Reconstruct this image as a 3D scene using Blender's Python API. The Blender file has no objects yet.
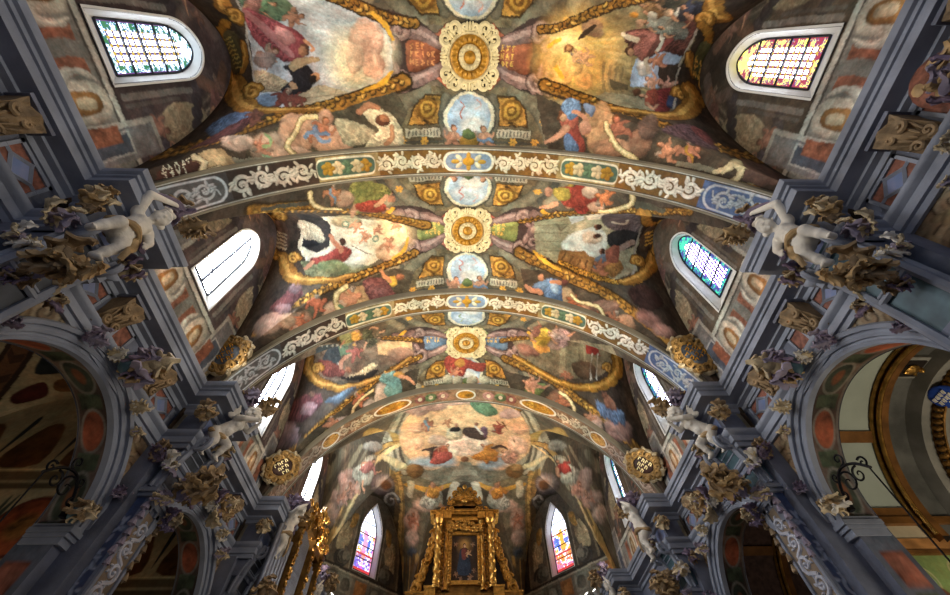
import bpy, math, random
import numpy as np
from mathutils import Vector, Matrix
PI = math.pi
SC = bpy.context.scene
COL = SC.collection
rng = np.random.RandomState(7)
random.seed(7)

# ------------------------------------------------------------------ colours and materials
def lin(c):
    if isinstance(c, str):
        c = c.lstrip('#'); c = [int(c[i:i+2], 16)/255 for i in (0, 2, 4)]
    c = np.asarray(c, float)
    return np.where(c <= .04045, c/12.92, ((c+.055)/1.055)**2.4)

def mat(name, color, rough=.7, metal=0., var=.25, scale=6., bump=.15, bscale=40., color2=None, spec=.3):
    m = bpy.data.materials.new(name); m.use_nodes = True
    nt = m.node_tree; N = nt.nodes; L = nt.links
    b = N['Principled BSDF']; b.inputs['Roughness'].default_value = rough; b.inputs['Metallic'].default_value = metal
    b.inputs['Specular IOR Level'].default_value = spec
    tc = N.new('ShaderNodeTexCoord')
    n = N.new('ShaderNodeTexNoise'); n.inputs['Scale'].default_value = scale; n.inputs['Detail'].default_value = 6
    L.new(tc.outputs['Object'], n.inputs['Vector'])
    r = N.new('ShaderNodeValToRGB')
    c = lin(color)
    c2 = lin(color2) if color2 else c*(1-var)
    r.color_ramp.elements[0].color = (*c2, 1); r.color_ramp.elements[0].position = .35
    r.color_ramp.elements[1].color = (*(np.minimum(c*(1+var*.4), 1)), 1); r.color_ramp.elements[1].position = .65
    L.new(n.outputs['Fac'], r.inputs['Fac']); L.new(r.outputs['Color'], b.inputs['Base Color'])
    if bump:
        n2 = N.new('ShaderNodeTexNoise'); n2.inputs['Scale'].default_value = bscale; n2.inputs['Detail'].default_value = 4
        L.new(tc.outputs['Object'], n2.inputs['Vector'])
        bp = N.new('ShaderNodeBump'); bp.inputs['Strength'].default_value = bump; bp.inputs['Distance'].default_value = .02
        L.new(n2.outputs['Fac'], bp.inputs['Height']); L.new(bp.outputs['Normal'], b.inputs['Normal'])
    return m

def mat_paint(name, rough=.75):
    """painted plaster: colour attribute 'paint' plus a fine plaster grain"""
    m = bpy.data.materials.new(name); m.use_nodes = True
    nt = m.node_tree; N = nt.nodes; L = nt.links
    b = N['Principled BSDF']; b.inputs['Roughness'].default_value = rough; b.inputs['Specular IOR Level'].default_value = .2
    a = N.new('ShaderNodeAttribute'); a.attribute_name = 'paint'
    tc = N.new('ShaderNodeTexCoord')
    n = N.new('ShaderNodeTexNoise'); n.inputs['Scale'].default_value = 9; n.inputs['Detail'].default_value = 8; n.inputs['Roughness'].default_value = .7
    L.new(tc.outputs['Object'], n.inputs['Vector'])
    mr = N.new('ShaderNodeMapRange'); mr.inputs[1].default_value = .3; mr.inputs[2].default_value = .7; mr.inputs[3].default_value = .84; mr.inputs[4].default_value = 1.12
    L.new(n.outputs['Fac'], mr.inputs[0])
    mx = N.new('ShaderNodeVectorMath'); mx.operation = 'SCALE'
    L.new(a.outputs['Color'], mx.inputs[0]); L.new(mr.outputs[0], mx.inputs['Scale'])
    L.new(mx.outputs[0], b.inputs['Base Color'])
    return m

def mat_glass(name, strength):
    """lit stained glass: daylight through the colours of attribute 'paint'"""
    m = bpy.data.materials.new(name); m.use_nodes = True
    nt = m.node_tree; N = nt.nodes; L = nt.links
    b = N['Principled BSDF']; b.inputs['Roughness'].default_value = .3
    a = N.new('ShaderNodeAttribute'); a.attribute_name = 'paint'
    b.inputs['Base Color'].default_value = (.05, .05, .06, 1)
    L.new(a.outputs['Color'], b.inputs['Emission Color']); b.inputs['Emission Strength'].default_value = strength
    return m

# ------------------------------------------------------------------ meshes
class MB:
    def __init__(s): s.v = []; s.f = []; s.m = []; s.n = 0
    def add(s, v, f, m=0):
        v = np.asarray(v, float).reshape(-1, 3); o = s.n
        s.v.append(v); s.n += len(v)
        for q in f: s.f.append([i+o for i in q]); s.m.append(m)
        return s
    def box(s, c, d, R=None, m=0):
        x, y, z = np.array(d)/2.
        v = np.array([[a*x, b*y, e*z] for a in (-1, 1) for b in (-1, 1) for e in (-1, 1)])
        if R is not None: v = v @ np.asarray(R).T
        return s.add(v+np.array(c), [(0, 1, 3, 2), (4, 6, 7, 5), (0, 4, 5, 1), (2, 3, 7, 6), (0, 2, 6, 4), (1, 5, 7, 3)], m)
    def grid(s, P, m=0, cu=False, cv=False):
        a, b = P.shape[:2]; f = []
        for i in range(a if cu else a-1):
            for j in range(b if cv else b-1):
                i2 = (i+1) % a; j2 = (j+1) % b
                f.append((i*b+j, i*b+j2, i2*b+j2, i2*b+j))
        return s.add(P.reshape(-1, 3), f, m)
    def tube(s, pts, r, n=8, m=0, flat=1.):
        pts = np.asarray(pts, float); k = len(pts); r = np.broadcast_to(np.asarray(r, float), (k,))
        t = np.gradient(pts, axis=0); t /= np.linalg.norm(t, axis=1)[:, None]+1e-9
        u = np.array([0, 0, 1.]) if abs(t[0][2]) < .9 else np.array([1., 0, 0])
        P = np.zeros((k, n, 3))
        for i in range(k):
            u = u-t[i]*(u@t[i]); u /= np.linalg.norm(u)+1e-9; w = np.cross(t[i], u)
            for j in range(n):
                a = 2*PI*j/n; P[i, j] = pts[i]+r[i]*(math.cos(a)*u+flat*math.sin(a)*w)
        o = s.n; s.grid(P, m, cv=True)
        s.f.append([o+j for j in range(n)]); s.m.append(m)
        s.f.append([o+(k-1)*n+j for j in reversed(range(n))]); s.m.append(m)
        return s
    def lathe(s, prof, c=(0, 0, 0), n=20, m=0, ax='z', sq=None):
        P = np.zeros((len(prof), n, 3))
        for i, (r, h) in enumerate(prof):
            for j in range(n):
                a = 2*PI*j/n; q = (r*math.cos(a), r*math.sin(a), h)
                P[i, j] = q if ax == 'z' else ((q[2], q[0], q[1]) if ax == 'x' else (q[0], q[2], q[1]))
        if sq is not None: P = P*np.array(sq)
        return s.grid(P+np.array(c), m, cv=True)
    def ell(s, c, r, n=10, m=0, R=None):
        k = max(6, n*2//3); P = np.zeros((k, n, 3))
        for i in range(k):
            a = PI*i/(k-1)
            for j in range(n):
                b = 2*PI*j/n; P[i, j] = (math.sin(a)*math.cos(b), math.sin(a)*math.sin(b), math.cos(a))
        P = P*np.broadcast_to(np.asarray(r, float), (3,))
        if R is not None: P = P @ np.asarray(R).T
        return s.grid(P+np.array(c), m, cv=True)
    def xf(s, M):
        M = np.asarray(M); s.v = [v @ M[:3, :3].T+M[:3, 3] for v in s.v]; return s
    def join(s, o, M=None, m=None):
        for k in range(1):
            off = s.n
            for v in o.v:
                if M is not None: v = v @ np.asarray(M)[:3, :3].T+np.asarray(M)[:3, 3]
                s.v.append(v); s.n += len(v)
            for q, mm in zip(o.f, o.m): s.f.append([i+off for i in q]); s.m.append(mm if m is None else m)
        return s
    def build(s, name, mats, parent=None, smooth=True, shift=None):
        me = bpy.data.meshes.new(name)
        V = np.concatenate(s.v)
        if shift is not None: V = V-np.array(shift)
        me.from_pydata(V.tolist(), [], s.f)
        for q in (mats if isinstance(mats, (list, tuple)) else [mats]): me.materials.append(q)
        me.polygons.foreach_set('material_index', s.m)
        me.polygons.foreach_set('use_smooth', [bool(smooth)]*len(s.f))
        me.update()
        if smooth:
            try: me.set_sharp_from_angle(angle=math.radians(40))
            except Exception: pass
        o = bpy.data.objects.new(name, me); COL.objects.link(o)
        if parent is not None: o.parent = parent
        return o

def big_grid(name, P, col, m, mask=None, parent=None, shift=None):
    """dense painted surface; col goes to the colour attribute 'paint'"""
    a, b = P.shape[:2]
    idx = np.arange(a*b).reshape(a, b)
    q = np.stack([idx[:-1, :-1], idx[:-1, 1:], idx[1:, 1:], idx[1:, :-1]], -1)
    q = q[mask] if mask is not None else q.reshape(-1, 4)
    me = bpy.data.meshes.new(name)
    V = P.reshape(-1, 3)
    if shift is not None: V = V-np.array(shift)
    used = np.unique(q); rm = np.full(a*b, -1); rm[used] = np.arange(len(used)); q = rm[q]; V = V[used]
    me.vertices.add(len(V)); me.vertices.foreach_set('co', V.astype(np.float32).ravel())
    me.loops.add(q.size); me.loops.foreach_set('vertex_index', q.astype(np.int32).ravel())
    me.polygons.add(len(q)); me.polygons.foreach_set('loop_start', np.arange(0, q.size, 4, dtype=np.int32))
    me.polygons.foreach_set('use_smooth', np.ones(len(q), bool))
    me.update(calc_edges=True)
    at = me.color_attributes.new('paint', 'FLOAT_COLOR', 'POINT')
    c4 = np.ones((len(V), 4), np.float32); c4[:, :3] = col.reshape(-1, 3)[used]; at.data.foreach_set('color', c4.ravel())
    me.materials.append(m)
    o = bpy.data.objects.new(name, me); COL.objects.link(o)
    if parent is not None: o.parent = parent
    return o

def tag(o, label, cat, group=None):
    o['label'] = label; o['category'] = cat
    if group: o['group'] = group
    return o
def struct(o): o['kind'] = 'structure'; return o
def thing(name, label, cat, loc=(0, 0, 0), rotz=0., group=None, sx=1.):
    o = bpy.data.objects.new(name, None); COL.objects.link(o)
    o.location = loc; o.rotation_euler = (0, 0, rotz); o.scale = (sx, 1, 1); o.empty_display_size = .2
    return tag(o, label, cat, group)
def copy_tree(o, parent=None):
    c = o.copy(); COL.objects.link(c)
    if parent is not None: c.parent = parent; c.matrix_parent_inverse = o.matrix_parent_inverse.copy()
    for ch in list(o.children): copy_tree(ch, c)
    return c
def rot(ax, a):
    return np.array(Matrix.Rotation(a, 4, ax))
def trans(x, y, z):
    M = np.eye(4); M[:3, 3] = (x, y, z); return M
def scl(x, y=None, z=None):
    y = x if y is None else y; z = x if z is None else z
    return np.diag([x, y, z, 1.])

# ------------------------------------------------------------------ noise
def _tile(n, beta, seed):
    r = np.random.RandomState(seed); f = np.fft.fft2(r.randn(n, n))
    k = np.hypot(*np.meshgrid(np.fft.fftfreq(n)*n, np.fft.fftfreq(n)*n)); k[0, 0] = 1
    f = f/(k**beta); f[0, 0] = 0; k2 = np.exp(-(k/(n*.28))**4)
    a = np.real(np.fft.ifft2(f*k2)); return a/a.std()
NT = [_tile(512, b, i+3) for i, b in enumerate((1.6, 1.6, 1.1, 2.2, 1.9, .8))]
def noise(k, x, y, s=1.):
    """tiling noise, one tile is s metres wide; zero mean, unit spread"""
    T = NT[k]; n = 512
    fx = (x/s*n) % n; fy = (y/s*n) % n
    i = fx.astype(int) % n; j = fy.astype(int) % n; a = fx-np.floor(fx); b = fy-np.floor(fy)
    i2 = (i+1) % n; j2 = (j+1) % n
    return (T[j, i]*(1-a)+T[j, i2]*a)*(1-b)+(T[j2, i]*(1-a)+T[j2, i2]*a)*b

# ------------------------------------------------------------------ camera (solved from the photograph's vanishing points)
CAM = np.array([-.085, 0., 1.6])
RV = np.array([.99956847, -.02134833, -.02017714]); UV = np.array([-.00732822, -.84640197, .53249414]); FV = np.array([.02844584, .53211649, .84619317])
FPX = 385.
def ray(u, v):
    u = np.asarray(u, float)[..., None]; v = np.asarray(v, float)[..., None]
    return FV*FPX+RV*(u-475)+UV*(297.5-v)
cd = bpy.data.cameras.new('camera'); cam = bpy.data.objects.new('camera', cd); COL.objects.link(cam)
cd.sensor_width = 36; cd.sensor_fit = 'HORIZONTAL'; cd.lens = 36*FPX/950; cd.clip_start = .05
cam.matrix_world = Matrix(((RV[0], UV[0], -FV[0], CAM[0]), (RV[1], UV[1], -FV[1], CAM[1]), (RV[2], UV[2], -FV[2], CAM[2]), (0, 0, 0, 1)))
SC.camera = cam

# ------------------------------------------------------------------ the church's main measures (metres)
W = 5.3                               # upper wall plane
RIB = [-1.9, 2.15, 6.13, 9.98]        # transverse arches
BAY = [.04, 4.08, 8.0]                  # bay centres
ZC0 = 6.1                             # centre height of the vault's arcs
ZLIP = 7.07
# ------------------------------------------------------------------ vault heights
class Bay:
    def __init__(s, verts, K, zK, d, davg, n_dome=False):
        s.V = [np.array(v, float) for v in verts]; s.K = np.array(K, float); s.zK = zK; s.d = d; s.davg = davg; s.dome = n_dome
    def h(s, x, y):
        x = np.asarray(x, float); y = np.asarray(y, float)
        z = np.full(x.shape, ZC0+.4); n = len(s.V)
        px = x-s.K[0]; py = y-s.K[1]; done = np.zeros(x.shape, bool)
        s.r = np.zeros(x.shape); s.t = np.zeros(x.shape); s.sec = np.zeros(x.shape, int)
        for i in range(n):
            A = s.V[i]-s.K; B = s.V[(i+1) % n]-s.K; det = A[0]*B[1]-A[1]*B[0]
            a = (px*B[1]-py*B[0])/det; b = (A[0]*py-A[1]*px)/det
            ok = (a >= -1e-6) & (b >= -1e-6) & ~done
            r = a+b; tt = b-a
            if s.dome:                                   # the crown of the apse vault rounds off into a shallow dome
                w = np.clip((r-.2)/.6, 0, 1); w = w*w*(3-2*w); tt = np.sign(tt)*np.sqrt((.6*r)**2*(1-w)+tt*tt*w)
            q = np.clip(np.abs(tt)/np.maximum(r, 1e-6), 0, 1)**2
            crown = s.zK+np.minimum(r, 1.3)**2*(s.d[i]*(1-q)+s.davg*q)
            zz = ZC0+(crown-ZC0)*np.sqrt(np.clip(1-(np.abs(tt)*.997)**2, 0, 1))
            z = np.where(ok, zz, z); done |= ok
            s.r = np.where(ok, r, s.r); s.t = np.where(ok, tt, s.t); s.sec = np.where(ok, i, s.sec)
        return z
    def at(s, u, v):
        """points seen at (u, v) on the photograph -> plan points on this vault"""
        d = ray(u, v); k = np.linspace(5., 12.5, 300)
        lo = (k[0])/d[..., 2]; P = CAM+d[..., None, :]*(k[:, None]-CAM[2])/d[..., None, 2:3]
        hz = s.h(P[..., 0], P[..., 1]); hit = (P[..., 2] >= hz) | (np.abs(P[..., 0]) > W)
        i = np.argmax(hit, axis=-1); i = np.where(hit.any(-1), i, len(k)-1); i = np.maximum(i, 1)
        g = np.take_along_axis(P, i[..., None, None].repeat(3, -1), -2)[..., 0, :]
        return g[..., :2]
def rect_bay(y0, y1, yc):
    q = .79; a, b = yc+(y0-yc)*q, yc+(y1-yc)*q          # the side lunettes are narrower than the bay
    return Bay([(-W, a), (W, a), (W, b), (-W, b)], (0, yc), 11.6, [-.26, .15, -.26, .15], -.1)
BAYS = [rect_bay(RIB[i], RIB[i+1], BAY[i]) for i in range(3)]
APSE_V = [(-W, RIB[3]), (W, RIB[3]), (W, 14.8), (2.3, 18.4), (-2.3, 18.4), (-W, 14.8)]
BAYS.append(Bay(APSE_V, (0, 13.3), 11.5, [-.32, .05, -.15, -.1, -.15, .05], -.12, True))
GRIDN = [(1180, 400), (980, 310), (820, 230), (760, 480)]
DEV = 5.33                            # canvases are measured along the curve of the vault
def unroll(q): q = np.asarray(q, float); return np.stack([DEV*np.arcsin(np.clip(q[..., 0]/DEV, -.9985, .9985)), q[..., 1]], -1)
def rollx(p): return DEV*np.sin(p/DEV)
class Canvas:
    """a painted surface addressed in its own metres"""
    def __init__(s, x0, x1, y0, y1, nx, ny, at=None):
        s.x0, s.y0 = x0, y0; s.nx, s.ny = nx, ny; s.dx = (x1-x0)/(nx-1); s.dy = (y1-y0)/(ny-1)
        s.X, s.Y = np.meshgrid(np.linspace(x0, x1, nx), np.linspace(y0, y1, ny))
        s.c = np.ones((ny, nx, 3))*.3; s.at = at; s.XX = s.NX = s.X; s.NY = s.Y; s.Z = None; s.lift = None; s.kx = s.ky = 1.
    def surface(s, fx, fz):
        """the real curved surface under the canvas: brush widths are then measured on it"""
        s.lift = lambda P: np.stack([fx(P[:, 0]), P[:, 1], fz(P[:, 0], P[:, 1])], 1)
        s.XX = fx(s.X); s.Z = fz(s.X, s.Y); yc = s.Y.mean(); s.NX = s.X; s.NY = s.Y-np.sign(s.Y-yc)*(s.Z-11.6)
        gy, gx = np.gradient(s.Z, s.dy, s.dx); ex = np.gradient(s.XX, axis=1)/s.dx
        s.kx = 1/np.maximum(np.hypot(ex, gx), .15); s.ky = 1/np.hypot(1, gy)
    def pts(s, P):
        P = np.asarray(P, float)
        return s.at(P[:, 0], P[:, 1]) if s.at else P
    def win(s, P, pad):
        i0 = int(max(0, (P[:, 0].min()-pad-s.x0)/s.dx)); i1 = int(min(s.nx, (P[:, 0].max()+pad-s.x0)/s.dx+2))
        j0 = int(max(0, (P[:, 1].min()-pad-s.y0)/s.dy)); j1 = int(min(s.ny, (P[:, 1].max()+pad-s.y0)/s.dy+2))
        return (slice(j0, j1), slice(i0, i1)) if i1 > i0 and j1 > j0 else None
    def sdf(s, P, pad=0.):
        """signed distance (positive inside) of a closed outline, on the window around it"""
        w = s.win(P, pad*(3 if s.lift else 1))
        if w is None: return None, None
        Q = s.lift(P) if s.lift else None
        if s.lift: x3, z3 = s.XX[w], s.Z[w]
        X = s.X[w]; Y = s.Y[w]; ins = np.zeros(X.shape, bool); d2 = np.full(X.shape, 1e9)
        n = len(P)
        for i in range(n):
            ax, ay = P[i]; bx, by = P[(i+1) % n]; ex, ey = bx-ax, by-ay; L = ex*ex+ey*ey+1e-12
            if Q is None:
                t = np.clip(((X-ax)*ex+(Y-ay)*ey)/L, 0, 1); d2 = np.minimum(d2, (X-ax-t*ex)**2+(Y-ay-t*ey)**2)
            else:
                a3 = Q[i]; e3 = Q[(i+1) % n]-a3; t = np.clip(((x3-a3[0])*e3[0]+(Y-a3[1])*e3[1]+(z3-a3[2])*e3[2])/(e3 @ e3+1e-12), 0, 1)
                d2 = np.minimum(d2, (x3-a3[0]-t*e3[0])**2+(Y-a3[1]-t*e3[1])**2+(z3-a3[2]-t*e3[2])**2)
            if ay != by:
                c = ((ay > Y) != (by > Y)) & (X < ex*(Y-ay)/(ey)+ax); ins ^= c
        d = np.sqrt(d2); return w, np.where(ins, d, -d)
    def put(s, w, a, col):
        s.c[w] = s.c[w]*(1-a[..., None])+col*a[..., None]
    def fill(s, P, col, soft=.02, rim=0., rimw=.06, fold=0., fang=0., fs=.16, alpha=1., conv=True, mott=.0, lightdir=None):
        """an outline filled with colour, brushed folds, a darker contour and mottling"""
        P = s.pts(P) if conv else np.asarray(P, float)
        w, d = s.sdf(P, soft)
        if w is None: return
        a = np.clip(d/soft+.5, 0, 1)*alpha
        X = s.NX[w]; Y = s.NY[w]; sh = np.ones(X.shape)
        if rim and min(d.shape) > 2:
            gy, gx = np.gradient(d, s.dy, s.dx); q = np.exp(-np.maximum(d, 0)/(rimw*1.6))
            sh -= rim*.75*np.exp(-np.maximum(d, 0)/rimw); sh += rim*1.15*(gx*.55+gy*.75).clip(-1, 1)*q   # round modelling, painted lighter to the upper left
        if fold:
            q = X*math.cos(fang)+Y*math.sin(fang)+.07*noise(1, X, Y, 2.1)
            ph = q/fs*2*PI+1.6*noise(0, X, Y, 1.1)
            sn = np.sin(ph); sh *= 1+fold*1.15*np.sign(sn)*np.abs(sn)**.7*(.65+.35*noise(4, X+3, Y, 1.7).clip(-1, 1))
        if mott: sh *= 1+mott*noise(0, X, Y, 1.)
        s.put(w, a, lin(col)*np.clip(sh, .12, 1.9)[..., None])
    def stroke(s, P, r, col, soft=.02, conv=True, alpha=1., rim=0., mott=0.):
        """a brush stroke along P (photo or own metres) with radii in metres"""
        P = s.pts(P) if conv else np.asarray(P, float)
        r = np.broadcast_to(np.asarray(r, float), (len(P),)); R = r.max()
        w = s.win(P, (R+soft)*(3 if s.lift else 1))
        if w is None: return
        X = s.X[w]; Y = s.Y[w]; d = np.full(X.shape, -9.); Q = s.lift(P) if s.lift else None
        for i in range(len(P)-1):
            if Q is not None:
                a3 = Q[i]; e3 = Q[i+1]-a3; x3, z3 = s.XX[w], s.Z[w]; t = np.clip(((x3-a3[0])*e3[0]+(Y-a3[1])*e3[1]+(z3-a3[2])*e3[2])/(e3 @ e3+1e-12), 0, 1)
                d = np.maximum(d, r[i]+(r[i+1]-r[i])*t-np.sqrt((x3-a3[0]-t*e3[0])**2+(Y-a3[1]-t*e3[1])**2+(z3-a3[2]-t*e3[2])**2)); continue
            ax, ay = P[i]; bx, by = P[i+1]; ex, ey = bx-ax, by-ay; L = ex*ex+ey*ey+1e-12
            t = np.clip(((X-ax)*ex+(Y-ay)*ey)/L, 0, 1)
            d = np.maximum(d, r[i]+(r[i+1]-r[i])*t-np.hypot(X-ax-t*ex, Y-ay-t*ey))
        a = np.clip(d/soft+.5, 0, 1)*alpha; sh = np.ones(X.shape)
        if rim: sh -= rim*np.exp(-np.maximum(d, 0)/(R*.5))
        if mott: sh *= 1+mott*noise(0, s.NX[w], s.NY[w], 1.)
        s.put(w, a, lin(col)*np.clip(sh, .1, 2)[..., None])
def smooth(P, k=5, closed=True):
    P = np.asarray(P, float); n = len(P); out = []
    rg = range(n) if closed else range(n-1)
    for i in rg:
        if closed: p0, p1, p2, p3 = P[i-1], P[i], P[(i+1) % n], P[(i+2) % n]
        else: p0, p1, p2, p3 = P[max(i-1, 0)], P[i], P[i+1], P[min(i+2, n-1)]
        for j in range(k):
            t = j/k; out.append(.5*((2*p1)+(p2-p0)*t+(2*p0-5*p1+4*p2-p3)*t*t+(3*p1-p0-3*p2+p3)*t**3))
    if not closed: out.append(P[-1])
    return np.array(out)
def ellipse(cx, cy, rx, ry, ang=0., n=22):
    a = np.linspace(0, 2*PI, n, endpoint=False); x = rx*np.cos(a); y = ry*np.sin(a)
    c, s = math.cos(ang), math.sin(ang); return np.stack([cx+c*x-s*y, cy+s*x+c*y], 1)
# ------------------------------------------------------------------ materials
M = {}
M['stone'] = mat('blue_grey_stone', '#8c92a0', .6, var=.3, scale=1.6, bump=.2, bscale=30)
M['stone_dark'] = mat('dark_blue_grey_stone', '#6f7484', .65, var=.35, scale=2.2, bump=.2)
M['stucco'] = mat('white_stucco', '#dcd6ca', .6, var=.22, scale=5, bump=.25)
M['lilac'] = mat('lilac_stucco', '#9c92a4', .6, var=.35, scale=6, bump=.3)
M['ochre'] = mat('ochre_stucco', '#b5976a', .55, var=.45, scale=7, bump=.3, spec=.4)
M['cream'] = mat('cream_stucco', '#cbb894', .6, var=.35, scale=7, bump=.3)
M['purple'] = mat('purple_stucco', '#75667a', .6, var=.4, scale=7, bump=.3)
M['brown'] = mat('brown_stucco', '#988060', .6, var=.45, scale=7, bump=.3)
M['gold'] = mat('gilt', '#c2944a', .33, .85, var=.45, scale=9, bump=.35, bscale=25)
M['gold_bright'] = mat('bright_gilt_stucco', '#b07f28', .45, .25, var=.4, scale=9, bump=.3, bscale=25)
M['cream_bright'] = mat('cream_gilt_stucco', '#d8c898', .6, var=.25, scale=7, bump=.3)
M['gold_dark'] = mat('old_gilt_wood', '#8a6430', .4, .6, var=.5, scale=5, bump=.35, bscale=25)
M['red_marble'] = mat('red_marble', '#8c5a4a', .45, var=.5, scale=14, bump=.05)
M['blue_marble'] = mat('blue_marble', '#6d7ea6', .45, var=.35, scale=5, bump=.05, color2='#8a8fae')
M['teal_marble'] = mat('teal_marble', '#4d6770', .45, var=.4, scale=4, bump=.05)
M['dark_marble'] = mat('dark_marble', '#4b5058', .4, var=.5, scale=3, bump=.05)
M['plaster'] = mat('white_plaster', '#dcdbd6', .8, var=.08, scale=2, bump=.1)
M['wallbrown'] = mat('brown_plaster', '#6b5d50', .8, var=.3, scale=2, bump=.1)
M['lead'] = mat('window_lead', '#20222c', .6, var=.2, bump=0)
M['iron'] = mat('wrought_iron', '#17171a', .5, .6, var=.2, bump=.1)
M['floor'] = mat('floor_marble', '#8a8078', .35, var=.3, scale=.6, bump=0)
M['pipe'] = mat('organ_pipe_metal', '#787c86', .35, .9, var=.2, scale=3, bump=0)
M['dark'] = mat('dark_wood', '#241b14', .6, var=.3, bump=.1)
M['paint'] = mat_paint('fresco')

def sweep(path, prof, mb=None, m=0, closed=False):
    """profile (d, z) swept along a plan path, d to the left of travel"""
    P = np.asarray(path, float); n = len(P); out = np.zeros((n, len(prof), 3))
    for i in range(n):
        t1 = P[i]-P[i-1] if i else P[1]-P[0]; t2 = P[(i+1) % n]-P[i] if i < n-1 else P[-1]-P[-2]
        t1 = t1/np.linalg.norm(t1); t2 = t2/np.linalg.norm(t2)
        n1 = np.array([-t1[1], t1[0]]); n2 = np.array([-t2[1], t2[0]])
        mm = (n1+n2)/max(1+n1@n2, .3)
        for j, (d, z) in enumerate(prof): out[i, j] = (*(P[i]+d*mm), z)
    mb = mb or MB(); mb.grid(out, m); return mb
def wall_path(s):
    """base line of the entablature of side s, in and out round every pier"""
    p = [(5.4, -3.)]
    for y in RIB+[14.0]:
        p += [(5.4, y-.33), (4.84, y-.33), (4.84, y+.33), (5.4, y+.33)]
    p += [(5.4, 14.85), (2.35, 18.5)]
    q = np.array(p); q[:, 0] *= s
    return q if s > 0 else q[::-1]
ARCH_R = 1.45; ARCH_Z = 4.4
PROF_ARCHI = [(0, 5.88), (.05, 5.88), (.05, 5.96), (.09, 5.97), (.09, 6.08), (.14, 6.11), (.16, 6.14), (.16, 6.18), (.02, 6.2)]
PROF_FRIEZE = [(.0, 6.17), (.0, 6.66)]
PROF_CORN = [(0, 6.62), (.05, 6.64), (.07, 6.70), (.14, 6.73), (.14, 6.77), (.33, 6.80), (.33, 6.92), (.36, 6.93), (.36, 6.98), (.40, 7.0), (.415, 7.04), (.415, 7.09), (.02, 7.15)]
side_name = {-1: 'left', 1: 'right'}
for s in (-1, 1):
    p = wall_path(s)
    mb = sweep(p, PROF_ARCHI); struct(mb.build('trim_1', M['stone']))
    mb = sweep(p, PROF_FRIEZE); struct(mb.build('trim_2', M['stone_dark'], smooth=False))
    mb = sweep(p, PROF_CORN); struct(mb.build('trim_3', M['stone']))

# ------------------------------------------------------------------ windows
def wshape(w, z0, z1, z2, n=14, e=1.7):
    """pointed (e > 0) or rounded window outline in (a, z), starting at the lower left corner"""
    L = [(-w/2, z0), (-w/2, z1)]
    for i in range(1, n+1):
        q = math.sin(i/n*PI/2) if e < 0 else i/n; L.append((-w/2*((1-q**e) if e > 0 else max(0, 1-q**2.1)**.6), z1+(z2-z1)*q))
    R = [(-a, z) for a, z in reversed(L[:-1])]
    return np.array(L+R)
def inside(P, A, Z):
    ins = np.zeros(A.shape, bool); n = len(P)
    for i in range(n):
        ax, ay = P[i]; bx, by = P[(i+1) % n]
        if ay != by: ins ^= ((ay > Z) != (by > Z)) & (A < (bx-ax)*(Z-ay)/(by-ay)+ax)
    return ins
GL = {k: mat_glass('stained_glass_'+k, v) for k, v in dict(checks=24., blown=48., violet=24., saints=6.).items()}
def glass_paint(kind, A, Z, w, z0, z2, seed):
    c = np.ones(A.shape+(3,))*lin('#eaf2ff'); K = .055
    u = A/w+.5; v = (Z-z0)/(z2-z0)
    def setc(m, q, k=K): c[m] = lin(q)*k
    e = np.minimum(np.minimum(u, 1-u)*w, (Z-z0)); n = noise(2, A, Z, .55); bd = (e < .135) | (v > .86-.9*np.abs(u-.5)**1.5)
    if kind in ('checks', 'checksblue'):
        red = kind == 'checks'
        gx = (A/.105+.5) % 1; gz = ((Z-z0)/.13) % 1
        setc((gx < .42) | (gz < .4), '#8a3a5a' if red else '#5a4a86'); setc((gx < .42) & (gz < .4), '#d0b040')
        setc((gx > .62) & (gx < .72) & (gz > .3), '#c8d0e8', .3)
        setc(bd, '#2f68b0'); setc(bd & (n > .25), '#d8c64a' if red else '#d8e8f8', .2); setc(bd & (n < -.4), '#a82848' if red else '#2a7a48')
        setc(e < .028, '#b01838' if red else '#7a3a8a')
    elif kind == 'violet':
        setc(((A+Z*.2)/.085) % 1 < .68, '#7a48b8', .09); setc(((Z-z0)/.11) % 1 < .3, '#5a40b8')
        setc(bd, '#2a76a8'); setc(bd & (n > .3), '#2aa070', .16); setc(bd & (n < -.4), '#3a2a90')
    elif kind == 'blown':
        setc(np.abs(u-.5) < .035, '#203a6a')
    elif kind == 'saints':
        K = .3; n = noise(1, A+seed, Z, .9); n2 = noise(2, A, Z+seed, .6); warm = seed > 2; low = v < .58
        c[:] = lin('#dfe6f4')*.7
        setc(low & (n > .35), '#f0a838', .32); setc(low & (n < -.5), '#5a78d0', .3); setc(low & (n2 > .8), '#d84a40' if warm else '#c060c0', .3)
        setc((v < .28) & (n2 < -.1), '#e8744a' if warm else '#6a50b0', .3); setc((v > .58) & (n2 > .9), '#c8a8e0', .4); setc((v > .58) & (n2 < -1), '#a8c0e8', .4)
        setc((v < .62) & (v > .3) & (np.abs(u-.5+.03*n) < .10), '#e0a040' if warm else '#d890b0', .32); setc((v < .5) & (v > .3) & (np.abs(u-.72+.03*n) < .06), '#4a6ab8', .3)
        setc(np.minimum(u, 1-u) < .055, '#c87898', .35); setc(v < .05, '#b03030', .3); setc((v > .24) & (v < .27), '#a83838', .3)
    return c
WIN = []
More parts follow.
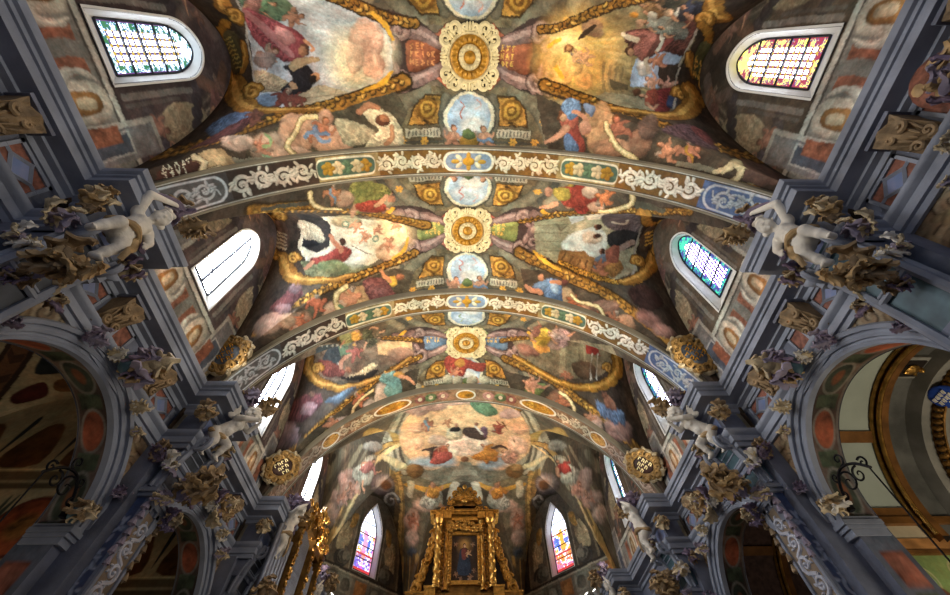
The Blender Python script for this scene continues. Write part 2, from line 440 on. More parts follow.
WINLIST = [(-1, BAY[0]-.02, .92, 8.2, 9.95, 10.72, 'checksblue'), (1, BAY[0]-.05, .92, 8.2, 9.95, 10.72, 'checks'),
           (-1, BAY[1]-.05, .92, 8.2, 9.95, 10.72, 'blown'), (1, BAY[1]-.1, .92, 8.2, 9.95, 10.72, 'violet'),
           (-1, BAY[2]-.05, .92, 8.2, 9.95, 10.72, 'blown'), (1, BAY[2]-.05, .92, 8.2, 9.95, 10.72, 'violet'),
           (-1, 12.5, .86, 8.2, 9.95, 10.72, 'blown'), (1, 12.6, .86, 8.2, 9.95, 10.72, 'violet')]
def window(fr, w, z0, z1, z2, kind, seed=0, depth=.5):
    """fr(a, z, d) -> world: a along the wall, d out through the wall"""
    ex = 1.7 if kind == 'saints' else -1.; sill = .16 if kind == 'saints' else .40; depth = .3 if kind == 'saints' else .22
    O = wshape(w, z0, z1, z2, e=ex); gw = w*(.93 if kind == 'saints' else .80); gt = z2-(.1 if kind == 'saints' else -.04); G = wshape(gw, z0+sill, z1, gt, e=ex)
    k = len(WIN)+1
    mb = MB(); strip = np.stack([[fr(a, z, -.03) for a, z in wshape(w+.07, z0-.02, z1, z2+.04, e=ex)], [fr(a, z, -.03) for a, z in O], [fr(a, z, 0.) for a, z in O], [fr(a, z, depth) for a, z in G]])
    mb.grid(strip, 0, cv=True)
    rv = struct(mb.build('window_%d' % k, M['plaster']))
    na, nz = (90, 240)
    A, Z = np.meshgrid(np.linspace(-gw/2, gw/2, na), np.linspace(z0+sill, gt, nz)); ins = inside(G, A, Z)
    msk = ins[:-1, :-1] & ins[1:, 1:] & ins[1:, :-1] & ins[:-1, 1:]
    P = fr(A, Z, np.full(A.shape, depth-.01))
    gk = {'checksblue': 'checks'}.get(kind, kind)
    big_grid('pane', P, glass_paint(kind, A, Z, gw, z0+sill, gt, seed), GL[gk], msk, rv)
    mb = MB(); hh = gt-z0-sill
    for i in range(1, 5 if kind != 'blown' else 2):
        z = z0+sill+hh*i/5.4; ww = gw*.5
        mb.tube([fr(-ww, z, depth-.04), fr(ww, z, depth-.04)], .018, 5)
    mb.tube([fr(a, z, depth-.03) for a, z in np.vstack([G, G[:1]])], .022, 5)
    if kind == 'blown': mb.tube([fr(0, z0+sill, depth-.05), fr(0, gt-.05, depth-.05)], .03, 5)
    mb.build('leading', M['lead'], rv); WIN.append(rv)
    return O
def side_frame(s, yc):
    def fr(a, z, d):
        a = np.asarray(a, float); z = np.asarray(z, float)
        return np.stack(np.broadcast_arrays(s*(W+d), yc+a, z), -1).astype(float)
    return fr
HOLES = {}
for (s, yc, w, z0, z1, z2, kd) in WINLIST:
    O = window(side_frame(s, yc), w, z0, z1, z2, kd); HOLES.setdefault(s, []).append(O+np.array([yc, 0]))
def diag_frame(s):
    A = np.array([s*W, 14.8]); B = np.array([s*2.3, 18.4]); t = (B-A)/np.linalg.norm(B-A); mid = (A+B)/2
    n = np.array([-t[1], t[0]])*(-s)
    if n @ (mid-np.array([0, 13.])) < 0: n = -n
    def fr(a, z, d):
        a = np.asarray(a, float); z = np.asarray(z, float)
        x = mid[0]+t[0]*a+n[0]*d; y = mid[1]+t[1]*a+n[1]*d
        return np.stack(np.broadcast_arrays(x, y, z), -1).astype(float)
    return fr, np.linalg.norm(B-A)/2
DFR = {}
for s in (-1, 1):
    fr, hl = diag_frame(s); DFR[s] = (fr, hl)
    HOLES[('d', s)] = window(fr, 1.1, 8.4, 9.9, 11.05, 'saints', 1 if s < 0 else 4)

# ------------------------------------------------------------------ upper walls (painted later through WALLC)
WALLC = {}
def wall_canvas(key, a0, a1, z0, z1, na, nz):
    c = Canvas(a0, a1, z0, z1, na, nz); WALLC[key] = c; return c
for s in (-1, 1):
    wall_canvas((s, 0), -1.9, RIB[1], 6.95, 11.9, 300, 360)
    wall_canvas((s, 1), RIB[1], RIB[2], 6.95, 11.9, 280, 340)
    wall_canvas((s, 2), RIB[2], RIB[3], 6.95, 11.9, 200, 240)
    wall_canvas((s, 3), RIB[3], 14.85, 6.95, 11.9, 180, 180)
    wall_canvas(('d', s), -DFR[s][1]-.05, DFR[s][1]+.05, 5.0, 11.7, 200, 260)
wall_canvas(('b', 0), -2.4, 2.4, 4.0, 11.7, 120, 180)
def build_walls():
    for s in (-1, 1):
        for k in range(4):
            c = WALLC[(s, k)]; ins = np.zeros(c.X.shape, bool)
            for O in HOLES[s]: ins |= inside(O, c.X, c.Y)
            msk = ~(ins[:-1, :-1] & ins[1:, 1:] & ins[1:, :-1] & ins[:-1, 1:])
            P = np.stack([np.full(c.X.shape, s*W), c.X, c.Y], -1)
            o = struct(big_grid('wall_'+side_name[s], P, c.c, M['paint'], msk))
        c = WALLC[('d', s)]; ins = inside(HOLES[('d', s)], c.X, c.Y)
        msk = ~(ins[:-1, :-1] & ins[1:, 1:] & ins[1:, :-1] & ins[:-1, 1:])
        struct(big_grid('wall_'+('east_left' if s < 0 else 'east_right'), DFR[s][0](c.X, c.Y, np.zeros(c.X.shape)), c.c, M['paint'], msk))
    c = WALLC[('b', 0)]
    struct(big_grid('wall_east', np.stack([c.X, np.full(c.X.shape, 18.4), c.Y], -1), c.c, M['paint']))

# ------------------------------------------------------------------ lower walls with the chapel arches
def lower_wall(s):
    mb = MB(); x = s*5.42
    ys = [-3.]; spans = []
    for yc in BAY+[12.1]: spans.append((yc-ARCH_R, yc+ARCH_R))
    edges = [-3.]
    def strip(ya, yb, za, zb):
        mb.grid(np.array([[[x, ya, za], [x, yb, zb]], [[x, ya, 6.3], [x, yb, 6.3]]]))
    y = -3.
    for a, b in spans:
        if a > y: strip(y, a, 0, 0)
        n = 32
        for i in range(n):
            t0 = PI-PI*i/n; t1 = PI-PI*(i+1)/n; yc = (a+b)/2
            strip(yc+ARCH_R*math.cos(t0), yc+ARCH_R*math.cos(t1), ARCH_Z+ARCH_R*math.sin(t0), ARCH_Z+ARCH_R*math.sin(t1))
        y = b
    strip(y, 14.85, 0, 0)
    struct(mb.build('wall_'+side_name[s]+'_lower', M['stone_dark'], smooth=False))
for s in (-1, 1): lower_wall(s)
mb = MB(); mb.box((0, 7.5, -.05), (24, 24, .1)); struct(mb.build('floor', M['floor']))
# ------------------------------------------------------------------ transverse arches
RIBC = []
RR = 5.0
def rib_canvas(i):
    """arch y = RIB[i]: canvas coordinates are length along the arch and across it"""
    hw = .33; L = RR*PI
    c = Canvas(-L/2, L/2, -hw, hw, 1100 if i == 1 else 900, 70 if i == 1 else 56)
    RIBC.append((i, c)); return c
for i in (1, 2, 3): rib_canvas(i)
def build_ribs():
    for i, c in RIBC:
        a = c.X/RR
        P = np.stack([(RR+.27)*np.sin(a), RIB[i]+c.Y, 6.12+RR*np.cos(a)], -1)
        o = struct(big_grid('trim_%d' % (3+i), P, c.c, M['paint']))
        mb = MB()
        for sg in (-1, 1):
            n = 80; A = np.linspace(-PI/2, PI/2, n); y = RIB[i]+sg*.33
            pr = [(RR+.0, -.03*sg), (RR-.02, -.03*sg), (RR-.02, .01*sg), (RR+.0, .015*sg), (RR+.5, .015*sg)]
            G = np.array([[((r+.27)*math.sin(q), y+e, 6.12+r*math.cos(q)) for r, e in pr] for q in A]); mb.grid(G)
        mb.build('moulding', M['ribedge'], o)
M['ribedge'] = mat('rib_edge_stucco', '#77705f', .7, var=.2, scale=2)
def build_vault():
    for b, B in enumerate(BAYS):
        c = VC[b]; xx = rollx(c.X); Z = B.h(xx, c.Y)
        struct(big_grid('ceiling', np.stack([xx, c.Y, Z], -1), c.c, M['paint']))
VC = []
for b, B in enumerate(BAYS):
    y0, y1 = (RIB[b], RIB[b+1]) if b < 3 else (RIB[3], 18.45)
    VC.append(Canvas(-8.06, 8.06, y0, y1, *GRIDN[b], at=lambda u, v, B=B: unroll(B.at(u, v)))); VC[-1].surface(rollx, lambda p, y, B=B: B.h(rollx(p), y))
# ------------------------------------------------------------------ fresco brushes (all addressed to points on the painted surfaces)
FLESH = '#b98a6c'
def px_m(C, u, v):
    """metres on the surface per unit of the drawing at this spot"""
    if C.at is None: return 1.
    q = C.pts([(u, v), (u+1.5, v), (u, v+1.5)])
    if C.lift is not None: q = C.lift(q)
    a, b = np.linalg.norm(q[1]-q[0])/1.5, np.linalg.norm(q[2]-q[0])/1.5
    return float(min((a+b)/2, 2.2*min(a, b), .09))
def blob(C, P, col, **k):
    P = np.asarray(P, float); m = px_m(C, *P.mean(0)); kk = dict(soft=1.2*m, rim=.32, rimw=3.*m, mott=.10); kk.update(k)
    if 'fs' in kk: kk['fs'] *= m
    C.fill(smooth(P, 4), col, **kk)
def hard(C, P, col, **k):
    P = np.asarray(P, float); m = px_m(C, *P.mean(0)); kk = dict(soft=1.*m, mott=.07); kk.update(k)
    if 'fs' in kk: kk['fs'] *= m
    C.fill(P, col, **kk)
def line(C, P, r, col, sm=True, **k):
    P = np.asarray(P, float); m = px_m(C, *P[len(P)//2])
    if sm and len(P) > 2:
        R = np.broadcast_to(np.asarray(r, float), (len(P),)); Q = smooth(P, 4, False)
        r = np.interp(np.linspace(0, 1, len(Q)), np.linspace(0, 1, len(P)), R); P = Q
    C.stroke(P, np.asarray(r)*m, col, soft=k.pop('soft', .9)*m, **k)
def cloud(C, u, v, rx, ry, col='#a8887c', n=7, seed=0, ang=0.):
    r = np.random.RandomState(seed+int(u*7+v)); m = px_m(C, u, v)
    blob(C, ellipse(u, v, rx, ry, ang), col, rim=.35, rimw=.35*min(rx, ry)*m, soft=2*m)
    for i in range(n):
        a = r.rand()*2*PI; q = r.rand()**.6*.75; k = .35+.3*r.rand()
        cu = u+rx*q*math.cos(a+ang); cv = v+ry*q*math.sin(a+ang)
        c = np.clip(np.array([int(col[j:j+2], 16) for j in (1, 3, 5)])*(.9+.32*r.rand()), 0, 255).astype(int)
        C.fill(ellipse(cu, cv, rx*k, ry*k*1.1, ang), '#%02x%02x%02x' % tuple(c), soft=3*m, rim=.28, rimw=.2*min(rx, ry)*m, alpha=.8)
def _loc(u, v, s, ang, flip):
    c, sn = math.cos(ang), math.sin(ang)
    def f(P):
        P = np.asarray(P, float)*np.array([-1 if flip else 1, 1]); x = P[:, 0]*s; y = -P[:, 1]*s
        return np.stack([u+c*x-sn*y, v+sn*x+c*y], 1)
    return f
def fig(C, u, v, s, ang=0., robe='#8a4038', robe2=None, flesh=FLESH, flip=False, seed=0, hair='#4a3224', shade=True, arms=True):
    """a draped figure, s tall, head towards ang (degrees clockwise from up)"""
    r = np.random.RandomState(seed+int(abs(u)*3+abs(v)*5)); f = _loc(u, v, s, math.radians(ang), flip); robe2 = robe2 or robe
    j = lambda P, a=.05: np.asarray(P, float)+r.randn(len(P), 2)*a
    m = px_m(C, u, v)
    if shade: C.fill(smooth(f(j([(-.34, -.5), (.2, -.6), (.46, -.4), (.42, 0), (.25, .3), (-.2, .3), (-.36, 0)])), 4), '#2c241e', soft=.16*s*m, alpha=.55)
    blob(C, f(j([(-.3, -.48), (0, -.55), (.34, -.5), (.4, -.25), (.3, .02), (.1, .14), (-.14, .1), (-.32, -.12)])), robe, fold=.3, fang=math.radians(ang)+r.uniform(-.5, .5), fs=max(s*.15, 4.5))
    blob(C, f(j([(-.36, -.3), (-.1, -.4), (.18, -.22), (.22, -.02), (-.05, .05), (-.3, -.05)], .06)), robe, fold=.35, fang=r.uniform(0, 3), fs=max(s*.12, 4))
    blob(C, f(j([(-.16, .0), (.14, -.02), (.2, .22), (.1, .32), (-.09, .33), (-.2, .2)], .025)), robe2, fold=.25, fang=r.uniform(0, 3), fs=max(s*.12, 4))
    if arms:
        a1 = [(.15, .24), (.32+r.uniform(-.06, .06), .12+r.uniform(-.1, .1)), (.44, .3+r.uniform(-.2, .12))]
        a2 = [(-.17, .23), (-.3, .06+r.uniform(-.08, .1)), (-.2+r.uniform(-.16, .1), -.08)]
        line(C, f(a1), np.array([.05, .04, .022])*s, flesh, rim=.4); line(C, f(a2), np.array([.05, .04, .024])*s, flesh, rim=.4)
        line(C, f(a1[:2]), .06*s, robe2, rim=.4)
    if r.rand() < .6: line(C, f([(.18, -.42), (.34, -.56), (.46, -.62)]), np.array([.05, .035, .02])*s, flesh, rim=.4)
    line(C, f([(0, .3), (.0, .4)]), .04*s, flesh)
    blob(C, f([(.085*math.cos(a)*.85, .44+.1*math.sin(a)) for a in np.linspace(0, 6, 9)]), hair, rim=.2)
    blob(C, f([(.025+.062*math.cos(a)*.9, .43+.075*math.sin(a)) for a in np.linspace(0, 6, 9)]), flesh, rim=.35, rimw=.03*s*m)
def putto(C, u, v, s, ang=0., flesh='#bd8a6a', flip=False, seed=0, sash=None, wing=True):
    r = np.random.RandomState(seed+int(abs(u)*3+abs(v)*5)); f = _loc(u, v, s, math.radians(ang), flip); m = px_m(C, u, v)
    if wing: blob(C, f([(-.1, .1), (-.4, .32), (-.46, .1), (-.25, -.05)]), '#8a7a6c', fold=.3, fs=3.5)
    q = lambda: r.uniform(-.08, .08)
    line(C, f([(-.08, -.12), (-.25+q(), -.28), (-.16+q(), -.5)]), np.array([.12, .1, .05])*s, flesh, rim=.45)
    line(C, f([(.08, -.12), (.26+q(), -.22), (.4+q(), -.38)]), np.array([.12, .1, .05])*s, flesh, rim=.45)
    blob(C, f([(-.17, -.14), (.17, -.16), (.19, .05), (.12, .2), (-.12, .2), (-.18, .05)]), flesh, rim=.4, rimw=.08*s*m)
    line(C, f([(.12, .14), (.3, .1+2*q()), (.42, .26+2*q())]), np.array([.075, .06, .04])*s, flesh, rim=.4)
    line(C, f([(-.12, .14), (-.28, .02+2*q()), (-.38, .12+2*q())]), np.array([.075, .06, .04])*s, flesh, rim=.4)
    if sash: line(C, f([(-.3, -.02), (-.05, -.14), (.2, -.06), (.4, -.2)]), np.array([.07, .06, .06, .03])*s, sash, rim=.4)
    blob(C, f([(.13*math.cos(a), .34+.14*math.sin(a)) for a in np.linspace(0, 6, 9)]), '#6a4426', rim=.2)
    blob(C, f([(.03+.1*math.cos(a), .31+.11*math.sin(a)) for a in np.linspace(0, 6, 9)]), flesh, rim=.35, rimw=.04*s*m)
def garland(C, P, r, gold='#8f641e', dark='#33240e', light='#c99c42', step=.9):
    """a gilded leaf garland along P, r half-wide"""
    P = smooth(P, 6, False); line(C, P, r*1.12, dark, sm=False)
    L = np.concatenate([[0], np.cumsum(np.linalg.norm(np.diff(P, axis=0), axis=1))]); n = max(3, int(L[-1]/(r*step)))
    rr = np.random.RandomState(int(abs(P[0, 0])*9)); m = px_m(C, *P[len(P)//2])
    line(C, P, r*.8, gold, sm=False, mott=.2)
    for i in range(n):
        q = L[-1]*(i+.5)/n; x = np.interp(q, L, P[:, 0]); y = np.interp(q, L, P[:, 1]); x2 = np.interp(q+2, L, P[:, 0]); y2 = np.interp(q+2, L, P[:, 1])
        a = math.atan2(y2-y, x2-x); o = (i % 2-.5)*r*.8
        cx, cy = x-math.sin(a)*o, y+math.cos(a)*o
        C.fill(ellipse(cx, cy, r*.7, r*.5, a+(.6 if i % 2 else -.6), 12), dark, soft=.8*m)
        C.fill(ellipse(cx-.08*r, cy-.08*r, r*.5, r*.32, a+(.6 if i % 2 else -.6), 12), [gold, light, '#a87826'][rr.randint(3)], soft=.8*m, rim=.3, rimw=.2*r*m)
def spiral(u, v, r0, turns, a0, sgn=1, n=26):
    t = np.linspace(0, 1, n); a = a0+sgn*turns*2*PI*t; r = r0*(1-.86*t)
    return np.stack([u+r*np.cos(a), v+r*np.sin(a)], 1)
def ribbon(C, P, r, col, dark='#33240f', light=None, sm=True):
    P = np.asarray(P, float); Q = smooth(P, 5, False) if sm else P
    R = np.interp(np.linspace(0, 1, len(Q)), np.linspace(0, 1, np.size(r)), np.atleast_1d(r)) if np.size(r) > 1 else np.full(len(Q), float(r))
    line(C, Q, R+.55, dark, sm=False); line(C, Q, R, col, sm=False, rim=.35, mott=.15)
    if light: line(C, Q-.25*R[:, None], R*.32, light, sm=False, alpha=.8)
def scroll(C, u, v, r0, a0, sgn, th, col='#96691f', light='#cf9f4c', dark='#33240f', turns=1.35):
    S = spiral(u, v, r0, turns, a0, sgn); ribbon(C, S, np.linspace(th, th*.55, len(S)), col, dark, light, sm=False)
def rinceau(C, x0, y0, x1, y1, n, h, col, bg=None, th=.1, own=True, seed=0, leaf=True):
    """grisaille acanthus scroll running from (x0, y0) to (x1, y1), h half-high, in the surface's own metres"""
    r = np.random.RandomState(seed); d = np.array([x1-x0, y1-y0]); L = np.hypot(*d); t = d/L; nn = np.array([-t[1], t[0]])
    T = lambda P: np.array([x0, y0])+P[:, :1]*t+P[:, 1:]*nn
    w = L/n
    for i in range(n):
        sg = 1 if i % 2 else -1; cx = (i+.5)*w; R = min(w*.46, h*.9)
        S = spiral(cx, -sg*h*.12, R, 1.5, PI if sg > 0 else PI, -sg, 30)
        S = np.vstack([[(cx-w*.62, sg*h*.55), (cx-w*.56, sg*.1*h)], S])
        rad = np.interp(np.linspace(0, 1, len(S)), [0, .2, 1], [th*.5*h, th*h, th*.7*h])
        C.stroke(T(S), rad*1.35, '#3a3026' if bg is None else bg, soft=.02, conv=False, alpha=.5)
        C.stroke(T(S), rad, col, soft=.012, conv=False, rim=.25)
        if leaf:
            for k in range(11):
                a = r.rand()*2*PI; q = R*(.7+.5*r.rand()); c = np.array([[cx+q*math.cos(a), -sg*h*.12+q*math.sin(a)*min(1, h/R)]])
                c = T(c)[0]; aa = a+r.uniform(-.7, .7)+math.atan2(t[1], t[0])
                C.fill(ellipse(c[0], c[1], R*.36, R*.17, aa, 12), col, soft=.015, conv=False, rim=.35, rimw=.03)
            for k in range(4):
                a = k*1.57+.4; c = T(np.array([[cx+R*.18*math.cos(a), -sg*h*.12+R*.18*math.sin(a)]]))[0]
                C.fill(ellipse(c[0], c[1], R*.13, R*.1, a, 10), col, soft=.012, conv=False, rim=.3, rimw=.02)
def letters(C, P0, dx, dy, rows, cols, h, col, seed=0):
    """lines of painted lettering"""
    G = {'A': [(0, 0, .5, 1), (.5, 1, 1, 0), (.2, .4, .8, .4)], 'E': [(0, 0, 0, 1), (0, 1, .8, 1), (0, .5, .6, .5), (0, 0, .8, 0)], 'R': [(0, 0, 0, 1), (0, 1, .8, .9), (.8, .9, 0, .5), (.2, .5, .9, 0)],
         'I': [(.5, 0, .5, 1)], 'N': [(0, 0, 0, 1), (0, 1, .9, 0), (.9, 0, .9, 1)], 'T': [(0, 1, 1, 1), (.5, 1, .5, 0)], 'S': [(.9, 1, 0, .8), (0, .8, .9, .3), (.9, .3, 0, 0)], 'L': [(0, 0, 0, 1), (0, 0, .8, 0)],
         'P': [(0, 0, 0, 1), (0, 1, .8, .8), (.8, .8, 0, .5)], 'C': [(.9, 1, 0, .7), (0, .7, 0, .3), (0, .3, .9, 0)], 'U': [(0, 1, .1, 0), (.1, 0, .8, 0), (.8, 0, .9, 1)], 'D': [(0, 0, 0, 1), (0, 1, .9, .5), (.9, .5, 0, 0)],
         'O': [(0, .5, .5, 1), (.5, 1, 1, .5), (1, .5, .5, 0), (.5, 0, 0, .5)], 'M': [(0, 0, 0, 1), (0, 1, .5, .4), (.5, .4, 1, 1), (1, 1, 1, 0)], 'V': [(0, 1, .5, 0), (.5, 0, 1, 1)], 'B': [(0, 0, 0, 1), (0, 1, .8, .75), (.8, .75, 0, .5), (0, .5, .9, .25), (.9, .25, 0, 0)]}
    P0 = np.array(P0, float); dx = np.array(dx, float); dy = np.array(dy, float); m = px_m(C, *P0)
    ux = dx/np.linalg.norm(dx); uy = dy/np.linalg.norm(dy)
    for i, row in enumerate(rows):
        for k, ch in enumerate(row):
            if ch not in G: continue
            o = P0+dy*i+dx*k
            for (a, b, c, d) in G[ch]:
                C.stroke(np.array([o+ux*a*h*.62-uy*b*h, o+ux*c*h*.62-uy*d*h]), h*.11*m, col, soft=.5*m)
def warp(C, amp=.03):
    """the hand's unevenness: everything painted wavers a little"""
    X, Y = C.NX, C.NY
    wx = amp*C.kx*(noise(1, X, Y, 1.5)*.6+noise(2, X+3, Y, 2.2)*.55); wy = amp*C.ky*(noise(1, X+7, Y+2, 1.5)*.6+noise(2, X, Y+5, 2.2)*.55)
    i = np.clip(np.rint((C.X+wx-C.x0)/C.dx).astype(int), 0, C.nx-1); j = np.clip(np.rint((C.Y+wy-C.y0)/C.dy).astype(int), 0, C.ny-1)
    C.c = C.c[j, i]
def finish(C, amp=.16, seed=0, wv=0.):
    """the brushwork and ageing of the plaster over everything painted"""
    X, Y = C.NX, C.NY
    if wv:
        warp(C, wv); l = (C.c @ np.array([.3, .55, .15]))[..., None]; C.c = (l*.08+C.c*.92)*np.array([1.02, 1., .93])
    n = noise(2, X+seed*.7, Y, 2.6); n2 = noise(0, X, Y+seed, 1.3); n3 = noise(5, X+5, Y, .9); n4 = noise(2, X, Y+3, 1.1)
    f = np.exp(amp*(.5*n+.5*n2+.35*n3+.5*n4)); C.c = np.clip(C.c*f[..., None], .004, .95)
    t = noise(3, X, Y+9, 5.); t2 = noise(2, X+4, Y, 1.8); C.c = C.c*(1+.05*t[..., None]*np.array([1, .1, -1.1]))*(1+.05*t2[..., None]*np.array([1, -.3, -.6]))
    C.c = np.clip(C.c, .003, .95)
# ------------------------------------------------------------------ the vault frescoes
BASEC = '#5a4f40'
def base(C, B):
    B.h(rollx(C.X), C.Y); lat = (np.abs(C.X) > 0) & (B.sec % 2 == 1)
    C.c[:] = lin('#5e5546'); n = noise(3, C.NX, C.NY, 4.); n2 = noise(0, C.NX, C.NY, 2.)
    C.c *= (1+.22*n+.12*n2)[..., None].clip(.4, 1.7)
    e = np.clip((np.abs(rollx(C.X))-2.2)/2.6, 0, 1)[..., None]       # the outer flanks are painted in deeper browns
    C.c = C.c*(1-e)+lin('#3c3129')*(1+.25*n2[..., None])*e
def template(C, yc, wedge, word, ribbonc='#b0664c'):
    old = C.at; C.at = lambda u, v: unroll(np.stack([np.asarray(u)*.022, yc+np.asarray(v)*.0218], -1))
    for sv in (1, -1):
        F = lambda P: [(x, sv*y) for x, y in P]
        hard(C, F([(-95, 90), (-80, 45), (-45, 26), (45, 26), (80, 45), (95, 90)]), '#5f553e', mott=.3)
        for su in (-1, 1):
            G = lambda P: [(su*x, sv*y) for x, y in P]
            line(C, G([(88, 92), (84, 66), (70, 44), (46, 28)]), 7, '#7d7762', rim=.6)
            line(C, G([(99, 92), (96, 66), (84, 44)]), 3.5, '#4a4a42', rim=.3)
            line(C, G([(108, 88), (106, 64), (92, 42)]), 6, '#8f866e', rim=.6)
            hard(C, G([(64, 62), (58, 44), (46, 33), (28, 33), (31, 62)]), '#3d2c12')
            hard(C, G([(62, 61), (56, 45), (45, 35), (30, 35), (33, 61)]), '#a3742a', mott=.45)
            for k, rr in enumerate((11, 8, 5.2, 2.5)): blob(C, ellipse(su*44, sv*47, rr, rr*.95), ['#7a5212', '#c0902e', '#7a5414', '#c89a3a'][k], rim=.2)
            hard(C, G([(30, 65), (66, 65), (66, 73), (30, 73)]), '#a8a189', mott=.15)
            for k in range(9): line(C, G([(33+k*3.7, 67), (33+k*3.7, 71)]), .7, '#55524a')
            hard(C, G([(26, 80), (88, 80), (90, 90), (24, 90)]), '#77715d', mott=.2)
            for k in range(14): line(C, G([(30+k*4, 82), (30+k*4, 86)]), .9, '#3f3d36')
            hard(C, G([(26, 76), (90, 76), (90, 79), (26, 79)]), '#4c493f')
            for (qx, qy) in ((70, 76), (47, 77), (79, 56), (24, 60)):
                for k in range(6): C.fill(ellipse(su*qx+2.6*math.cos(k*1.05), sv*qy+2.6*math.sin(k*1.05), 2, 1.3, k*1.05, 8), '#cf9a34', soft=.02)
            line(C, G([(24, 36), (27, 56), (22, 78)]), 5, '#6c6653', rim=.6)
            ribbon(C, G([(22, 26), (34, 16), (48, 22), (60, 26)]), 1.7, ribbonc, '#5a3424')
            blob(C, G([(96, 84), (88, 76), (92, 70), (100, 78), (108, 68), (114, 74), (106, 84)]), '#cdbf9a')
        blob(C, ellipse(0, sv*55, 29, 26), '#4e4c42'); blob(C, ellipse(0, sv*55, 26.5, 24.4), '#cfc7a8', rim=.2); blob(C, ellipse(0, sv*55, 22.5, 22), '#93a9ba', rim=.15)
        C.fill(C_ell(4, sv*62, 14, 9), '#d6d0c0', soft=.15, alpha=.8); C.fill(C_ell(-8, sv*50, 10, 6), '#c4cdd2', soft=.15, alpha=.7)
        line(C, F([(-9, 40), (-5, 45), (-11, 50), (-8, 56)]), .75, ribbonc); line(C, F([(8, 38), (12, 43), (7, 47)]), .75, ribbonc); C.fill(C.pts(ellipse(8, sv*46, 12, 6)), '#cdd2d0', soft=.2, conv=False, alpha=.6)
        putto(C, -17, sv*74, 25, 8 if sv > 0 else 172); putto(C, 17, sv*74, 25, -8 if sv > 0 else 188, sash='#6f86a0')
        blob(C, F([(-7, 72), (7, 72), (9, 80), (5, 87), (-5, 87), (-9, 80)]), '#a5812e'); blob(C, F([(-8, 72), (0, 65), (8, 72), (0, 76)]), '#5f7040')
    for su in (-1, 1):
        G = lambda P: [(su*x, y) for x, y in P]
        blob(C, G([(20, -3), (50, -30), (90, -34), (100, 0), (90, 32), (50, 27), (20, 3)]), '#3e2f2b')
        for sv in (1, -1):
            H = lambda P: [(su*x, sv*y) for x, y in P]
            ribbon(C, H([(22, 6), (36, 13), (50, 19), (64, 21)]), np.array([3, 5.5, 6.5, 6.5]), '#8a6e68', '#2e2220', '#a88c84')
            scroll(C, su*68, sv*20, 10, 0 if su > 0 else PI, su*sv, 3.6, '#8f736c', '#b0968c', '#2e2220')
            scroll(C, su*84, sv*13, 10.5, PI if su > 0 else 0, su*sv, 3.2, '#836660', '#a88c84', '#2e2220')
            ribbon(C, H([(80, 26), (92, 22), (102, 32)]), np.array([5, 5, 2]), '#7d625c', '#2e2220')
            line(C, H([(88, 32), (98, 22), (104, 14)]), np.array([2, 3, 1.4]), '#d9a01e', rim=.2)
        blob(C, G([(24, 0), (42, -10), (60, -13), (63, 0), (60, 13), (42, 10)]), wedge, rim=.3, mott=.15)
        blob(C, ellipse(su*84, 0, 9, 10), '#6d5450'); blob(C, ellipse(su*84, -1, 4.5, 6), '#9a7c6c')
        letters(C, (su*44-(12 if su > 0 else 14), -6), (5.2, 0), (0, 6.5), word[0 if su < 0 else 1], 4, 4., '#e0b04a' if wedge != '#94573a' or su > 0 else '#d08a50')
    C.at = old
def C_ell(x, y, rx, ry): return ellipse(x, y, rx, ry)
def banner(C, P, r=4, col='#d2bd86'): ribbon(C, P, r*.78, col, '#5a4626', '#e6d6a8')

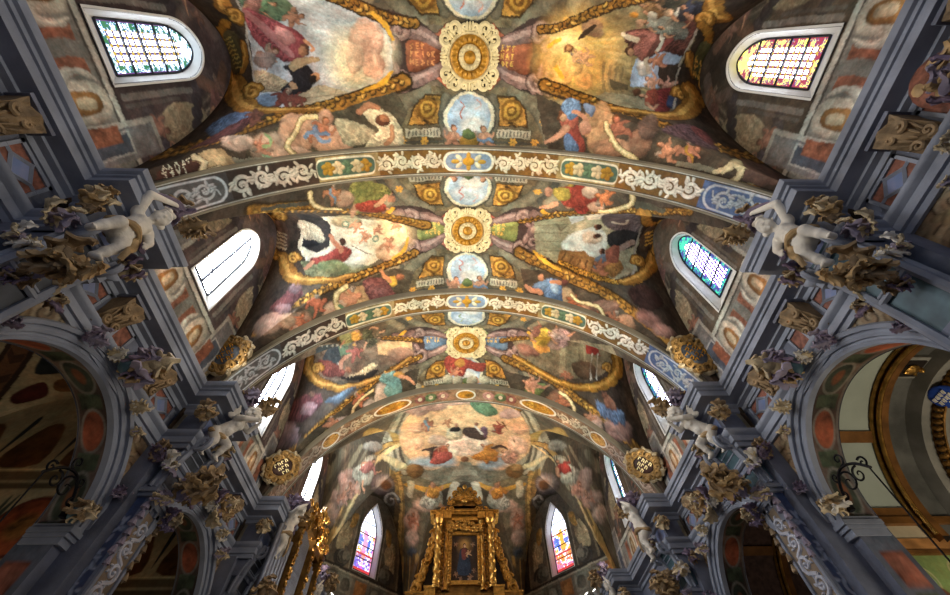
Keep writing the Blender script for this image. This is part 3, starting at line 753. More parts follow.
# ---- bay nearest the camera
def bay_one(C, B):
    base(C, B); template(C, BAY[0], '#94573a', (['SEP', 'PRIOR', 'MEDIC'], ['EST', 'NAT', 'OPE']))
    # left scene: sky, cloud and a group of saints
    hard(C, [(238, -8), (246, 30), (252, 70), (256, 104), (300, 110), (345, 97), (378, 86), (392, 76), (392, 50), (386, 32), (372, 16), (348, 3), (310, -12)], '#aeb5bf', mott=.07)
    C.fill(C.pts(smooth([(345, 30), (388, 40), (388, 72), (350, 92), (330, 60)], 4)), '#dccfae', soft=.5, conv=False, alpha=.85)
    hard(C, [(302, 92), (318, 84), (352, 93), (354, 97), (310, 108), (282, 108)], '#b3a78f'); line(C, [(300, 99), (330, 95), (352, 95)], .5, '#857a66'); line(C, [(318, 85), (316, 105)], .5, '#857a66'); line(C, [(336, 90), (334, 101)], .5, '#857a66')
    cloud(C, 366, 46, 17, 22, '#c09a86', 9); cloud(C, 374, 66, 11, 12, '#c9a690', 5); cloud(C, 356, 58, 8, 14, '#cbb09a', 4)
    blob(C, [(240, -6), (262, -8), (290, 2), (296, 14), (284, 20), (262, 20), (246, 10)], '#5d7a62', fold=.35, fang=.6, fs=8)
    fig(C, 262, 2, 30, 100, '#9a6a62', '#5f8262', seed=2); putto(C, 294, 18, 22, 70, '#a87c66')
    blob(C, [(244, 8), (262, 14), (284, 24), (300, 34), (308, 46), (303, 58), (288, 62), (270, 54), (256, 42), (246, 26)], '#8a434a', fold=.4, fang=1.0, fs=7)
    line(C, [(246, 12), (262, 26), (280, 44), (294, 56)], np.array([4, 5, 4, 2]), '#b4777a', rim=.3); blob(C, [(276, 26), (290, 32), (296, 42), (286, 46), (276, 38)], '#b97f7e')
    blob(C, ellipse(305, 50, 5.5, 6), '#5a3a2a'); blob(C, ellipse(303, 52, 4, 5), '#a87858'); line(C, [(306, 42), (314, 48), (312, 52)], np.array([2, 1.6, 1]), '#c08a68')
    putto(C, 270, 56, 24, 60, '#a98474'); cloud(C, 266, 60, 12, 8, '#8f7f7c', 3)
    blob(C, [(256, 70), (272, 72), (286, 80), (290, 88), (272, 92), (256, 92), (254, 80)], '#b5a284', fold=.3, fang=1.3, fs=6)
    blob(C, [(284, 66), (300, 62), (312, 70), (316, 80), (306, 92), (290, 95), (280, 90), (292, 80), (290, 72)], '#232228', fold=.35, fs=6)
    line(C, [(294, 66), (306, 61), (319, 60)], np.array([4.5, 3.5, 2]), '#b49c78', rim=.4); blob(C, ellipse(316, 77, 5, 4.5), '#b4855f'); blob(C, ellipse(313, 79, 3.5, 4.5), '#2a221c'); line(C, [(292, 84), (294, 88)], 2.2, '#b08868')
    blob(C, [(256, 97), (276, 94), (276, 106), (258, 108)], '#7688a0'); putto(C, 284, 99, 24, 95, '#6e3c34'); putto(C, 298, 101, 20, 80, '#7a453c', wing=False)
    # right scene: golden glory and a crowd under dark hangings
    hard(C, [(557, 44), (562, 38), (576, 28), (600, 14), (640, 4), (690, -10), (716, -10), (705, 20), (690, 52), (678, 80), (674, 110), (650, 112), (622, 108), (590, 98), (572, 90), (560, 76), (556, 60)], '#766f54', mott=.14)
    for (u, v, rx, ry, a) in ((585, 55, 40, 36, .5), (572, 58, 26, 34, .75), (580, 48, 22, 20, .9)): C.fill(C.pts(ellipse(u, v, rx, ry)), '#e6b658', soft=.9, conv=False, alpha=a)
    C.fill(C.pts(ellipse(566, 42, 12, 10)), '#f4dc9a', soft=.4, conv=False, alpha=.9)
    for k in range(7): line(C, [(575, 45), (612+6*k, 38+9*k)], np.array([.8, 1.6]), '#e4c684', alpha=.35)
    cloud(C, 563, 74, 9, 14, '#d8a15a', 6); cloud(C, 584, 80, 9, 11, '#dba862', 6); cloud(C, 574, 66, 9, 10, '#e2b26c', 5); cloud(C, 592, 28, 11, 9, '#9a7658', 5)
    line(C, [(578, 40), (586, 32), (594, 26)], np.array([1, 3, 2]), '#3d2c20'); blob(C, ellipse(568, 50, 5, 4.5), '#7a4a24'); blob(C, ellipse(568, 50, 3, 3), '#c08a54'); putto(C, 585, 58, 20, -60, '#dca878', wing=True); putto(C, 576, 56, 13, -20, '#e0b080')
    for k in range(4): hard(C, [(604+k*6, 62+k*2), (607+k*6, 62+k*2), (606+k*6, 96), (603+k*6, 95)], '#5f5843', alpha=.5)
    hard(C, [(592, 98), (604, 92), (636, 96), (676, 102), (676, 112), (630, 110)], '#8f8a72', mott=.1); hard(C, [(610, 78), (628, 84), (628, 90), (612, 90)], '#544c38')
    hard(C, [(636, 60), (648, 58), (660, 52), (683, 54), (679, 66), (664, 70), (660, 88), (630, 86)], '#94a8c4', mott=.1); cloud(C, 644, 68, 7, 8, '#bfb6b0', 4)
    blob(C, [(622, 34), (640, 28), (664, 24), (690, 14), (698, 22), (690, 44), (682, 56), (662, 52), (646, 60), (636, 58), (628, 46)], '#5e3a34', fold=.4, fang=.4, fs=7)
    blob(C, [(628, 34), (644, 30), (656, 34), (650, 48), (642, 60), (634, 54), (634, 44)], '#a2665c', fold=.35, fang=1.2, fs=6); line(C, [(690, 18), (672, 36), (660, 50)], np.array([3, 4, 2]), '#8a4a44', rim=.3); line(C, [(662, 34), (660, 46), (656, 52)], 1.6, '#b8b2a6')
    line(C, [(636, 40), (626, 37), (622, 33)], np.array([3, 2.2, 1.5]), '#d8c2a8'); blob(C, ellipse(629, 52, 4.6, 5), '#4a3020'); blob(C, ellipse(631, 53, 3, 4), '#b08060'); line(C, [(646, 60), (648, 70), (650, 73)], np.array([2.5, 2, 1.2]), '#ab9c8a')
    for (u, v, c, r2) in ((656, 24, '#8d9088', '#b2b0a4'), (672, 30, '#6a6c66', '#85877e'), (678, 12, '#34343c', '#d4d0c8'), (692, 10, '#2c2e3a', '#3a4054'), (652, 8, '#7a5a3a', '#8a6a48'), (664, 2, '#3a3a34', '#5a4a3a')): fig(C, u, v, 26, -80, c, r2, seed=int(u))
    blob(C, ellipse(640, 23, 4.5, 4), '#c09a7c'); blob(C, ellipse(668, 13, 4.5, 4), '#c8a488'); blob(C, ellipse(653, 16, 5, 4.5), '#d0cabc'); blob(C, ellipse(634, 15, 4, 3), '#b8862e'); blob(C, ellipse(690, 18, 4, 3), '#c49a80')
    blob(C, [(660, 66), (674, 64), (682, 64), (676, 86), (664, 84), (658, 76)], '#3b3028', fold=.2, fs=6); putto(C, 657, 62, 20, -85, '#b07a5e', wing=False); putto(C, 652, 82, 18, -50, '#c89a80'); putto(C, 668, 86, 22, -70, '#c49684', wing=False)
    fig(C, 656, 99, 34, -80, '#6e2c2c', '#8a4232', seed=9); blob(C, ellipse(636, 92, 4.5, 4), '#5a3a26'); blob(C, [(668, 96), (676, 98), (675, 108), (666, 106)], '#2e3a58')
    line(C, [(714, -8), (700, 24), (684, 56), (675, 88), (674, 110)], 1.2, '#9a9288', sm=True)
    line(C, [(236, -8), (244, 20), (250, 50), (255, 84), (256, 104)], 1., '#a8a29a')
    # garlands along the groins
    garland(C, [(404, 80), (372, 92), (330, 104), (290, 114), (250, 128), (215, 140), (178, 151), (150, 158)], 5.6); garland(C, [(414, 22), (388, 18), (362, 8), (330, -6)], 5.6)
    garland(C, [(546, 84), (575, 96), (610, 108), (650, 121), (690, 135), (725, 150), (760, 160)], 5.2); garland(C, [(540, 30), (568, 24), (600, 10), (640, -2), (680, -14)], 5.2)
    line(C, [(392, 72), (380, 84), (362, 92)], np.array([1.5, 3, 1.5]), '#e0a81e'); line(C, [(372, 12), (384, 24), (392, 40)], np.array([1.5, 3, 1.5]), '#e0a81e'); line(C, [(558, 40), (550, 46)], 2.4, '#e0a81e'); line(C, [(562, 76), (556, 68)], 2.4, '#e0a81e')
    # gilded cartouche frames at the far ends of the scenes
    ribbon(C, [(222, -8), (224, 8), (234, 14), (238, 22)], [4, 6, 5, 3], '#9a6c26', light='#cf9f4c'); scroll(C, 235, 17, 7, -2.4, 1, 3.2); ribbon(C, [(228, 70), (236, 82), (238, 96), (246, 106), (262, 110), (290, 110), (320, 108)], [3, 6, 8, 8, 5, 3.5, 3], '#9a6c26', light='#cf9f4c')
    scroll(C, 252, 92, 8, -.4, -1, 3.4); scroll(C, 228, 76, 6, 1.2, 1, 3.0); ribbon(C, [(226, 22), (222, 32), (226, 40)], 3.6, '#a8721e'); ribbon(C, [(244, 44), (246, 58), (242, 70)], 3.4, '#8a5e1c', light='#b98a3a')
    blob(C, [(224, 34), (234, 32), (240, 44), (243, 62), (238, 74), (229, 66), (222, 50)], '#5c5338', rim=.5); 
    for k in range(8): line(C, [(226+k*1.7, 40+k*4), (232+k*1.5, 38+k*4)], .6, '#b09a50')
    ribbon(C, [(722, -10), (712, 4), (716, 16), (728, 20)], [4, 6, 6, 3], '#9a6c26', light='#cf9f4c'); scroll(C, 704, 20, 7.5, .6, -1, 3.2); ribbon(C, [(700, 24), (708, 30), (706, 44)], 3.2, '#9a6a20')
    scroll(C, 681, 94, 7.5, PI, 1, 3.2); ribbon(C, [(688, 88), (694, 100), (686, 112), (668, 116), (640, 112), (612, 108)], [5, 7, 7, 4.5, 3, 2.6], '#9a6c26', light='#cf9f4c'); scroll(C, 706, 86, 5.5, 0, -1, 2.6); ribbon(C, [(688, 54), (690, 66), (694, 76)], 3.2, '#8a5e1c', light='#b98a3a')
    blob(C, [(702, 42), (710, 46), (708, 62), (702, 78), (694, 80), (692, 66), (696, 50)], '#5a5a3c', rim=.5); letters(C, (695, 62), (4.2, 2.2), (-1, 7), ['LA', 'VIR', 'NON'], 3, 4.4, '#d8ac4a')
    # figures on the front web
    hard(C, [(250, 138), (310, 118), (352, 106), (394, 92), (408, 112), (396, 142), (330, 154), (240, 172)], '#4a4436', mott=.2)
    cloud(C, 300, 132, 20, 18, '#b48c70', 8); cloud(C, 334, 140, 22, 14, '#a98068', 8); cloud(C, 268, 146, 18, 12, '#a58a78', 6); cloud(C, 326, 118, 8, 9, '#a07a64', 3); cloud(C, 292, 154, 22, 7, '#b99a84', 4)
    blob(C, [(336, 118), (352, 120), (370, 128), (374, 138), (356, 146), (344, 142), (338, 130)], '#b4aa8c', fold=.35, fang=.4, fs=9); blob(C, [(362, 106), (374, 104), (386, 112), (396, 118), (404, 134), (402, 146), (384, 148), (366, 150), (370, 138), (378, 130), (364, 116)], '#cdc2a2', fold=.32, fang=1.2, fs=9)
    line(C, [(360, 112), (368, 106), (380, 108)], np.array([3.4, 3, 2]), '#b07c5c', rim=.4); line(C, [(392, 128), (392, 138), (385, 144)], np.array([3, 3, 2.2]), '#b58662', rim=.4); blob(C, ellipse(383, 121, 8, 5.5, .3), '#5a3624'); blob(C, ellipse(385, 119, 5, 4, .3), '#a06a48')
    putto(C, 322, 130, 30, 20, '#b07050', sash='#6f86a6'); putto(C, 262, 146, 22, -60, '#b88068'); blob(C, ellipse(330, 146, 12, 10), '#b98f72', rim=.3); banner(C, [(316, 116), (304, 118), (296, 132), (288, 146), (300, 160)], 3.4); line(C, [(306, 138), (314, 132), (322, 142), (330, 140)], 1.8, '#7088a6')
    line(C, [(268, 134), (272, 138), (270, 144), (264, 146)], 1.5, '#86a070'); line(C, [(262, 156), (272, 158)], 1.2, '#80a080')
    hard(C, [(218, 158), (268, 158), (268, 162), (214, 170)], '#7d7a6c'); hard(C, [(205, 150), (225, 150), (240, 168), (200, 178), (175, 182)], '#a58f6c', mott=.3)
    blob(C, [(158, 172), (182, 162), (200, 162), (198, 174), (180, 180), (162, 184)], '#4a2e26', rim=.3); letters(C, (164, 170), (6.6, -1.8), (1.5, 5.5), ['ANNUS', 'SANT', 'TUIT'], 5, 4.2, '#e0d6c0'); ribbon(C, [(196, 156), (206, 162), (204, 174), (218, 168), (228, 172)], 2.6, '#d6c8a4'); ribbon(C, [(160, 188), (180, 182), (200, 182), (214, 178)], 2.5, '#d0b078')
    hard(C, [(535, 92), (562, 106), (620, 112), (690, 140), (730, 158), (740, 176), (680, 164), (610, 156), (548, 150)], '#463c30', mott=.2)
    cloud(C, 597, 126, 14, 22, '#b58f68', 9); cloud(C, 612, 148, 22, 9, '#a2785c', 5); cloud(C, 640, 142, 12, 12, '#8a6650', 6); cloud(C, 648, 128, 10, 12, '#6f564a', 4)
    blob(C, [(562, 114), (572, 116), (578, 128), (584, 150), (574, 158), (566, 144), (564, 130)], '#8a3f34', fold=.35, fs=7); blob(C, [(562, 112), (574, 114), (578, 122), (570, 130), (560, 124)], '#a85a48', fold=.3, fs=6); blob(C, [(562, 104), (570, 99), (580, 102), (580, 114), (570, 120), (562, 112)], '#6684ac', fold=.3, fs=7); blob(C, [(584, 104), (596, 106), (592, 116), (586, 112)], '#7a8fb4'); blob(C, [(564, 134), (574, 140), (578, 152), (566, 154)], '#566f96', fold=.3, fs=6)
    line(C, [(566, 128), (556, 138), (546, 141)], np.array([3.4, 2.6, 1.6]), '#c08c70', rim=.3); line(C, [(574, 112), (582, 116), (588, 122)], 2.2, '#b9856a'); blob(C, ellipse(561, 117, 4.4, 5), '#6a4028'); blob(C, ellipse(563, 118, 3.4, 4.2), '#c0906e'); blob(C, ellipse(585, 128, 7, 7), '#bd8a72')
    putto(C, 618, 128, 30, -10, '#9a6048'); putto(C, 668, 150, 26, -50, '#b07a5c'); putto(C, 690, 152, 24, 60, '#b67e62', sash='#b0862c'); banner(C, [(606, 122), (610, 136), (620, 150), (636, 158)], 3.2)
    hard(C, [(676, 160), (714, 168), (716, 174), (674, 166)], '#7a7664'); blob(C, [(736, 160), (760, 164), (782, 178), (764, 186), (744, 178)], '#5c463e', rim=.3); ribbon(C, [(716, 172), (728, 168), (736, 160), (742, 172), (734, 182), (752, 184)], [2, 3, 4, 3, 3, 2], '#d2c298'); ribbon(C, [(700, 186), (730, 184), (756, 186)], 2, '#b98a48')
    # figures on the spandrels of the side webs
    blob(C, [(208, 128), (228, 114), (252, 112), (256, 118), (240, 126), (222, 132), (212, 136)], '#5a6f92', fold=.35, fs=7); blob(C, [(186, 150), (206, 140), (226, 128), (246, 118), (256, 118), (240, 132), (216, 142)], '#5c3a3c', fold=.35, fs=7); putto(C, 256, 116, 18, 70, '#8a5a4c', wing=False); cloud(C, 238, 143, 16, 8, '#b59c90', 5)
    blob(C, [(660, 130), (676, 124), (694, 126), (708, 140), (720, 150), (700, 146), (680, 138)], '#574046', fold=.35, fs=7); blob(C, [(690, 126), (706, 132), (716, 146), (702, 140)], '#6e3c3c', fold=.3, fs=6)
    finish(C, .2, 1, .018)

# ---- second bay
def bay_two(C, B):
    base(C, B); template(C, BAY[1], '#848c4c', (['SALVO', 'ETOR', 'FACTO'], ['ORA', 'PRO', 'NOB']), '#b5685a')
    hard(C, [(300, 218), (330, 216), (404, 222), (406, 240), (396, 250), (366, 266), (330, 280), (310, 268), (298, 246)], '#c9c0a8', mott=.08)
    C.fill(C.pts(ellipse(392, 232, 20, 16)), '#e8c890', soft=.5, conv=False, alpha=.9); hard(C, [(300, 262), (318, 258), (345, 262), (372, 266), (334, 282), (308, 276)], '#6e7050', mott=.3)
    C.fill(C.pts(ellipse(352, 256, 18, 10)), '#b9c2c4', soft=.3, conv=False, alpha=.7); cloud(C, 388, 252, 12, 9, '#c09a78', 5); cloud(C, 346, 222, 16, 6, '#9a9070', 5)
    for (u, v, s_, a) in ((356, 226, 14, 60), (366, 236, 14, 90), (388, 244, 16, 40), (396, 226, 12, 100), (378, 230, 11, 10)): putto(C, u, v, s_, a, '#c98a66', wing=False)
    for (u, v) in ((345, 224), (376, 239)): C.fill(C.pts(ellipse(u, v, 3.2, 3.6)), '#5a7460', soft=.03, conv=False); C.fill(C.pts(ellipse(u, v, 1.8, 2.2)), '#c4b594', soft=.03, conv=False)
    hard(C, [(296, 214), (316, 214), (330, 226), (330, 246), (318, 252), (302, 246)], '#2e2c2c', mott=.2); blob(C, [(298, 220), (314, 224), (324, 236), (322, 242), (306, 240), (300, 230)], '#c2b69c', fold=.3, fs=5); blob(C, [(306, 240), (320, 242), (316, 246), (304, 246)], '#1e2024')
    blob(C, [(310, 258), (326, 254), (340, 246), (352, 250), (346, 260), (330, 262), (316, 264)], '#8a3c34', fold=.35, fs=5); line(C, [(342, 250), (334, 242), (330, 236)], np.array([2.4, 2, 1.4]), '#b5785a'); line(C, [(312, 262), (306, 268)], 2, '#b5785a'); blob(C, ellipse(343, 242, 3.6, 3.6), '#3e281e'); line(C, [(352, 246), (372, 253)], .5, '#3a3020')
    cloud(C, 330, 265, 12, 5, '#5e6a48', 5); cloud(C, 338, 268, 10, 6, '#6d7a56', 5)
    # right scene: pale stone arches and mourners
    hard(C, [(534, 222), (566, 216), (640, 214), (640, 240), (636, 270), (610, 282), (560, 266), (536, 250)], '#8c8a72', mott=.08)
    for k in range(7): line(C, [(536+k*4.2, 221), (536+k*4.4, 254)], .5, '#6a6854')
    for k in range(4): line(C, [(534, 226+k*8), (568, 224+k*9)], .4, '#6a6854')
    hard(C, [(576, 222), (590, 219), (618, 216), (620, 228), (590, 232), (574, 232)], '#a5a288'); hard(C, [(568, 216), (584, 216), (584, 219), (572, 224)], '#b5c0c6'); hard(C, [(586, 215), (612, 213), (614, 218), (588, 220)], '#d6c8b4')
    line(C, [(556, 224), (560, 230), (566, 226)], 1, '#6e6c58')
    C.fill(C.pts(smooth([(562, 248), (566, 238), (576, 232), (600, 228), (606, 250), (584, 256)], 3)), '#c8cdc8', soft=.06, conv=False); cloud(C, 592, 238, 10, 6, '#d8c4ac', 4)
    hard(C, [(560, 250), (584, 250), (600, 262), (610, 280), (580, 276), (556, 262)], '#8a6236', mott=.2); 
    for k in range(5): line(C, [(566+k*7, 253+k*2.5), (558+k*8, 264+k*3)], .8, '#5a3c20')
    blob(C, [(602, 216), (620, 213), (640, 214), (644, 224), (636, 236), (616, 232), (604, 226)], '#5d5358', fold=.3, fs=6); blob(C, [(608, 234), (626, 230), (638, 234), (634, 246), (618, 250), (608, 244)], '#1f2023', fold=.3, fs=5); line(C, [(612, 222), (624, 224), (628, 220)], 1., '#a8a094')
    for (u, v) in ((597, 227), (596, 236), (602, 251)): blob(C, ellipse(u, v, 3.2, 2.8), '#8a5840'); blob(C, ellipse(u+1.5, v-.5, 2.6, 2.4), '#3c261c')
    blob(C, [(600, 262), (618, 258), (622, 270), (612, 277), (602, 272)], '#8a6434', fold=.3, fs=5); blob(C, [(596, 256), (606, 254), (604, 266), (594, 268)], '#64748a'); line(C, [(632, 242), (618, 250), (606, 252)], np.array([2.5, 2.5, 1.5]), '#8a7870'); blob(C, [(606, 250), (618, 246), (618, 260), (608, 262)], '#7e4a3c'); putto(C, 600, 266, 18, -60, '#a86c50', wing=False)
    line(C, [(644, 218), (636, 246), (632, 276)], .9, '#8d8a84')
    # garlands and cartouche frames
    garland(C, [(424, 224), (400, 219), (372, 214), (340, 211), (300, 210), (256, 212)], 3.6); garland(C, [(520, 222), (550, 216), (590, 212), (640, 210), (690, 212)], 3.2)
    garland(C, [(416, 252), (392, 263), (364, 274), (336, 284), (310, 296), (282, 312), (258, 330)], 4.6); garland(C, [(520, 252), (545, 265), (575, 279), (605, 292), (632, 310), (655, 326), (668, 338)], 4.4); line(C, [(534, 250), (546, 262), (560, 270)], np.array([1, 2.4, 1.2]), '#e2a820'); line(C, [(408, 238), (404, 250), (392, 258)], np.array([1, 2.2, 1.2]), '#d89e24'); garland(C, [(560, 262), (590, 275), (620, 282), (640, 280)], 2.8, '#c08a1e')
    ribbon(C, [(266, 214), (270, 222), (268, 230)], [5, 4, 2], '#a8742a', light='#d0a050'); scroll(C, 280, 217, 5.5, PI, 1, 2.4); ribbon(C, [(272, 240), (276, 252), (284, 258), (288, 270), (296, 278), (312, 280), (334, 279), (352, 274)], [2.5, 4, 5, 6, 6, 4.4, 3, 2.2], '#9a6c26', light='#cf9f4c'); scroll(C, 294, 258, 5.5, 0, -1, 2.5); scroll(C, 275, 252, 5, 1, 1, 2.2)
    blob(C, [(272, 222), (284, 222), (288, 236), (288, 248), (280, 250), (274, 240)], '#6e5246', rim=.4)
    for k in range(5): line(C, [(276, 232+k*3.2), (286, 236+k*3.2)], .7, '#c8b49a')
    ribbon(C, [(640, 213), (646, 216), (648, 224), (664, 222)], [3, 3, 3, 2], '#a8742a'); scroll(C, 662, 224, 5, PI/2, 1, 2.2); ribbon(C, [(664, 232), (660, 246), (652, 256), (650, 266), (640, 276), (622, 282)], [2, 4, 4.5, 6, 5, 3], '#a07024', light='#d2a24c'); scroll(C, 638, 261, 5.5, PI, 1, 2.4); scroll(C, 656, 251, 4.5, -.5, -1, 2.); blob(C, [(642, 234), (652, 226), (660, 230), (656, 242), (646, 252), (640, 246)], '#5a4638', rim=.4)
    for k in range(4): line(C, [(645, 246-k*3.5), (652, 242-k*3.5)], .8, '#d0a040')
    # back web figures by the first arch
    fig(C, 372, 196, 38, 80, '#7a7a3e', '#8a3a2c', seed=3); blob(C, [(352, 184), (372, 182), (388, 188), (388, 196), (366, 204), (354, 202)], '#77793f', fold=.4, fs=6); blob(C, [(356, 204), (376, 200), (386, 206), (384, 212), (362, 212)], '#8a3a2c', fold=.35, fs=5); blob(C, ellipse(391, 199, 4, 3.6), '#a87458'); line(C, [(376, 206), (382, 202), (386, 196)], 2, '#b98a68')
    cloud(C, 346, 198, 8, 8, '#b08c74', 5); putto(C, 334, 194, 20, 60, '#a8704e', sash='#70889c'); banner(C, [(310, 194), (312, 202), (322, 208), (340, 210)], 3)
    fig(C, 574, 198, 36, -80, '#8a3428', '#a8923e', seed=5); blob(C, [(558, 188), (574, 188), (590, 194), (590, 204), (574, 208), (562, 204)], '#8e3a2c', fold=.4, fs=5); blob(C, [(552, 190), (566, 188), (570, 198), (558, 200)], '#a9963e', fold=.3, fs=5); blob(C, ellipse(548, 192, 4, 4.6), '#c48e72'); line(C, [(556, 204), (548, 207), (540, 207)], np.array([2.4, 2, 1.2]), '#c08a6a'); cloud(C, 590, 192, 8, 6, '#c0aa98', 4); cloud(C, 596, 206, 8, 5, '#b89880', 4)
    putto(C, 604, 198, 20, -70, '#b87044'); banner(C, [(632, 194), (630, 204), (616, 210), (600, 211)], 2.8); hard(C, [(634, 200), (666, 208), (664, 212), (634, 208)], '#4e4a3c'); hard(C, [(262, 206), (310, 202), (310, 206), (262, 210)], '#4a4438')
    # front web figures
    hard(C, [(300, 312), (340, 292), (396, 268), (414, 272), (406, 300), (380, 306), (340, 322), (296, 350), (270, 360)], '#494336', mott=.2)
    cloud(C, 356, 300, 16, 12, '#b09068', 7); cloud(C, 336, 312, 12, 12, '#a88a74', 6); cloud(C, 362, 292, 10, 7, '#a58460', 4); cloud(C, 300, 322, 14, 10, '#a07c68', 6); cloud(C, 318, 338, 10, 8, '#ab8878', 5)
    blob(C, [(364, 280), (380, 278), (390, 286), (398, 300), (392, 306), (376, 304), (368, 296)], '#6e4344', fold=.4, fang=1., fs=6); blob(C, [(374, 288), (388, 290), (394, 302), (384, 306), (374, 300)], '#7d5052', fold=.3, fs=5); blob(C, [(389, 278), (396, 277), (398, 284), (392, 287)], '#c09a34'); line(C, [(390, 281), (384, 276), (381, 270)], np.array([2.2, 2, 1.4]), '#b07c5a'); blob(C, ellipse(400, 277, 3.6, 3), '#8a5c40')
    putto(C, 352, 298, 24, 70, '#b57a58'); line(C, [(342, 296), (350, 300), (360, 293)], np.array([3, 3.4, 2]), '#b98062'); putto(C, 318, 304, 22, 60, '#b0654a'); putto(C, 300, 320, 20, 30, '#b4684a'); banner(C, [(346, 286), (338, 292), (336, 304), (344, 318), (340, 326)], 2.8); line(C, [(340, 306), (350, 312), (348, 318)], 1.6, '#5a7a5c')
    hard(C, [(282, 338), (318, 326), (318, 331), (278, 346)], '#7d7b6a')
    for k in range(4): line(C, [(280, 342+k*2), (302, 333+k*2)], .5, '#b8b49c')
    hard(C, [(520, 268), (540, 270), (580, 288), (620, 308), (650, 330), (640, 344), (600, 330), (560, 312), (528, 300)], '#453b2f', mott=.2)
    cloud(C, 566, 298, 9, 11, '#a98a6c', 5); cloud(C, 580, 310, 16, 9, '#8a6650', 6); cloud(C, 604, 308, 14, 8, '#7d5c4c', 5); cloud(C, 624, 322, 10, 8, '#927058', 5)
    blob(C, [(546, 280), (556, 279), (562, 288), (562, 304), (554, 312), (544, 306), (544, 292)], '#58739c', fold=.35, fang=.2, fs=5); blob(C, [(533, 286), (544, 280), (548, 286), (540, 294)], '#6883a8'); blob(C, [(551, 282), (558, 284), (558, 294), (552, 292)], '#8aa0bc'); line(C, [(540, 292), (532, 290), (526, 286)], np.array([2.4, 2, 1.3]), '#bd8668'); blob(C, ellipse(541, 278, 3.2, 3.4), '#b07c60'); blob(C, ellipse(565, 282, 4, 3.4), '#5e3630'); line(C, [(552, 282), (560, 283)], 1.8, '#b07a5c')
    putto(C, 572, 304, 20, -30, '#a05c3c'); putto(C, 596, 318, 16, -60, '#96583e'); putto(C, 612, 318, 18, 100, '#a86c50'); banner(C, [(572, 294), (578, 300), (590, 304), (600, 308), (604, 318), (598, 326)], 2.6)
    hard(C, [(622, 330), (652, 344), (650, 350), (618, 336)], '#7d7b6a')
    # spandrels
    cloud(C, 272, 322, 18, 10, '#8f7468', 7, ang=-.5); cloud(C, 288, 320, 8, 7, '#b09078', 3); blob(C, [(270, 308), (284, 294), (296, 286), (304, 292), (296, 302), (284, 312)], '#6a3c3c', fold=.35, fs=6); blob(C, [(276, 306), (290, 302), (292, 310), (280, 312)], '#86686a'); cloud(C, 296, 288, 6, 5, '#8a6a68', 3)
    blob(C, [(628, 290), (642, 284), (656, 292), (662, 304), (648, 310), (632, 302)], '#3e2822', fold=.3, fs=5); cloud(C, 648, 318, 14, 7, '#7a5a54', 6, ang=.6); cloud(C, 664, 330, 12, 6, '#7d5e58', 5, ang=.5)
    finish(C, .2, 3, .018)

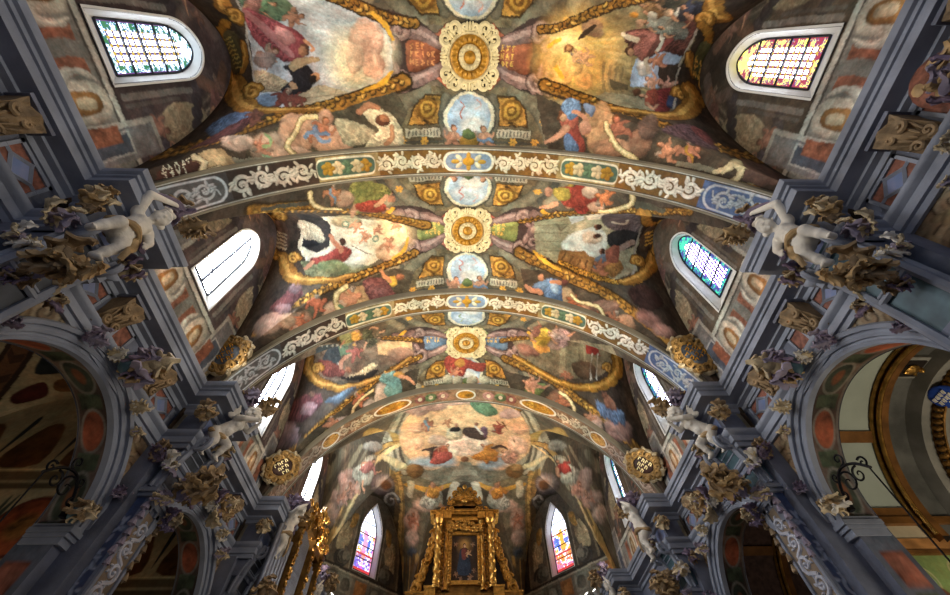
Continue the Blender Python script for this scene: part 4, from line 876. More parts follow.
# ---- third bay
def bay_three(C, B):
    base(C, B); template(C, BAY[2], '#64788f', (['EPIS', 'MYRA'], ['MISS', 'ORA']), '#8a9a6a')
    blob(C, [(444, 362), (452, 354), (466, 356), (474, 362), (486, 364), (482, 372), (468, 368), (464, 376), (452, 374)], '#8e3c30', fold=.35, fs=5); blob(C, ellipse(460, 363, 5, 4), '#b08038'); putto(C, 456, 372, 14, 20, '#b98060', wing=False); blob(C, [(462, 356), (472, 352), (478, 356), (470, 360)], '#b9b9b0')
    for (u, v) in ((416, 388), (514, 388), (448, 379), (458, 380), (472, 380), (484, 380)): blob(C, [(u-4, v+4), (u-5, v-2), (u, v-5), (u+5, v-2), (u+4, v+4)], '#a8a288', rim=.5)
    hard(C, [(308, 348), (330, 342), (380, 340), (410, 341), (414, 350), (398, 362), (366, 374), (336, 380), (316, 376), (308, 362)], '#6d5c4c', mott=.2)
    hard(C, [(376, 341), (412, 341), (412, 350), (396, 356), (378, 354)], '#d0a878', mott=.1); cloud(C, 402, 354, 12, 7, '#8c6c5a', 5); hard(C, [(318, 346), (336, 343), (338, 366), (322, 362)], '#3e4448'); hard(C, [(338, 346), (348, 345), (350, 354), (340, 356)], '#5a7058')
    for k in range(4): line(C, [(322+k*5, 345), (325+k*4.6, 364)], .7, '#a8a8a2')
    blob(C, [(318, 360), (334, 362), (346, 370), (340, 376), (324, 374)], '#6e3c34', fold=.3, fs=4); line(C, [(342, 366), (342, 360), (352, 354)], np.array([2.2, 2, 1.4]), '#b08068'); blob(C, ellipse(349, 369, 3.4, 3), '#8a5c44'); blob(C, [(348, 376), (364, 368), (374, 362), (378, 366), (362, 374)], '#c8b48c', fold=.3, fs=4); putto(C, 356, 352, 18, 70, '#a8645a', wing=False); blob(C, [(340, 376), (360, 374), (380, 368), (370, 378), (350, 380)], '#26221f')
    hard(C, [(512, 340), (530, 338), (570, 340), (612, 346), (616, 362), (600, 376), (570, 378), (540, 368), (520, 356)], '#7c7058', mott=.15)
    hard(C, [(530, 338), (556, 338), (550, 352), (536, 354)], '#d6943e', mott=.1); cloud(C, 528, 350, 12, 5, '#7d5648', 5, ang=.5); cloud(C, 558, 344, 10, 5, '#a4867a', 5)
    for k in range(5): hard(C, [(560+k*6, 346), (566+k*6, 346), (566+k*6, 372), (560+k*6, 372)], ['#8d8468', '#776e56'][k % 2], mott=.1)
    hard(C, [(586, 346), (602, 348), (600, 356), (586, 354)], '#8a2e26'); blob(C, [(572, 362), (590, 362), (596, 374), (580, 378)], '#5a4634')
    for k in range(2): line(C, [(592+k*6, 354), (590+k*6, 378)], .8, '#b8b6ac')
    putto(C, 566, 374, 12, 60, '#a06a50', wing=False)
    garland(C, [(420, 340), (396, 338), (368, 337), (340, 338)], 2.4); garland(C, [(502, 340), (520, 338), (545, 337)], 2.4)
    garland(C, [(420, 357), (402, 365), (384, 374), (366, 388), (348, 402), (326, 420), (306, 438), (288, 452)], 3.4); garland(C, [(504, 358), (522, 366), (540, 374), (562, 388), (584, 404), (604, 420), (628, 438), (644, 452)], 3.4)
    ribbon(C, [(310, 358), (310, 370), (318, 380), (334, 386), (352, 385), (370, 380), (392, 370), (410, 358)], [4, 5, 5, 4, 3, 2.4, 2, 2], '#9a6c26', light='#cf9f4c'); scroll(C, 318, 368, 5, 0, -1, 2.2)
    ribbon(C, [(616, 356), (618, 368), (610, 380), (596, 386), (576, 386), (556, 380), (534, 368), (514, 356)], [5, 5, 5, 4.4, 3.6, 3, 2.4, 2], '#a4741e', light='#d8a648'); scroll(C, 608, 367, 4.5, PI, 1, 2.)
    # back web
    fig(C, 352, 336, 22, 80, '#8a8a5a', '#c09040', seed=1); fig(C, 374, 334, 24, 70, '#4a4a38', '#6a5a48', seed=2); fig(C, 538, 334, 24, -60, '#c09a30', '#8a5a4a', seed=4); fig(C, 558, 336, 22, -70, '#a88a88', '#b89a90', seed=5)
    # front web
    hard(C, [(300, 436), (340, 410), (384, 380), (420, 368), (414, 392), (392, 402), (350, 420), (300, 452)], '#3f392e', mott=.2); hard(C, [(504, 370), (540, 380), (590, 420), (632, 452), (600, 446), (560, 420), (512, 394)], '#3f382d', mott=.2)
    cloud(C, 384, 398, 9, 13, '#b5a29a', 7); cloud(C, 372, 408, 8, 8, '#a8948e', 5); blob(C, [(382, 374), (394, 370), (400, 378), (402, 392), (394, 400), (384, 392), (386, 384), (380, 380)], '#6f9a9c', fold=.35, fang=.3, fs=5); blob(C, ellipse(399, 374, 5, 3), '#b58c40'); line(C, [(400, 376), (408, 378), (414, 384)], np.array([2, 1.7, 1]), '#b98462')
    putto(C, 360, 398, 16, 30, '#b46a4a'); banner(C, [(372, 390), (362, 398), (354, 408), (352, 418)], 2); cloud(C, 344, 424, 10, 8, '#97857e', 6); putto(C, 332, 424, 16, 60, '#b87a5c'); line(C, [(326, 432), (328, 438)], 1.4, '#b59a50')
    blob(C, [(524, 392), (534, 384), (540, 392), (538, 404), (528, 404)], '#54703e', fold=.35, fs=4); fig(C, 532, 386, 22, -60, '#6a7a4a', '#b8866a', seed=8); putto(C, 534, 384, 18, -20, '#bd8870', wing=False); cloud(C, 556, 404, 11, 12, '#86604c', 6); putto(C, 562, 402, 18, -20, '#b07050'); banner(C, [(560, 392), (570, 400), (574, 410), (568, 418)], 2.2); cloud(C, 592, 424, 10, 9, '#9a7a68', 6); cloud(C, 580, 432, 8, 7, '#8a6a5a', 4); putto(C, 588, 418, 14, -40, '#a87456')
    # spandrels
    cloud(C, 286, 434, 15, 12, '#7a6468', 7); blob(C, [(288, 410), (300, 396), (318, 392), (324, 400), (312, 414), (296, 420)], '#62383c', fold=.4, fs=5); blob(C, [(304, 402), (318, 402), (314, 412), (302, 412)], '#8a6e72'); blob(C, ellipse(312, 393, 3, 2.8), '#8d6c5a'); blob(C, [(326, 400), (348, 388), (356, 386), (340, 402)], '#5a6a7a')
    cloud(C, 618, 430, 15, 9, '#7d6058', 7, ang=.5); blob(C, [(596, 400), (608, 404), (624, 412), (622, 422), (606, 418), (598, 410)], '#5d7494', fold=.35, fs=5); blob(C, [(604, 394), (612, 398), (616, 408), (606, 406)], '#9a6a52'); blob(C, ellipse(604, 394, 3, 3), '#8a5c46')
    finish(C, .2, 5, .018)

# ---- the apse
def apse(C, B):
    n = noise(3, C.NX, C.NY, 4.); C.c[:] = lin('#574e3f'); C.c *= (1+.25*n)[..., None].clip(.4, 1.6)
    # architectural surround of the medallion
    hard(C, [(380, 446), (396, 412), (430, 396), (464, 392), (500, 396), (532, 412), (552, 446), (540, 474), (500, 484), (430, 484), (394, 474)], '#7d7866', mott=.15)
    for sg in (-1, 1):
        x = lambda q: 465+sg*q
        for k, (d, c) in enumerate(((0, '#4d4a40'), (3, '#9a9582'), (6, '#5e5b4e'), (9, '#a9a48e'))): line(C, [(x(52+d), 408+d*.2), (x(60+d), 424), (x(66+d), 444), (x(62+d), 462), (x(50+d), 474)], 1.6, c)
        hard(C, [(x(64), 470), (x(76), 466), (x(74), 560), (x(62), 560)], '#8d7040', mott=.2); hard(C, [(x(66), 472), (x(70), 470), (x(69), 556), (x(65), 556)], '#c09a54', mott=.2)
        garland(C, [(x(50), 410), (x(80), 404), (x(110), 430)], 2.4); line(C, [(x(66), 440), (x(96), 432)], 3.4, '#b0924e', rim=.4)
        # groin bands
        line(C, [(x(62), 442), (x(84), 448), (x(106), 480), (x(124), 514), (x(148), 566)], 4.4, '#3c3122'); line(C, [(x(62), 442), (x(84), 448), (x(106), 480), (x(124), 514), (x(148), 566)], 3.2, '#a08046', mott=.2)
        line(C, [(x(66), 444), (x(90), 462), (x(112), 498), (x(130), 536)], 1, '#cdb27a'); line(C, [(x(54), 470), (x(70), 462), (x(82), 456)], np.array([2.5, 3.4, 2]), '#cdbc90', rim=.4)
        # side web: grey mouldings
        for k in range(6): line(C, [(x(86+k*9), 440+k*3), (x(104+k*10), 476+k*3), (x(126+k*9), 520)], 1.5, ['#3a352b', '#6e6a58', '#8a8168', '#4a4236', '#77705c', '#2e2922'][k], alpha=.8)
        cloud(C, x(92), 446, 9, 5, '#8d8a80', 4); blob(C, [(x(88), 456), (x(100), 458), (x(108), 478), (x(104), 490), (x(94), 474)], '#86806c', fold=.5, fs=3.4, fang=.4)
        for k in range(9): line(C, [(x(94+k*1.6), 458+k*3.6), (x(98+k*1.6), 462+k*3.6)], 1.3, '#b3ac98')
        # angels over the apse windows
        cloud(C, x(118), 478, 9, 9, '#a08478', 5); cloud(C, x(126), 498, 8, 8, '#a58c80', 5); cloud(C, x(134), 512, 7, 8, '#b09686', 4); cloud(C, x(116), 488, 9, 8, '#94786c', 4)
        fig(C, x(99), 470, 26, -40*sg, '#a8a898', '#8a4038' if sg > 0 else '#9a6a62', seed=3+sg); blob(C, [(x(92), 464), (x(100), 464), (x(106), 470), (x(98), 474)], '#a33c34' if sg > 0 else '#9a665e', fold=.3, fs=3); putto(C, x(112), 488, 15, 20*sg, '#b58672'); putto(C, x(122), 496, 14, -20*sg, '#b58672')
        # volute and shell above the window
        blob(C, ellipse(x(82), 484, 12, 11), '#6a5c58', rim=.4); blob(C, ellipse(x(80), 484, 8.5, 7.5), '#a08c80', rim=.3); blob(C, ellipse(x(79), 485, 5.5, 5), '#8a5a30'); scroll(C, x(74), 500, 8, 0, sg, 2.2, '#86807a', '#a8a49a', '#3c342c')
        cloud(C, x(84), 512, 6, 10, '#6e5f5c', 5); hard(C, [(x(64), 500), (x(76), 498), (x(90), 530), (x(86), 560), (x(70), 560)], '#332c25', alpha=.7)
        # saints beside the altar
        hard(C, [(x(12), 484), (x(64), 476), (x(62), 560), (x(46), 556), (x(34), 500)], '#6f6650', mott=.15); line(C, [(x(14), 484), (x(34), 490), (x(58), 484)], 2.6, '#b88a34'); line(C, [(x(10), 484), (x(14), 496)], 3, '#d8d0b8', rim=.4); line(C, [(x(54), 482), (x(55), 494)], 3, '#c9c0a4', rim=.4)
        cloud(C, x(40), 506, 12, 6, '#bb9a86', 5); cloud(C, x(52), 520, 7, 12, '#b08c78', 5); cloud(C, x(53), 537, 7, 8, '#bea08e', 4)
        fig(C, x(32), 494, 25, 8*sg, '#aaa898', '#b5782e', seed=6+sg); blob(C, [(x(26), 498), (x(38), 494), (x(46), 504), (x(38), 508), (x(28), 506)], '#b0afa2', fold=.35, fs=3.5); blob(C, [(x(26), 490), (x(36), 488), (x(38), 496), (x(28), 498)], '#b9802e', fold=.3, fs=3.5); blob(C, ellipse(x(32), 485, 2.6, 3), '#a87a5e'); putto(C, x(52), 519, 13, 0, '#b5785c')
        blob(C, ellipse(x(53), 551, 5, 4), '#55606e', rim=.3)
        for k in range(5): line(C, [(x(48+k*3.4), 557), (x(50+k*3.6), 595)], 1., ['#c09a54', '#6a5230'][k % 2])
    # medallion
    blob(C, [(400, 432), (410, 414), (432, 402), (464, 398), (498, 402), (520, 414), (530, 436), (528, 452), (514, 464), (500, 470), (482, 466), (464, 466), (446, 466), (428, 470), (412, 460), (402, 450)], '#d2ab80', rim=.12, mott=.07)
    C.fill(C.pts(ellipse(464, 425, 26, 18)), '#e6c08a', soft=.9, conv=False, alpha=.9)
    for (u, v, rx, ry) in ((428, 462, 18, 5), (446, 460, 10, 6), (492, 464, 14, 4.5), (506, 458, 8, 4)): C.fill(C.pts(ellipse(u, v, rx, ry)), '#93aab8', soft=.3, conv=False, alpha=.9)
    for (u, v, rx, ry, c) in ((418, 410, 12, 5, '#a58678'), (434, 406, 14, 5, '#b39080'), (452, 402, 12, 3.5, '#c4a592'), (474, 400, 14, 4, '#c9a896'), (510, 414, 10, 5, '#b3958c'), (416, 428, 9, 5, '#c79f80'), (414, 444, 9, 6, '#cda684'), (520, 428, 8, 7, '#cf9f7c'), (518, 446, 10, 9, '#cfa48a')): cloud(C, u, v, rx, ry, c, 5)
    blob(C, [(470, 402), (482, 400), (492, 405), (498, 413), (488, 416), (476, 411)], '#5f8060', fold=.3, fs=4); putto(C, 428, 424, 14, 60, '#a87058', sash='#7090a0'); putto(C, 448, 422, 10, 40, '#c48a60', wing=False); putto(C, 498, 428, 14, -60, '#9a4a3a'); line(C, [(503, 422), (515, 442)], .6, '#6a4a28')
    C.fill(C.pts(ellipse(465, 445, 24, 9)), '#e0ccb8', soft=.4, conv=False, alpha=.8); cloud(C, 465, 446, 22, 9, '#d8c0ac', 10); cloud(C, 448, 450, 12, 6, '#e2cdb8', 5); cloud(C, 478, 450, 12, 6, '#dcc4b0', 5); cloud(C, 438, 440, 10, 5, '#cbaf98', 4); cloud(C, 476, 443, 10, 8, '#d6bfa8', 4)
    blob(C, [(448, 430), (454, 427), (462, 430), (462, 438), (452, 440), (446, 438)], '#cfc2a0', fold=.3, fs=3.5); blob(C, [(452, 427), (458, 426), (460, 431), (450, 431)], '#2e2a2a'); blob(C, [(464, 428), (476, 428), (486, 434), (484, 440), (472, 438), (464, 434)], '#4f4038', fold=.3, fs=3.5); blob(C, [(480, 428), (488, 428), (486, 438)], '#6e5260'); line(C, [(475, 426), (482, 434)], .8, '#d8d0c0'); blob(C, ellipse(476, 424, 2.2, 2), '#8a5a44'); blob(C, ellipse(456, 425, 2, 2), '#b08062')
    fig(C, 442, 452, 20, 40, '#a34c40', '#b86a50', seed=3); blob(C, [(430, 462), (440, 452), (452, 452), (452, 458), (438, 464)], '#b0564c', fold=.35, fs=3.5); line(C, [(422, 450), (430, 449), (436, 447)], np.array([.8, 2, 1]), '#4a3a34'); blob(C, [(429, 450), (434, 448), (432, 460)], '#4a3c36')
    fig(C, 488, 452, 20, -40, '#b8742e', '#c48638', seed=4); blob(C, [(472, 456), (486, 450), (498, 452), (494, 458), (478, 460)], '#bd7c30', fold=.3, fs=3.5); line(C, [(492, 448), (500, 446), (507, 449)], np.array([1, 2, .8]), '#4a3830'); fig(C, 508, 456, 16, -50, '#c08e78', '#c9a088', seed=6)
    hard(C, [(460, 462), (470, 462), (476, 472), (454, 472)], '#86836f'); hard(C, [(454, 470), (476, 470), (478, 476), (452, 476)], '#a3a08a'); blob(C, ellipse(465, 459, 4, 3), '#8a6044')
    for sg in (-1, 1): blob(C, ellipse(465+sg*50, 471, 9, 7), '#7a5c34', rim=.4); cloud(C, 465+sg*52, 468, 6, 4, '#8d6c40', 4)
    finish(C, .19, 7, .02)
for k, fn in enumerate((bay_one, bay_two, bay_three, apse)): fn(VC[k], BAYS[k])
# ------------------------------------------------------------------ painted arches
def rib_paint(i, c):
    X = c.X; hw = .33; c.c[:] = lin('#8d7f66') if i < 3 else lin('#8f7a5c'); K = 1 if i < 3 else 0
    def rect(a, b, col, mott=.12):
        c.fill([(a, -hw), (b, -hw), (b, hw), (a, hw)], col, conv=False, mott=mott)
    for sg in (-1, 1):
        out = ('#3a2c22', '#3d342c', '#4a4440') if sg < 0 else ('#6b4d22', '#6e5630', '#4c6490')
        if i < 3:
            rect(sg*.3, sg*2.1, '#6b4d22'); rect(sg*2., sg*3.4, '#8e7c54'); rect(sg*3.3, sg*5.1, out[0]); rect(sg*5., sg*8, out[2])
            rinceau(c, sg*.62, 0, sg*2.02, 0, 4, .235, '#d2c5a4', th=.17, seed=i); rinceau(c, sg*3.4, 0, sg*4.98, 0, 4, .235, '#c9bea8' if sg < 0 else '#d8cfba', th=.17, seed=i+3); 
            cap = [(sg*2.08, -.02), (sg*2.12, -.17), (sg*2.3, -.22), (sg*3.1, -.22), (sg*3.28, -.17), (sg*3.32, .02), (sg*3.28, .19), (sg*3.1, .22), (sg*2.3, .22), (sg*2.12, .17)]
            c.fill(smooth(cap, 4), '#d8cfb4', conv=False, soft=.02); cap = [(x*.985+sg*.04, y*.8) for x, y in cap]; c.fill(smooth(cap, 4), '#4c6050', conv=False, soft=.02)
            for k, (q, cc) in enumerate(((2.3, '#a8802c'), (2.48, '#c2b48c'), (2.7, '#5a7458'), (2.88, '#c8b994'), (3.08, '#a8802c'))):
                for e in range(5): c.fill(ellipse(sg*q+.07*math.cos(e*1.26), .08*math.sin(e*1.26), .085, .06, e, 10), cc, soft=.015, conv=False, rim=.35, rimw=.03)
            cap = [(sg*5.05, 0), (sg*5.15, -.2), (sg*5.5, -.24), (sg*7.6, -.24), (sg*7.6, .24), (sg*5.5, .24), (sg*5.15, .2)]
            c.fill(smooth(cap, 4), '#c3c4c4', conv=False, soft=.02); cap = [(x*.985+sg*.12, y*.86) for x, y in cap]; c.fill(smooth(cap, 4), out[2] if sg > 0 else '#5d5a56', conv=False, soft=.02)
            rinceau(c, sg*5.25, 0, sg*7.6, 0, 6, .19, '#b5b6b4', th=.15, seed=i+7)
        else:
            rect(sg*.3, sg*8, '#84664a', .25)
            for k, (q, w_, cc) in enumerate(((.75, .2, '#a87a68'), (1.15, .2, '#66784c'), (1.5, .18, '#8a5648'))): c.fill(ellipse(sg*q, 0, w_, .19), cc, conv=False, rim=.3, mott=.3); c.fill(ellipse(sg*q, 0, .07, .09), '#d0bc98', conv=False)
            rinceau(c, sg*3.1, 0, sg*4.2, 0, 3, .2, '#c9b492', th=.17, seed=3); rinceau(c, sg*4.75, 0, sg*7.5, 0, 7, .2, '#b89c80', th=.17, seed=5)
            for (q, w_) in ((2.4, .62), (4.45, .3)): c.fill(ellipse(sg*q, 0, w_, .25), '#d5cdb8', conv=False); c.fill(ellipse(sg*q, 0, w_*.88, .2), '#a87424', conv=False, mott=.3); rinceau(c, sg*(q-w_*.8), 0, sg*(q+w_*.8), 0, 2, .13, '#cf9c3e', seed=2)
    if i < 3:
        cap = [(-.58, 0), (-.5, -.18), (-.3, -.23), (.3, -.23), (.5, -.18), (.58, 0), (.5, .18), (.3, .23), (-.3, .23), (-.5, .18)]
        c.fill(smooth(cap, 4), '#ddd3b6', conv=False, soft=.02); c.fill(smooth([(x*.9, y*.82) for x, y in cap], 4), '#7e8c98', conv=False, soft=.02)
        for e in range(8): a = e*.785; c.fill(ellipse(.3*math.cos(a), .12*math.sin(a), .1, .055, a, 10), '#d8cca6' if e % 2 else '#c09238', conv=False, soft=.015, rim=.3, rimw=.03)
        c.fill(ellipse(0, 0, .14, .1), '#c8922c', conv=False, rim=.4, rimw=.05)
    else:
        c.fill(ellipse(0, 0, .33, .24), '#ddd3b6', conv=False); c.fill(ellipse(0, 0, .28, .19), '#b57e28', conv=False, mott=.3)
    for y, w_, cc in ((-.305, .025, '#bdb8a6'), (.305, .025, '#bdb8a6'), (-.272, .009, '#544a3a'), (.272, .009, '#544a3a')):
        m = np.abs(c.Y-y) < w_; c.c[m] = lin(cc)
    bl = np.clip((np.abs(X)-3.6)/2, 0, 1)[..., None]; g = c.c.mean(-1, keepdims=True); c.c = c.c*(1-.3*bl)+(g*np.array([.95, 1., 1.1]))*.3*bl
    finish(c, .17, i)
for i, c in RIBC: rib_paint(i, c)

# ------------------------------------------------------------------ painted walls under the vault
def lunette_paint(s, k, c, yc, half):
    cx = yc
    old = (c.X, c.x0); A = lambda P: [(cx+a, z) for a, z in P]
    n = noise(3, c.X+k*2, c.Y+s, 4.); n2 = noise(0, c.X+k, c.Y, 2.2)
    c.c[:] = lin('#45393a' if s < 0 else '#4a4036'); c.c *= (1+.3*n+.2*n2)[..., None].clip(.3, 1.8)
    B = lambda P, col, **kw: c.fill(smooth(A(P), 4), col, conv=False, **{**dict(soft=.03, rim=.3, rimw=.08, mott=.12), **kw})
    H = lambda P, col, **kw: c.fill(A(P), col, conv=False, **{**dict(soft=.025, mott=.1), **kw})
    def S(P, r, col, **kw): c.stroke(A(P), r, col, soft=.02, conv=False, **kw)
    for e in (-1, 1):
        X = lambda P: [(e*a, z) for a, z in P]
        H(X([(half-.15, 7), (half-.15, 10.4), (half-.62, 11.2), (half-.9, 10.6), (half-.62, 9.6), (half-.55, 7)]), '#4d4740'); 
        for q in range(4): S(X([(half-.3-q*.07, 8.2), (half-.35-q*.07, 9.6), (half-.75-q*.08, 10.9)]), .018, ['#8a8070', '#2e2824', '#6e6558', '#38322c'][q])
        # painted curtain, dark clouds, putti
        B(X([(.9, 10.1), (1.25, 10.2), (1.5, 9.4), (1.55, 8.9), (1.0, 8.95), (.8, 9.4)]), '#a5987c', fold=.25, fs=.14, fang=.2)
        for q in range(5): B(X([(.62+.2*q+.14*math.cos(a), 10.2-.12*q+.17*math.sin(a)) for a in np.linspace(0, 5.6, 7)]), '#2c2930' if q % 2 else '#39343c')
        for q in range(6): B(X([(.75+.17*q+.13*math.cos(a), 8.75-.07*(q % 3)+.15*math.sin(a)) for a in np.linspace(0, 5.6, 7)]), ['#33323a', '#45434a', '#2a2a30'][q % 3])
        S(X([(.5, 10.4), (.75, 10.95), (.3, 11.35)]), .14, '#6d4f3e' if e*s < 0 else '#6b5c56', rim=.4); S(X([(.62, 8.3), (.62, 10.)]), .05, '#7b7672'); S(X([(.74, 8.3), (.74, 9.6)]), .03, '#55524f')
        cc = Canvas.__new__(Canvas); cc.__dict__.update(c.__dict__); cc.at = lambda u, v: np.stack([cx+np.asarray(u)*.03, 9-np.asarray(v)*.03], -1)
        putto(cc, e*38, 6, 17, 20*e, '#9a6a58'); putto(cc, e*46, 20, 15, -30*e, '#8a5a4c'); fig(cc, e*34, -62, 22, 30*e, '#6a4a48', '#7e6a5a', seed=k+s); putto(cc, e*20, -66, 14, -50*e, '#7a5a4c')
        if k == 0: fig(cc, e*52, 2, 20, 10, '#5c5a6a', '#6a4a44', seed=4)
    H([(-half, 7.0), (half, 7.0), (half, 8.12), (-half, 8.12)], '#7d7b76'); S([(-half, 8.1), (half, 8.1)], .05, '#b5b2aa'); S([(-half, 8.02), (half, 8.02)], .02, '#4c4844'); S([(-half, 7.2), (half, 7.2)], .05, '#a9a6a0')
    for e in (-1, 1):
        X = lambda P: [(e*a, z) for a, z in P]
        H(X([(half-.1, 7), (half-.1, 8.7), (half-.62, 8.7), (half-.62, 7)]), '#77767a'); S(X([(half-.62, 7), (half-.62, 8.7), (half-.1, 8.7)]), .04, '#a6a49e'); H(X([(half-.2, 7.3), (half-.2, 8.1), (half-.52, 8.1), (half-.52, 7.3)]), '#4e5564'); S(X([(half-.2, 7.3), (half-.2, 8.1), (half-.52, 8.1), (half-.52, 7.3), (half-.2, 7.3)]), .02, '#a3a3a4')
        H(X([(.95, 7.35), (1.2, 7.35), (1.2, 7.95), (.95, 7.95)]), '#8f5a44', mott=.25); H(X([(.1, 7.35), (.32, 7.35), (.3, 7.9), (.1, 7.9)]), '#94604c', mott=.25)
        B(X([(.4, 7.3), (.85, 7.3), (.9, 7.6), (.8, 7.98), (.45, 7.98), (.36, 7.6)]), '#c4bcae', rim=.3); B(X([(.5, 7.42), (.76, 7.42), (.78, 7.66), (.7, 7.86), (.54, 7.86), (.48, 7.66)]), '#9a7040', rim=.4); B(X([(.57, 7.5), (.7, 7.5), (.7, 7.76), (.57, 7.76)]), '#c9b89a')
        B(X([(.3, 7.25), (.42, 7.4), (.3, 7.62), (.36, 7.95), (.24, 7.8), (.22, 7.5)]), '#d0cabf')
    hi = np.clip((c.Y-8.1)/.1, 0, 1)[..., None]*.38; b0 = lin('#473c3e' if s < 0 else '#4d4238')*(1+.3*noise(0, c.X+k, c.Y, 2.))[..., None].clip(.4, 1.8); c.c = c.c*(1-hi)+b0*hi
    finish(c, .2, k*3+s, .01)
CEN = [(BAY[0], 1.58), (BAY[1], 1.58), (BAY[2], 1.52), (12.4, 2.3)]
for s in (-1, 1):
    for k in range(4): lunette_paint(s, k, WALLC[(s, k)], *CEN[k])
def apse_wall_paint(c, s):
    n = noise(3, c.X+s, c.Y, 4.); c.c[:] = lin('#5a5146'); c.c *= (1+.25*n)[..., None].clip(.4, 1.7)
    B = lambda P, col, **kw: c.fill(smooth(P, 4), col, conv=False, **{**dict(soft=.03, rim=.3, rimw=.08, mott=.12), **kw})
    H = lambda P, col, **kw: c.fill(P, col, conv=False, **{**dict(soft=.025, mott=.1), **kw})
    def S(P, r, col, **kw): c.stroke(np.array(P), r, col, soft=.02, conv=False, **kw)
    for e in (-1, 1):
        X = lambda P: [(e*a, z) for a, z in P]
        H(X([(2.4, 8), (2.4, 11.6), (.2, 11.6), (.9, 11.0), (1.5, 10.2), (1.75, 9.2), (1.8, 8)]), '#2e2925', mott=.2); S(X([(1.74, 8.2), (1.7, 9.3), (1.42, 10.3), (.8, 11.1)]), .05, '#6d6250')
        B(X([(.9, 9.6), (1.3, 9.9), (1.5, 9.2), (1.45, 8.8), (1.0, 9.0)]), '#a89878', fold=.3, fs=.2); B(X([(.75, 10.3), (1.05, 10.2), (1.1, 9.7), (.85, 9.8)]), '#a0783c', fold=.3, fs=.2)
        for q in range(4): 
            T = spiral(e*(1.2-.1*q), 8.6+.12*(q % 2), .3-.05*q, 1.4, q*1.3, e); S(T, .07, ['#3c3a38', '#6a6860', '#4e4c48', '#7a776c'][q], rim=.4)
        S(X([(.62, 8.4), (.62, 10.6)]), .06, '#4c463e'); S(X([(.72, 8.4), (.74, 10.3)]), .02, '#8a8272')
    H([(-2.5, 5), (2.5, 5), (2.5, 8.3), (-2.5, 8.3)], '#6b675c'); S([(-2.5, 8.3), (2.5, 8.3)], .04, '#2c2824'); S([(-2.5, 8.22), (2.5, 8.22)], .03, '#958f80')
    for q in range(-3, 4): H([(q*.7-.28, 7.6), (q*.7+.28, 7.6), (q*.7+.28, 8.12), (q*.7-.28, 8.12)], ['#8a6038', '#55524a', '#7d7c70'][q % 3]); B([(q*.7-.2, 7.7), (q*.7, 7.66), (q*.7+.2, 7.75), (q*.7+.12, 8.05), (q*.7-.15, 8.0)], ['#a8743c', '#8d8a7c', '#5e5c52'][q % 3])
    finish(c, .2, 5+s, .012)
for s in (-1, 1): apse_wall_paint(WALLC[('d', s)], s)
c = WALLC[('b', 0)]; c.c[:] = lin('#2b241d'); c.c *= (1+.3*noise(3, c.X, c.Y, 4.))[..., None].clip(.3, 1.6)
# ------------------------------------------------------------------ stucco ornament
WX = 5.42
SIDE = {-1: 'left', 1: 'right'}
ORD = ['nearest', 'second', 'third', 'farthest']
def leaf_mb(L=.4, w=.14, curl=1.6, lobes=4, lean=.3, cup=.3, th=.03, nu=19, nv=9, seed=0):
    """one lobed acanthus leaf growing up z and curling over towards x"""
    r = np.random.RandomState(seed); F = np.zeros((nu, nv, 3)); a = lean; p = np.zeros(2); ds = L/(nu-1)
    for i in range(nu):
        q = i/(nu-1); half = w*(math.sin(PI*min(1, q*.93+.07)**.75)**.8)*(1-.42*abs(math.sin(lobes*PI*q))**3)+.004
        t = np.array([math.sin(a), math.cos(a)]); nrm = np.array([math.cos(a), -math.sin(a)])
        for j in range(nv):
            v = -1+2*j/(nv-1)
            off = -cup*half*v*v+.10*w*math.cos(v*PI*2.)+.2*half*abs(v)*math.sin(lobes*2*PI*q)
            back = .22*half*abs(v)**1.3
            F[i, j] = (p[0]+nrm[0]*off-t[0]*back*-1, v*half, p[1]+nrm[1]*off+t[1]*back)
        a += curl*(q**1.6)*2.3/(nu-1)*(1+.1*r.randn()); p = p+t*ds
    dx = np.gradient(F, axis=0); dy = np.gradient(F, axis=1); N = np.cross(dx, dy); N /= np.linalg.norm(N, axis=2)[..., None]+1e-9
    B = F-N*th; o = nu*nv; f = []
    for i in range(nu-1):
        for j in range(nv-1):
            k = i*nv+j; f.append((k, k+1, k+nv+1, k+nv)); f.append((o+k, o+k+nv, o+k+nv+1, o+k+1))
    for i in range(nu-1): k = i*nv; f.append((k, k+nv, o+k+nv, o+k)); k = i*nv+nv-1; f.append((k, o+k, o+k+nv, k+nv))
    for j in range(nv-1): f.append((j, o+j, o+j+1, j+1)); k = (nu-1)*nv+j; f.append((k, k+1, o+k+1, o+k))
    return MB().add(np.concatenate([F.reshape(-1, 3), B.reshape(-1, 3)]), f)
LEAF = {}
def leaf_data(kind, mk):
    key = (kind, mk)
    if key not in LEAF:
        pr = [dict(L=.46, w=.19, curl=1.6, lobes=3), dict(L=.54, w=.17, curl=2.3, lobes=4, lean=.1), dict(L=.36, w=.17, curl=1.2, lobes=3, lean=.5), dict(L=.5, w=.2, curl=-.9, lobes=4, lean=.7)][kind]
        o = leaf_mb(seed=kind, **pr).build('leaf', M[mk]); LEAF[key] = o.data; bpy.data.objects.remove(o)
    return LEAF[key]
def add_leaf(root, kind, mk, loc, R, s):
    o = bpy.data.objects.new('leaf', leaf_data(kind, mk)); COL.objects.link(o); o.parent = root
    o.matrix_local = Matrix.Translation(loc) @ R.to_4x4() @ Matrix.Diagonal((s, s, s, 1)); return o
def Rdir(az, tilt, roll=0.):
    """leaf pointing: az turns in the wall plane (0 up, + towards y), tilt leans out of it"""
    return (Matrix.Rotation(-az, 3, 'X') @ Matrix.Rotation(tilt, 3, 'Y') @ Matrix.Rotation(roll, 3, 'Z'))
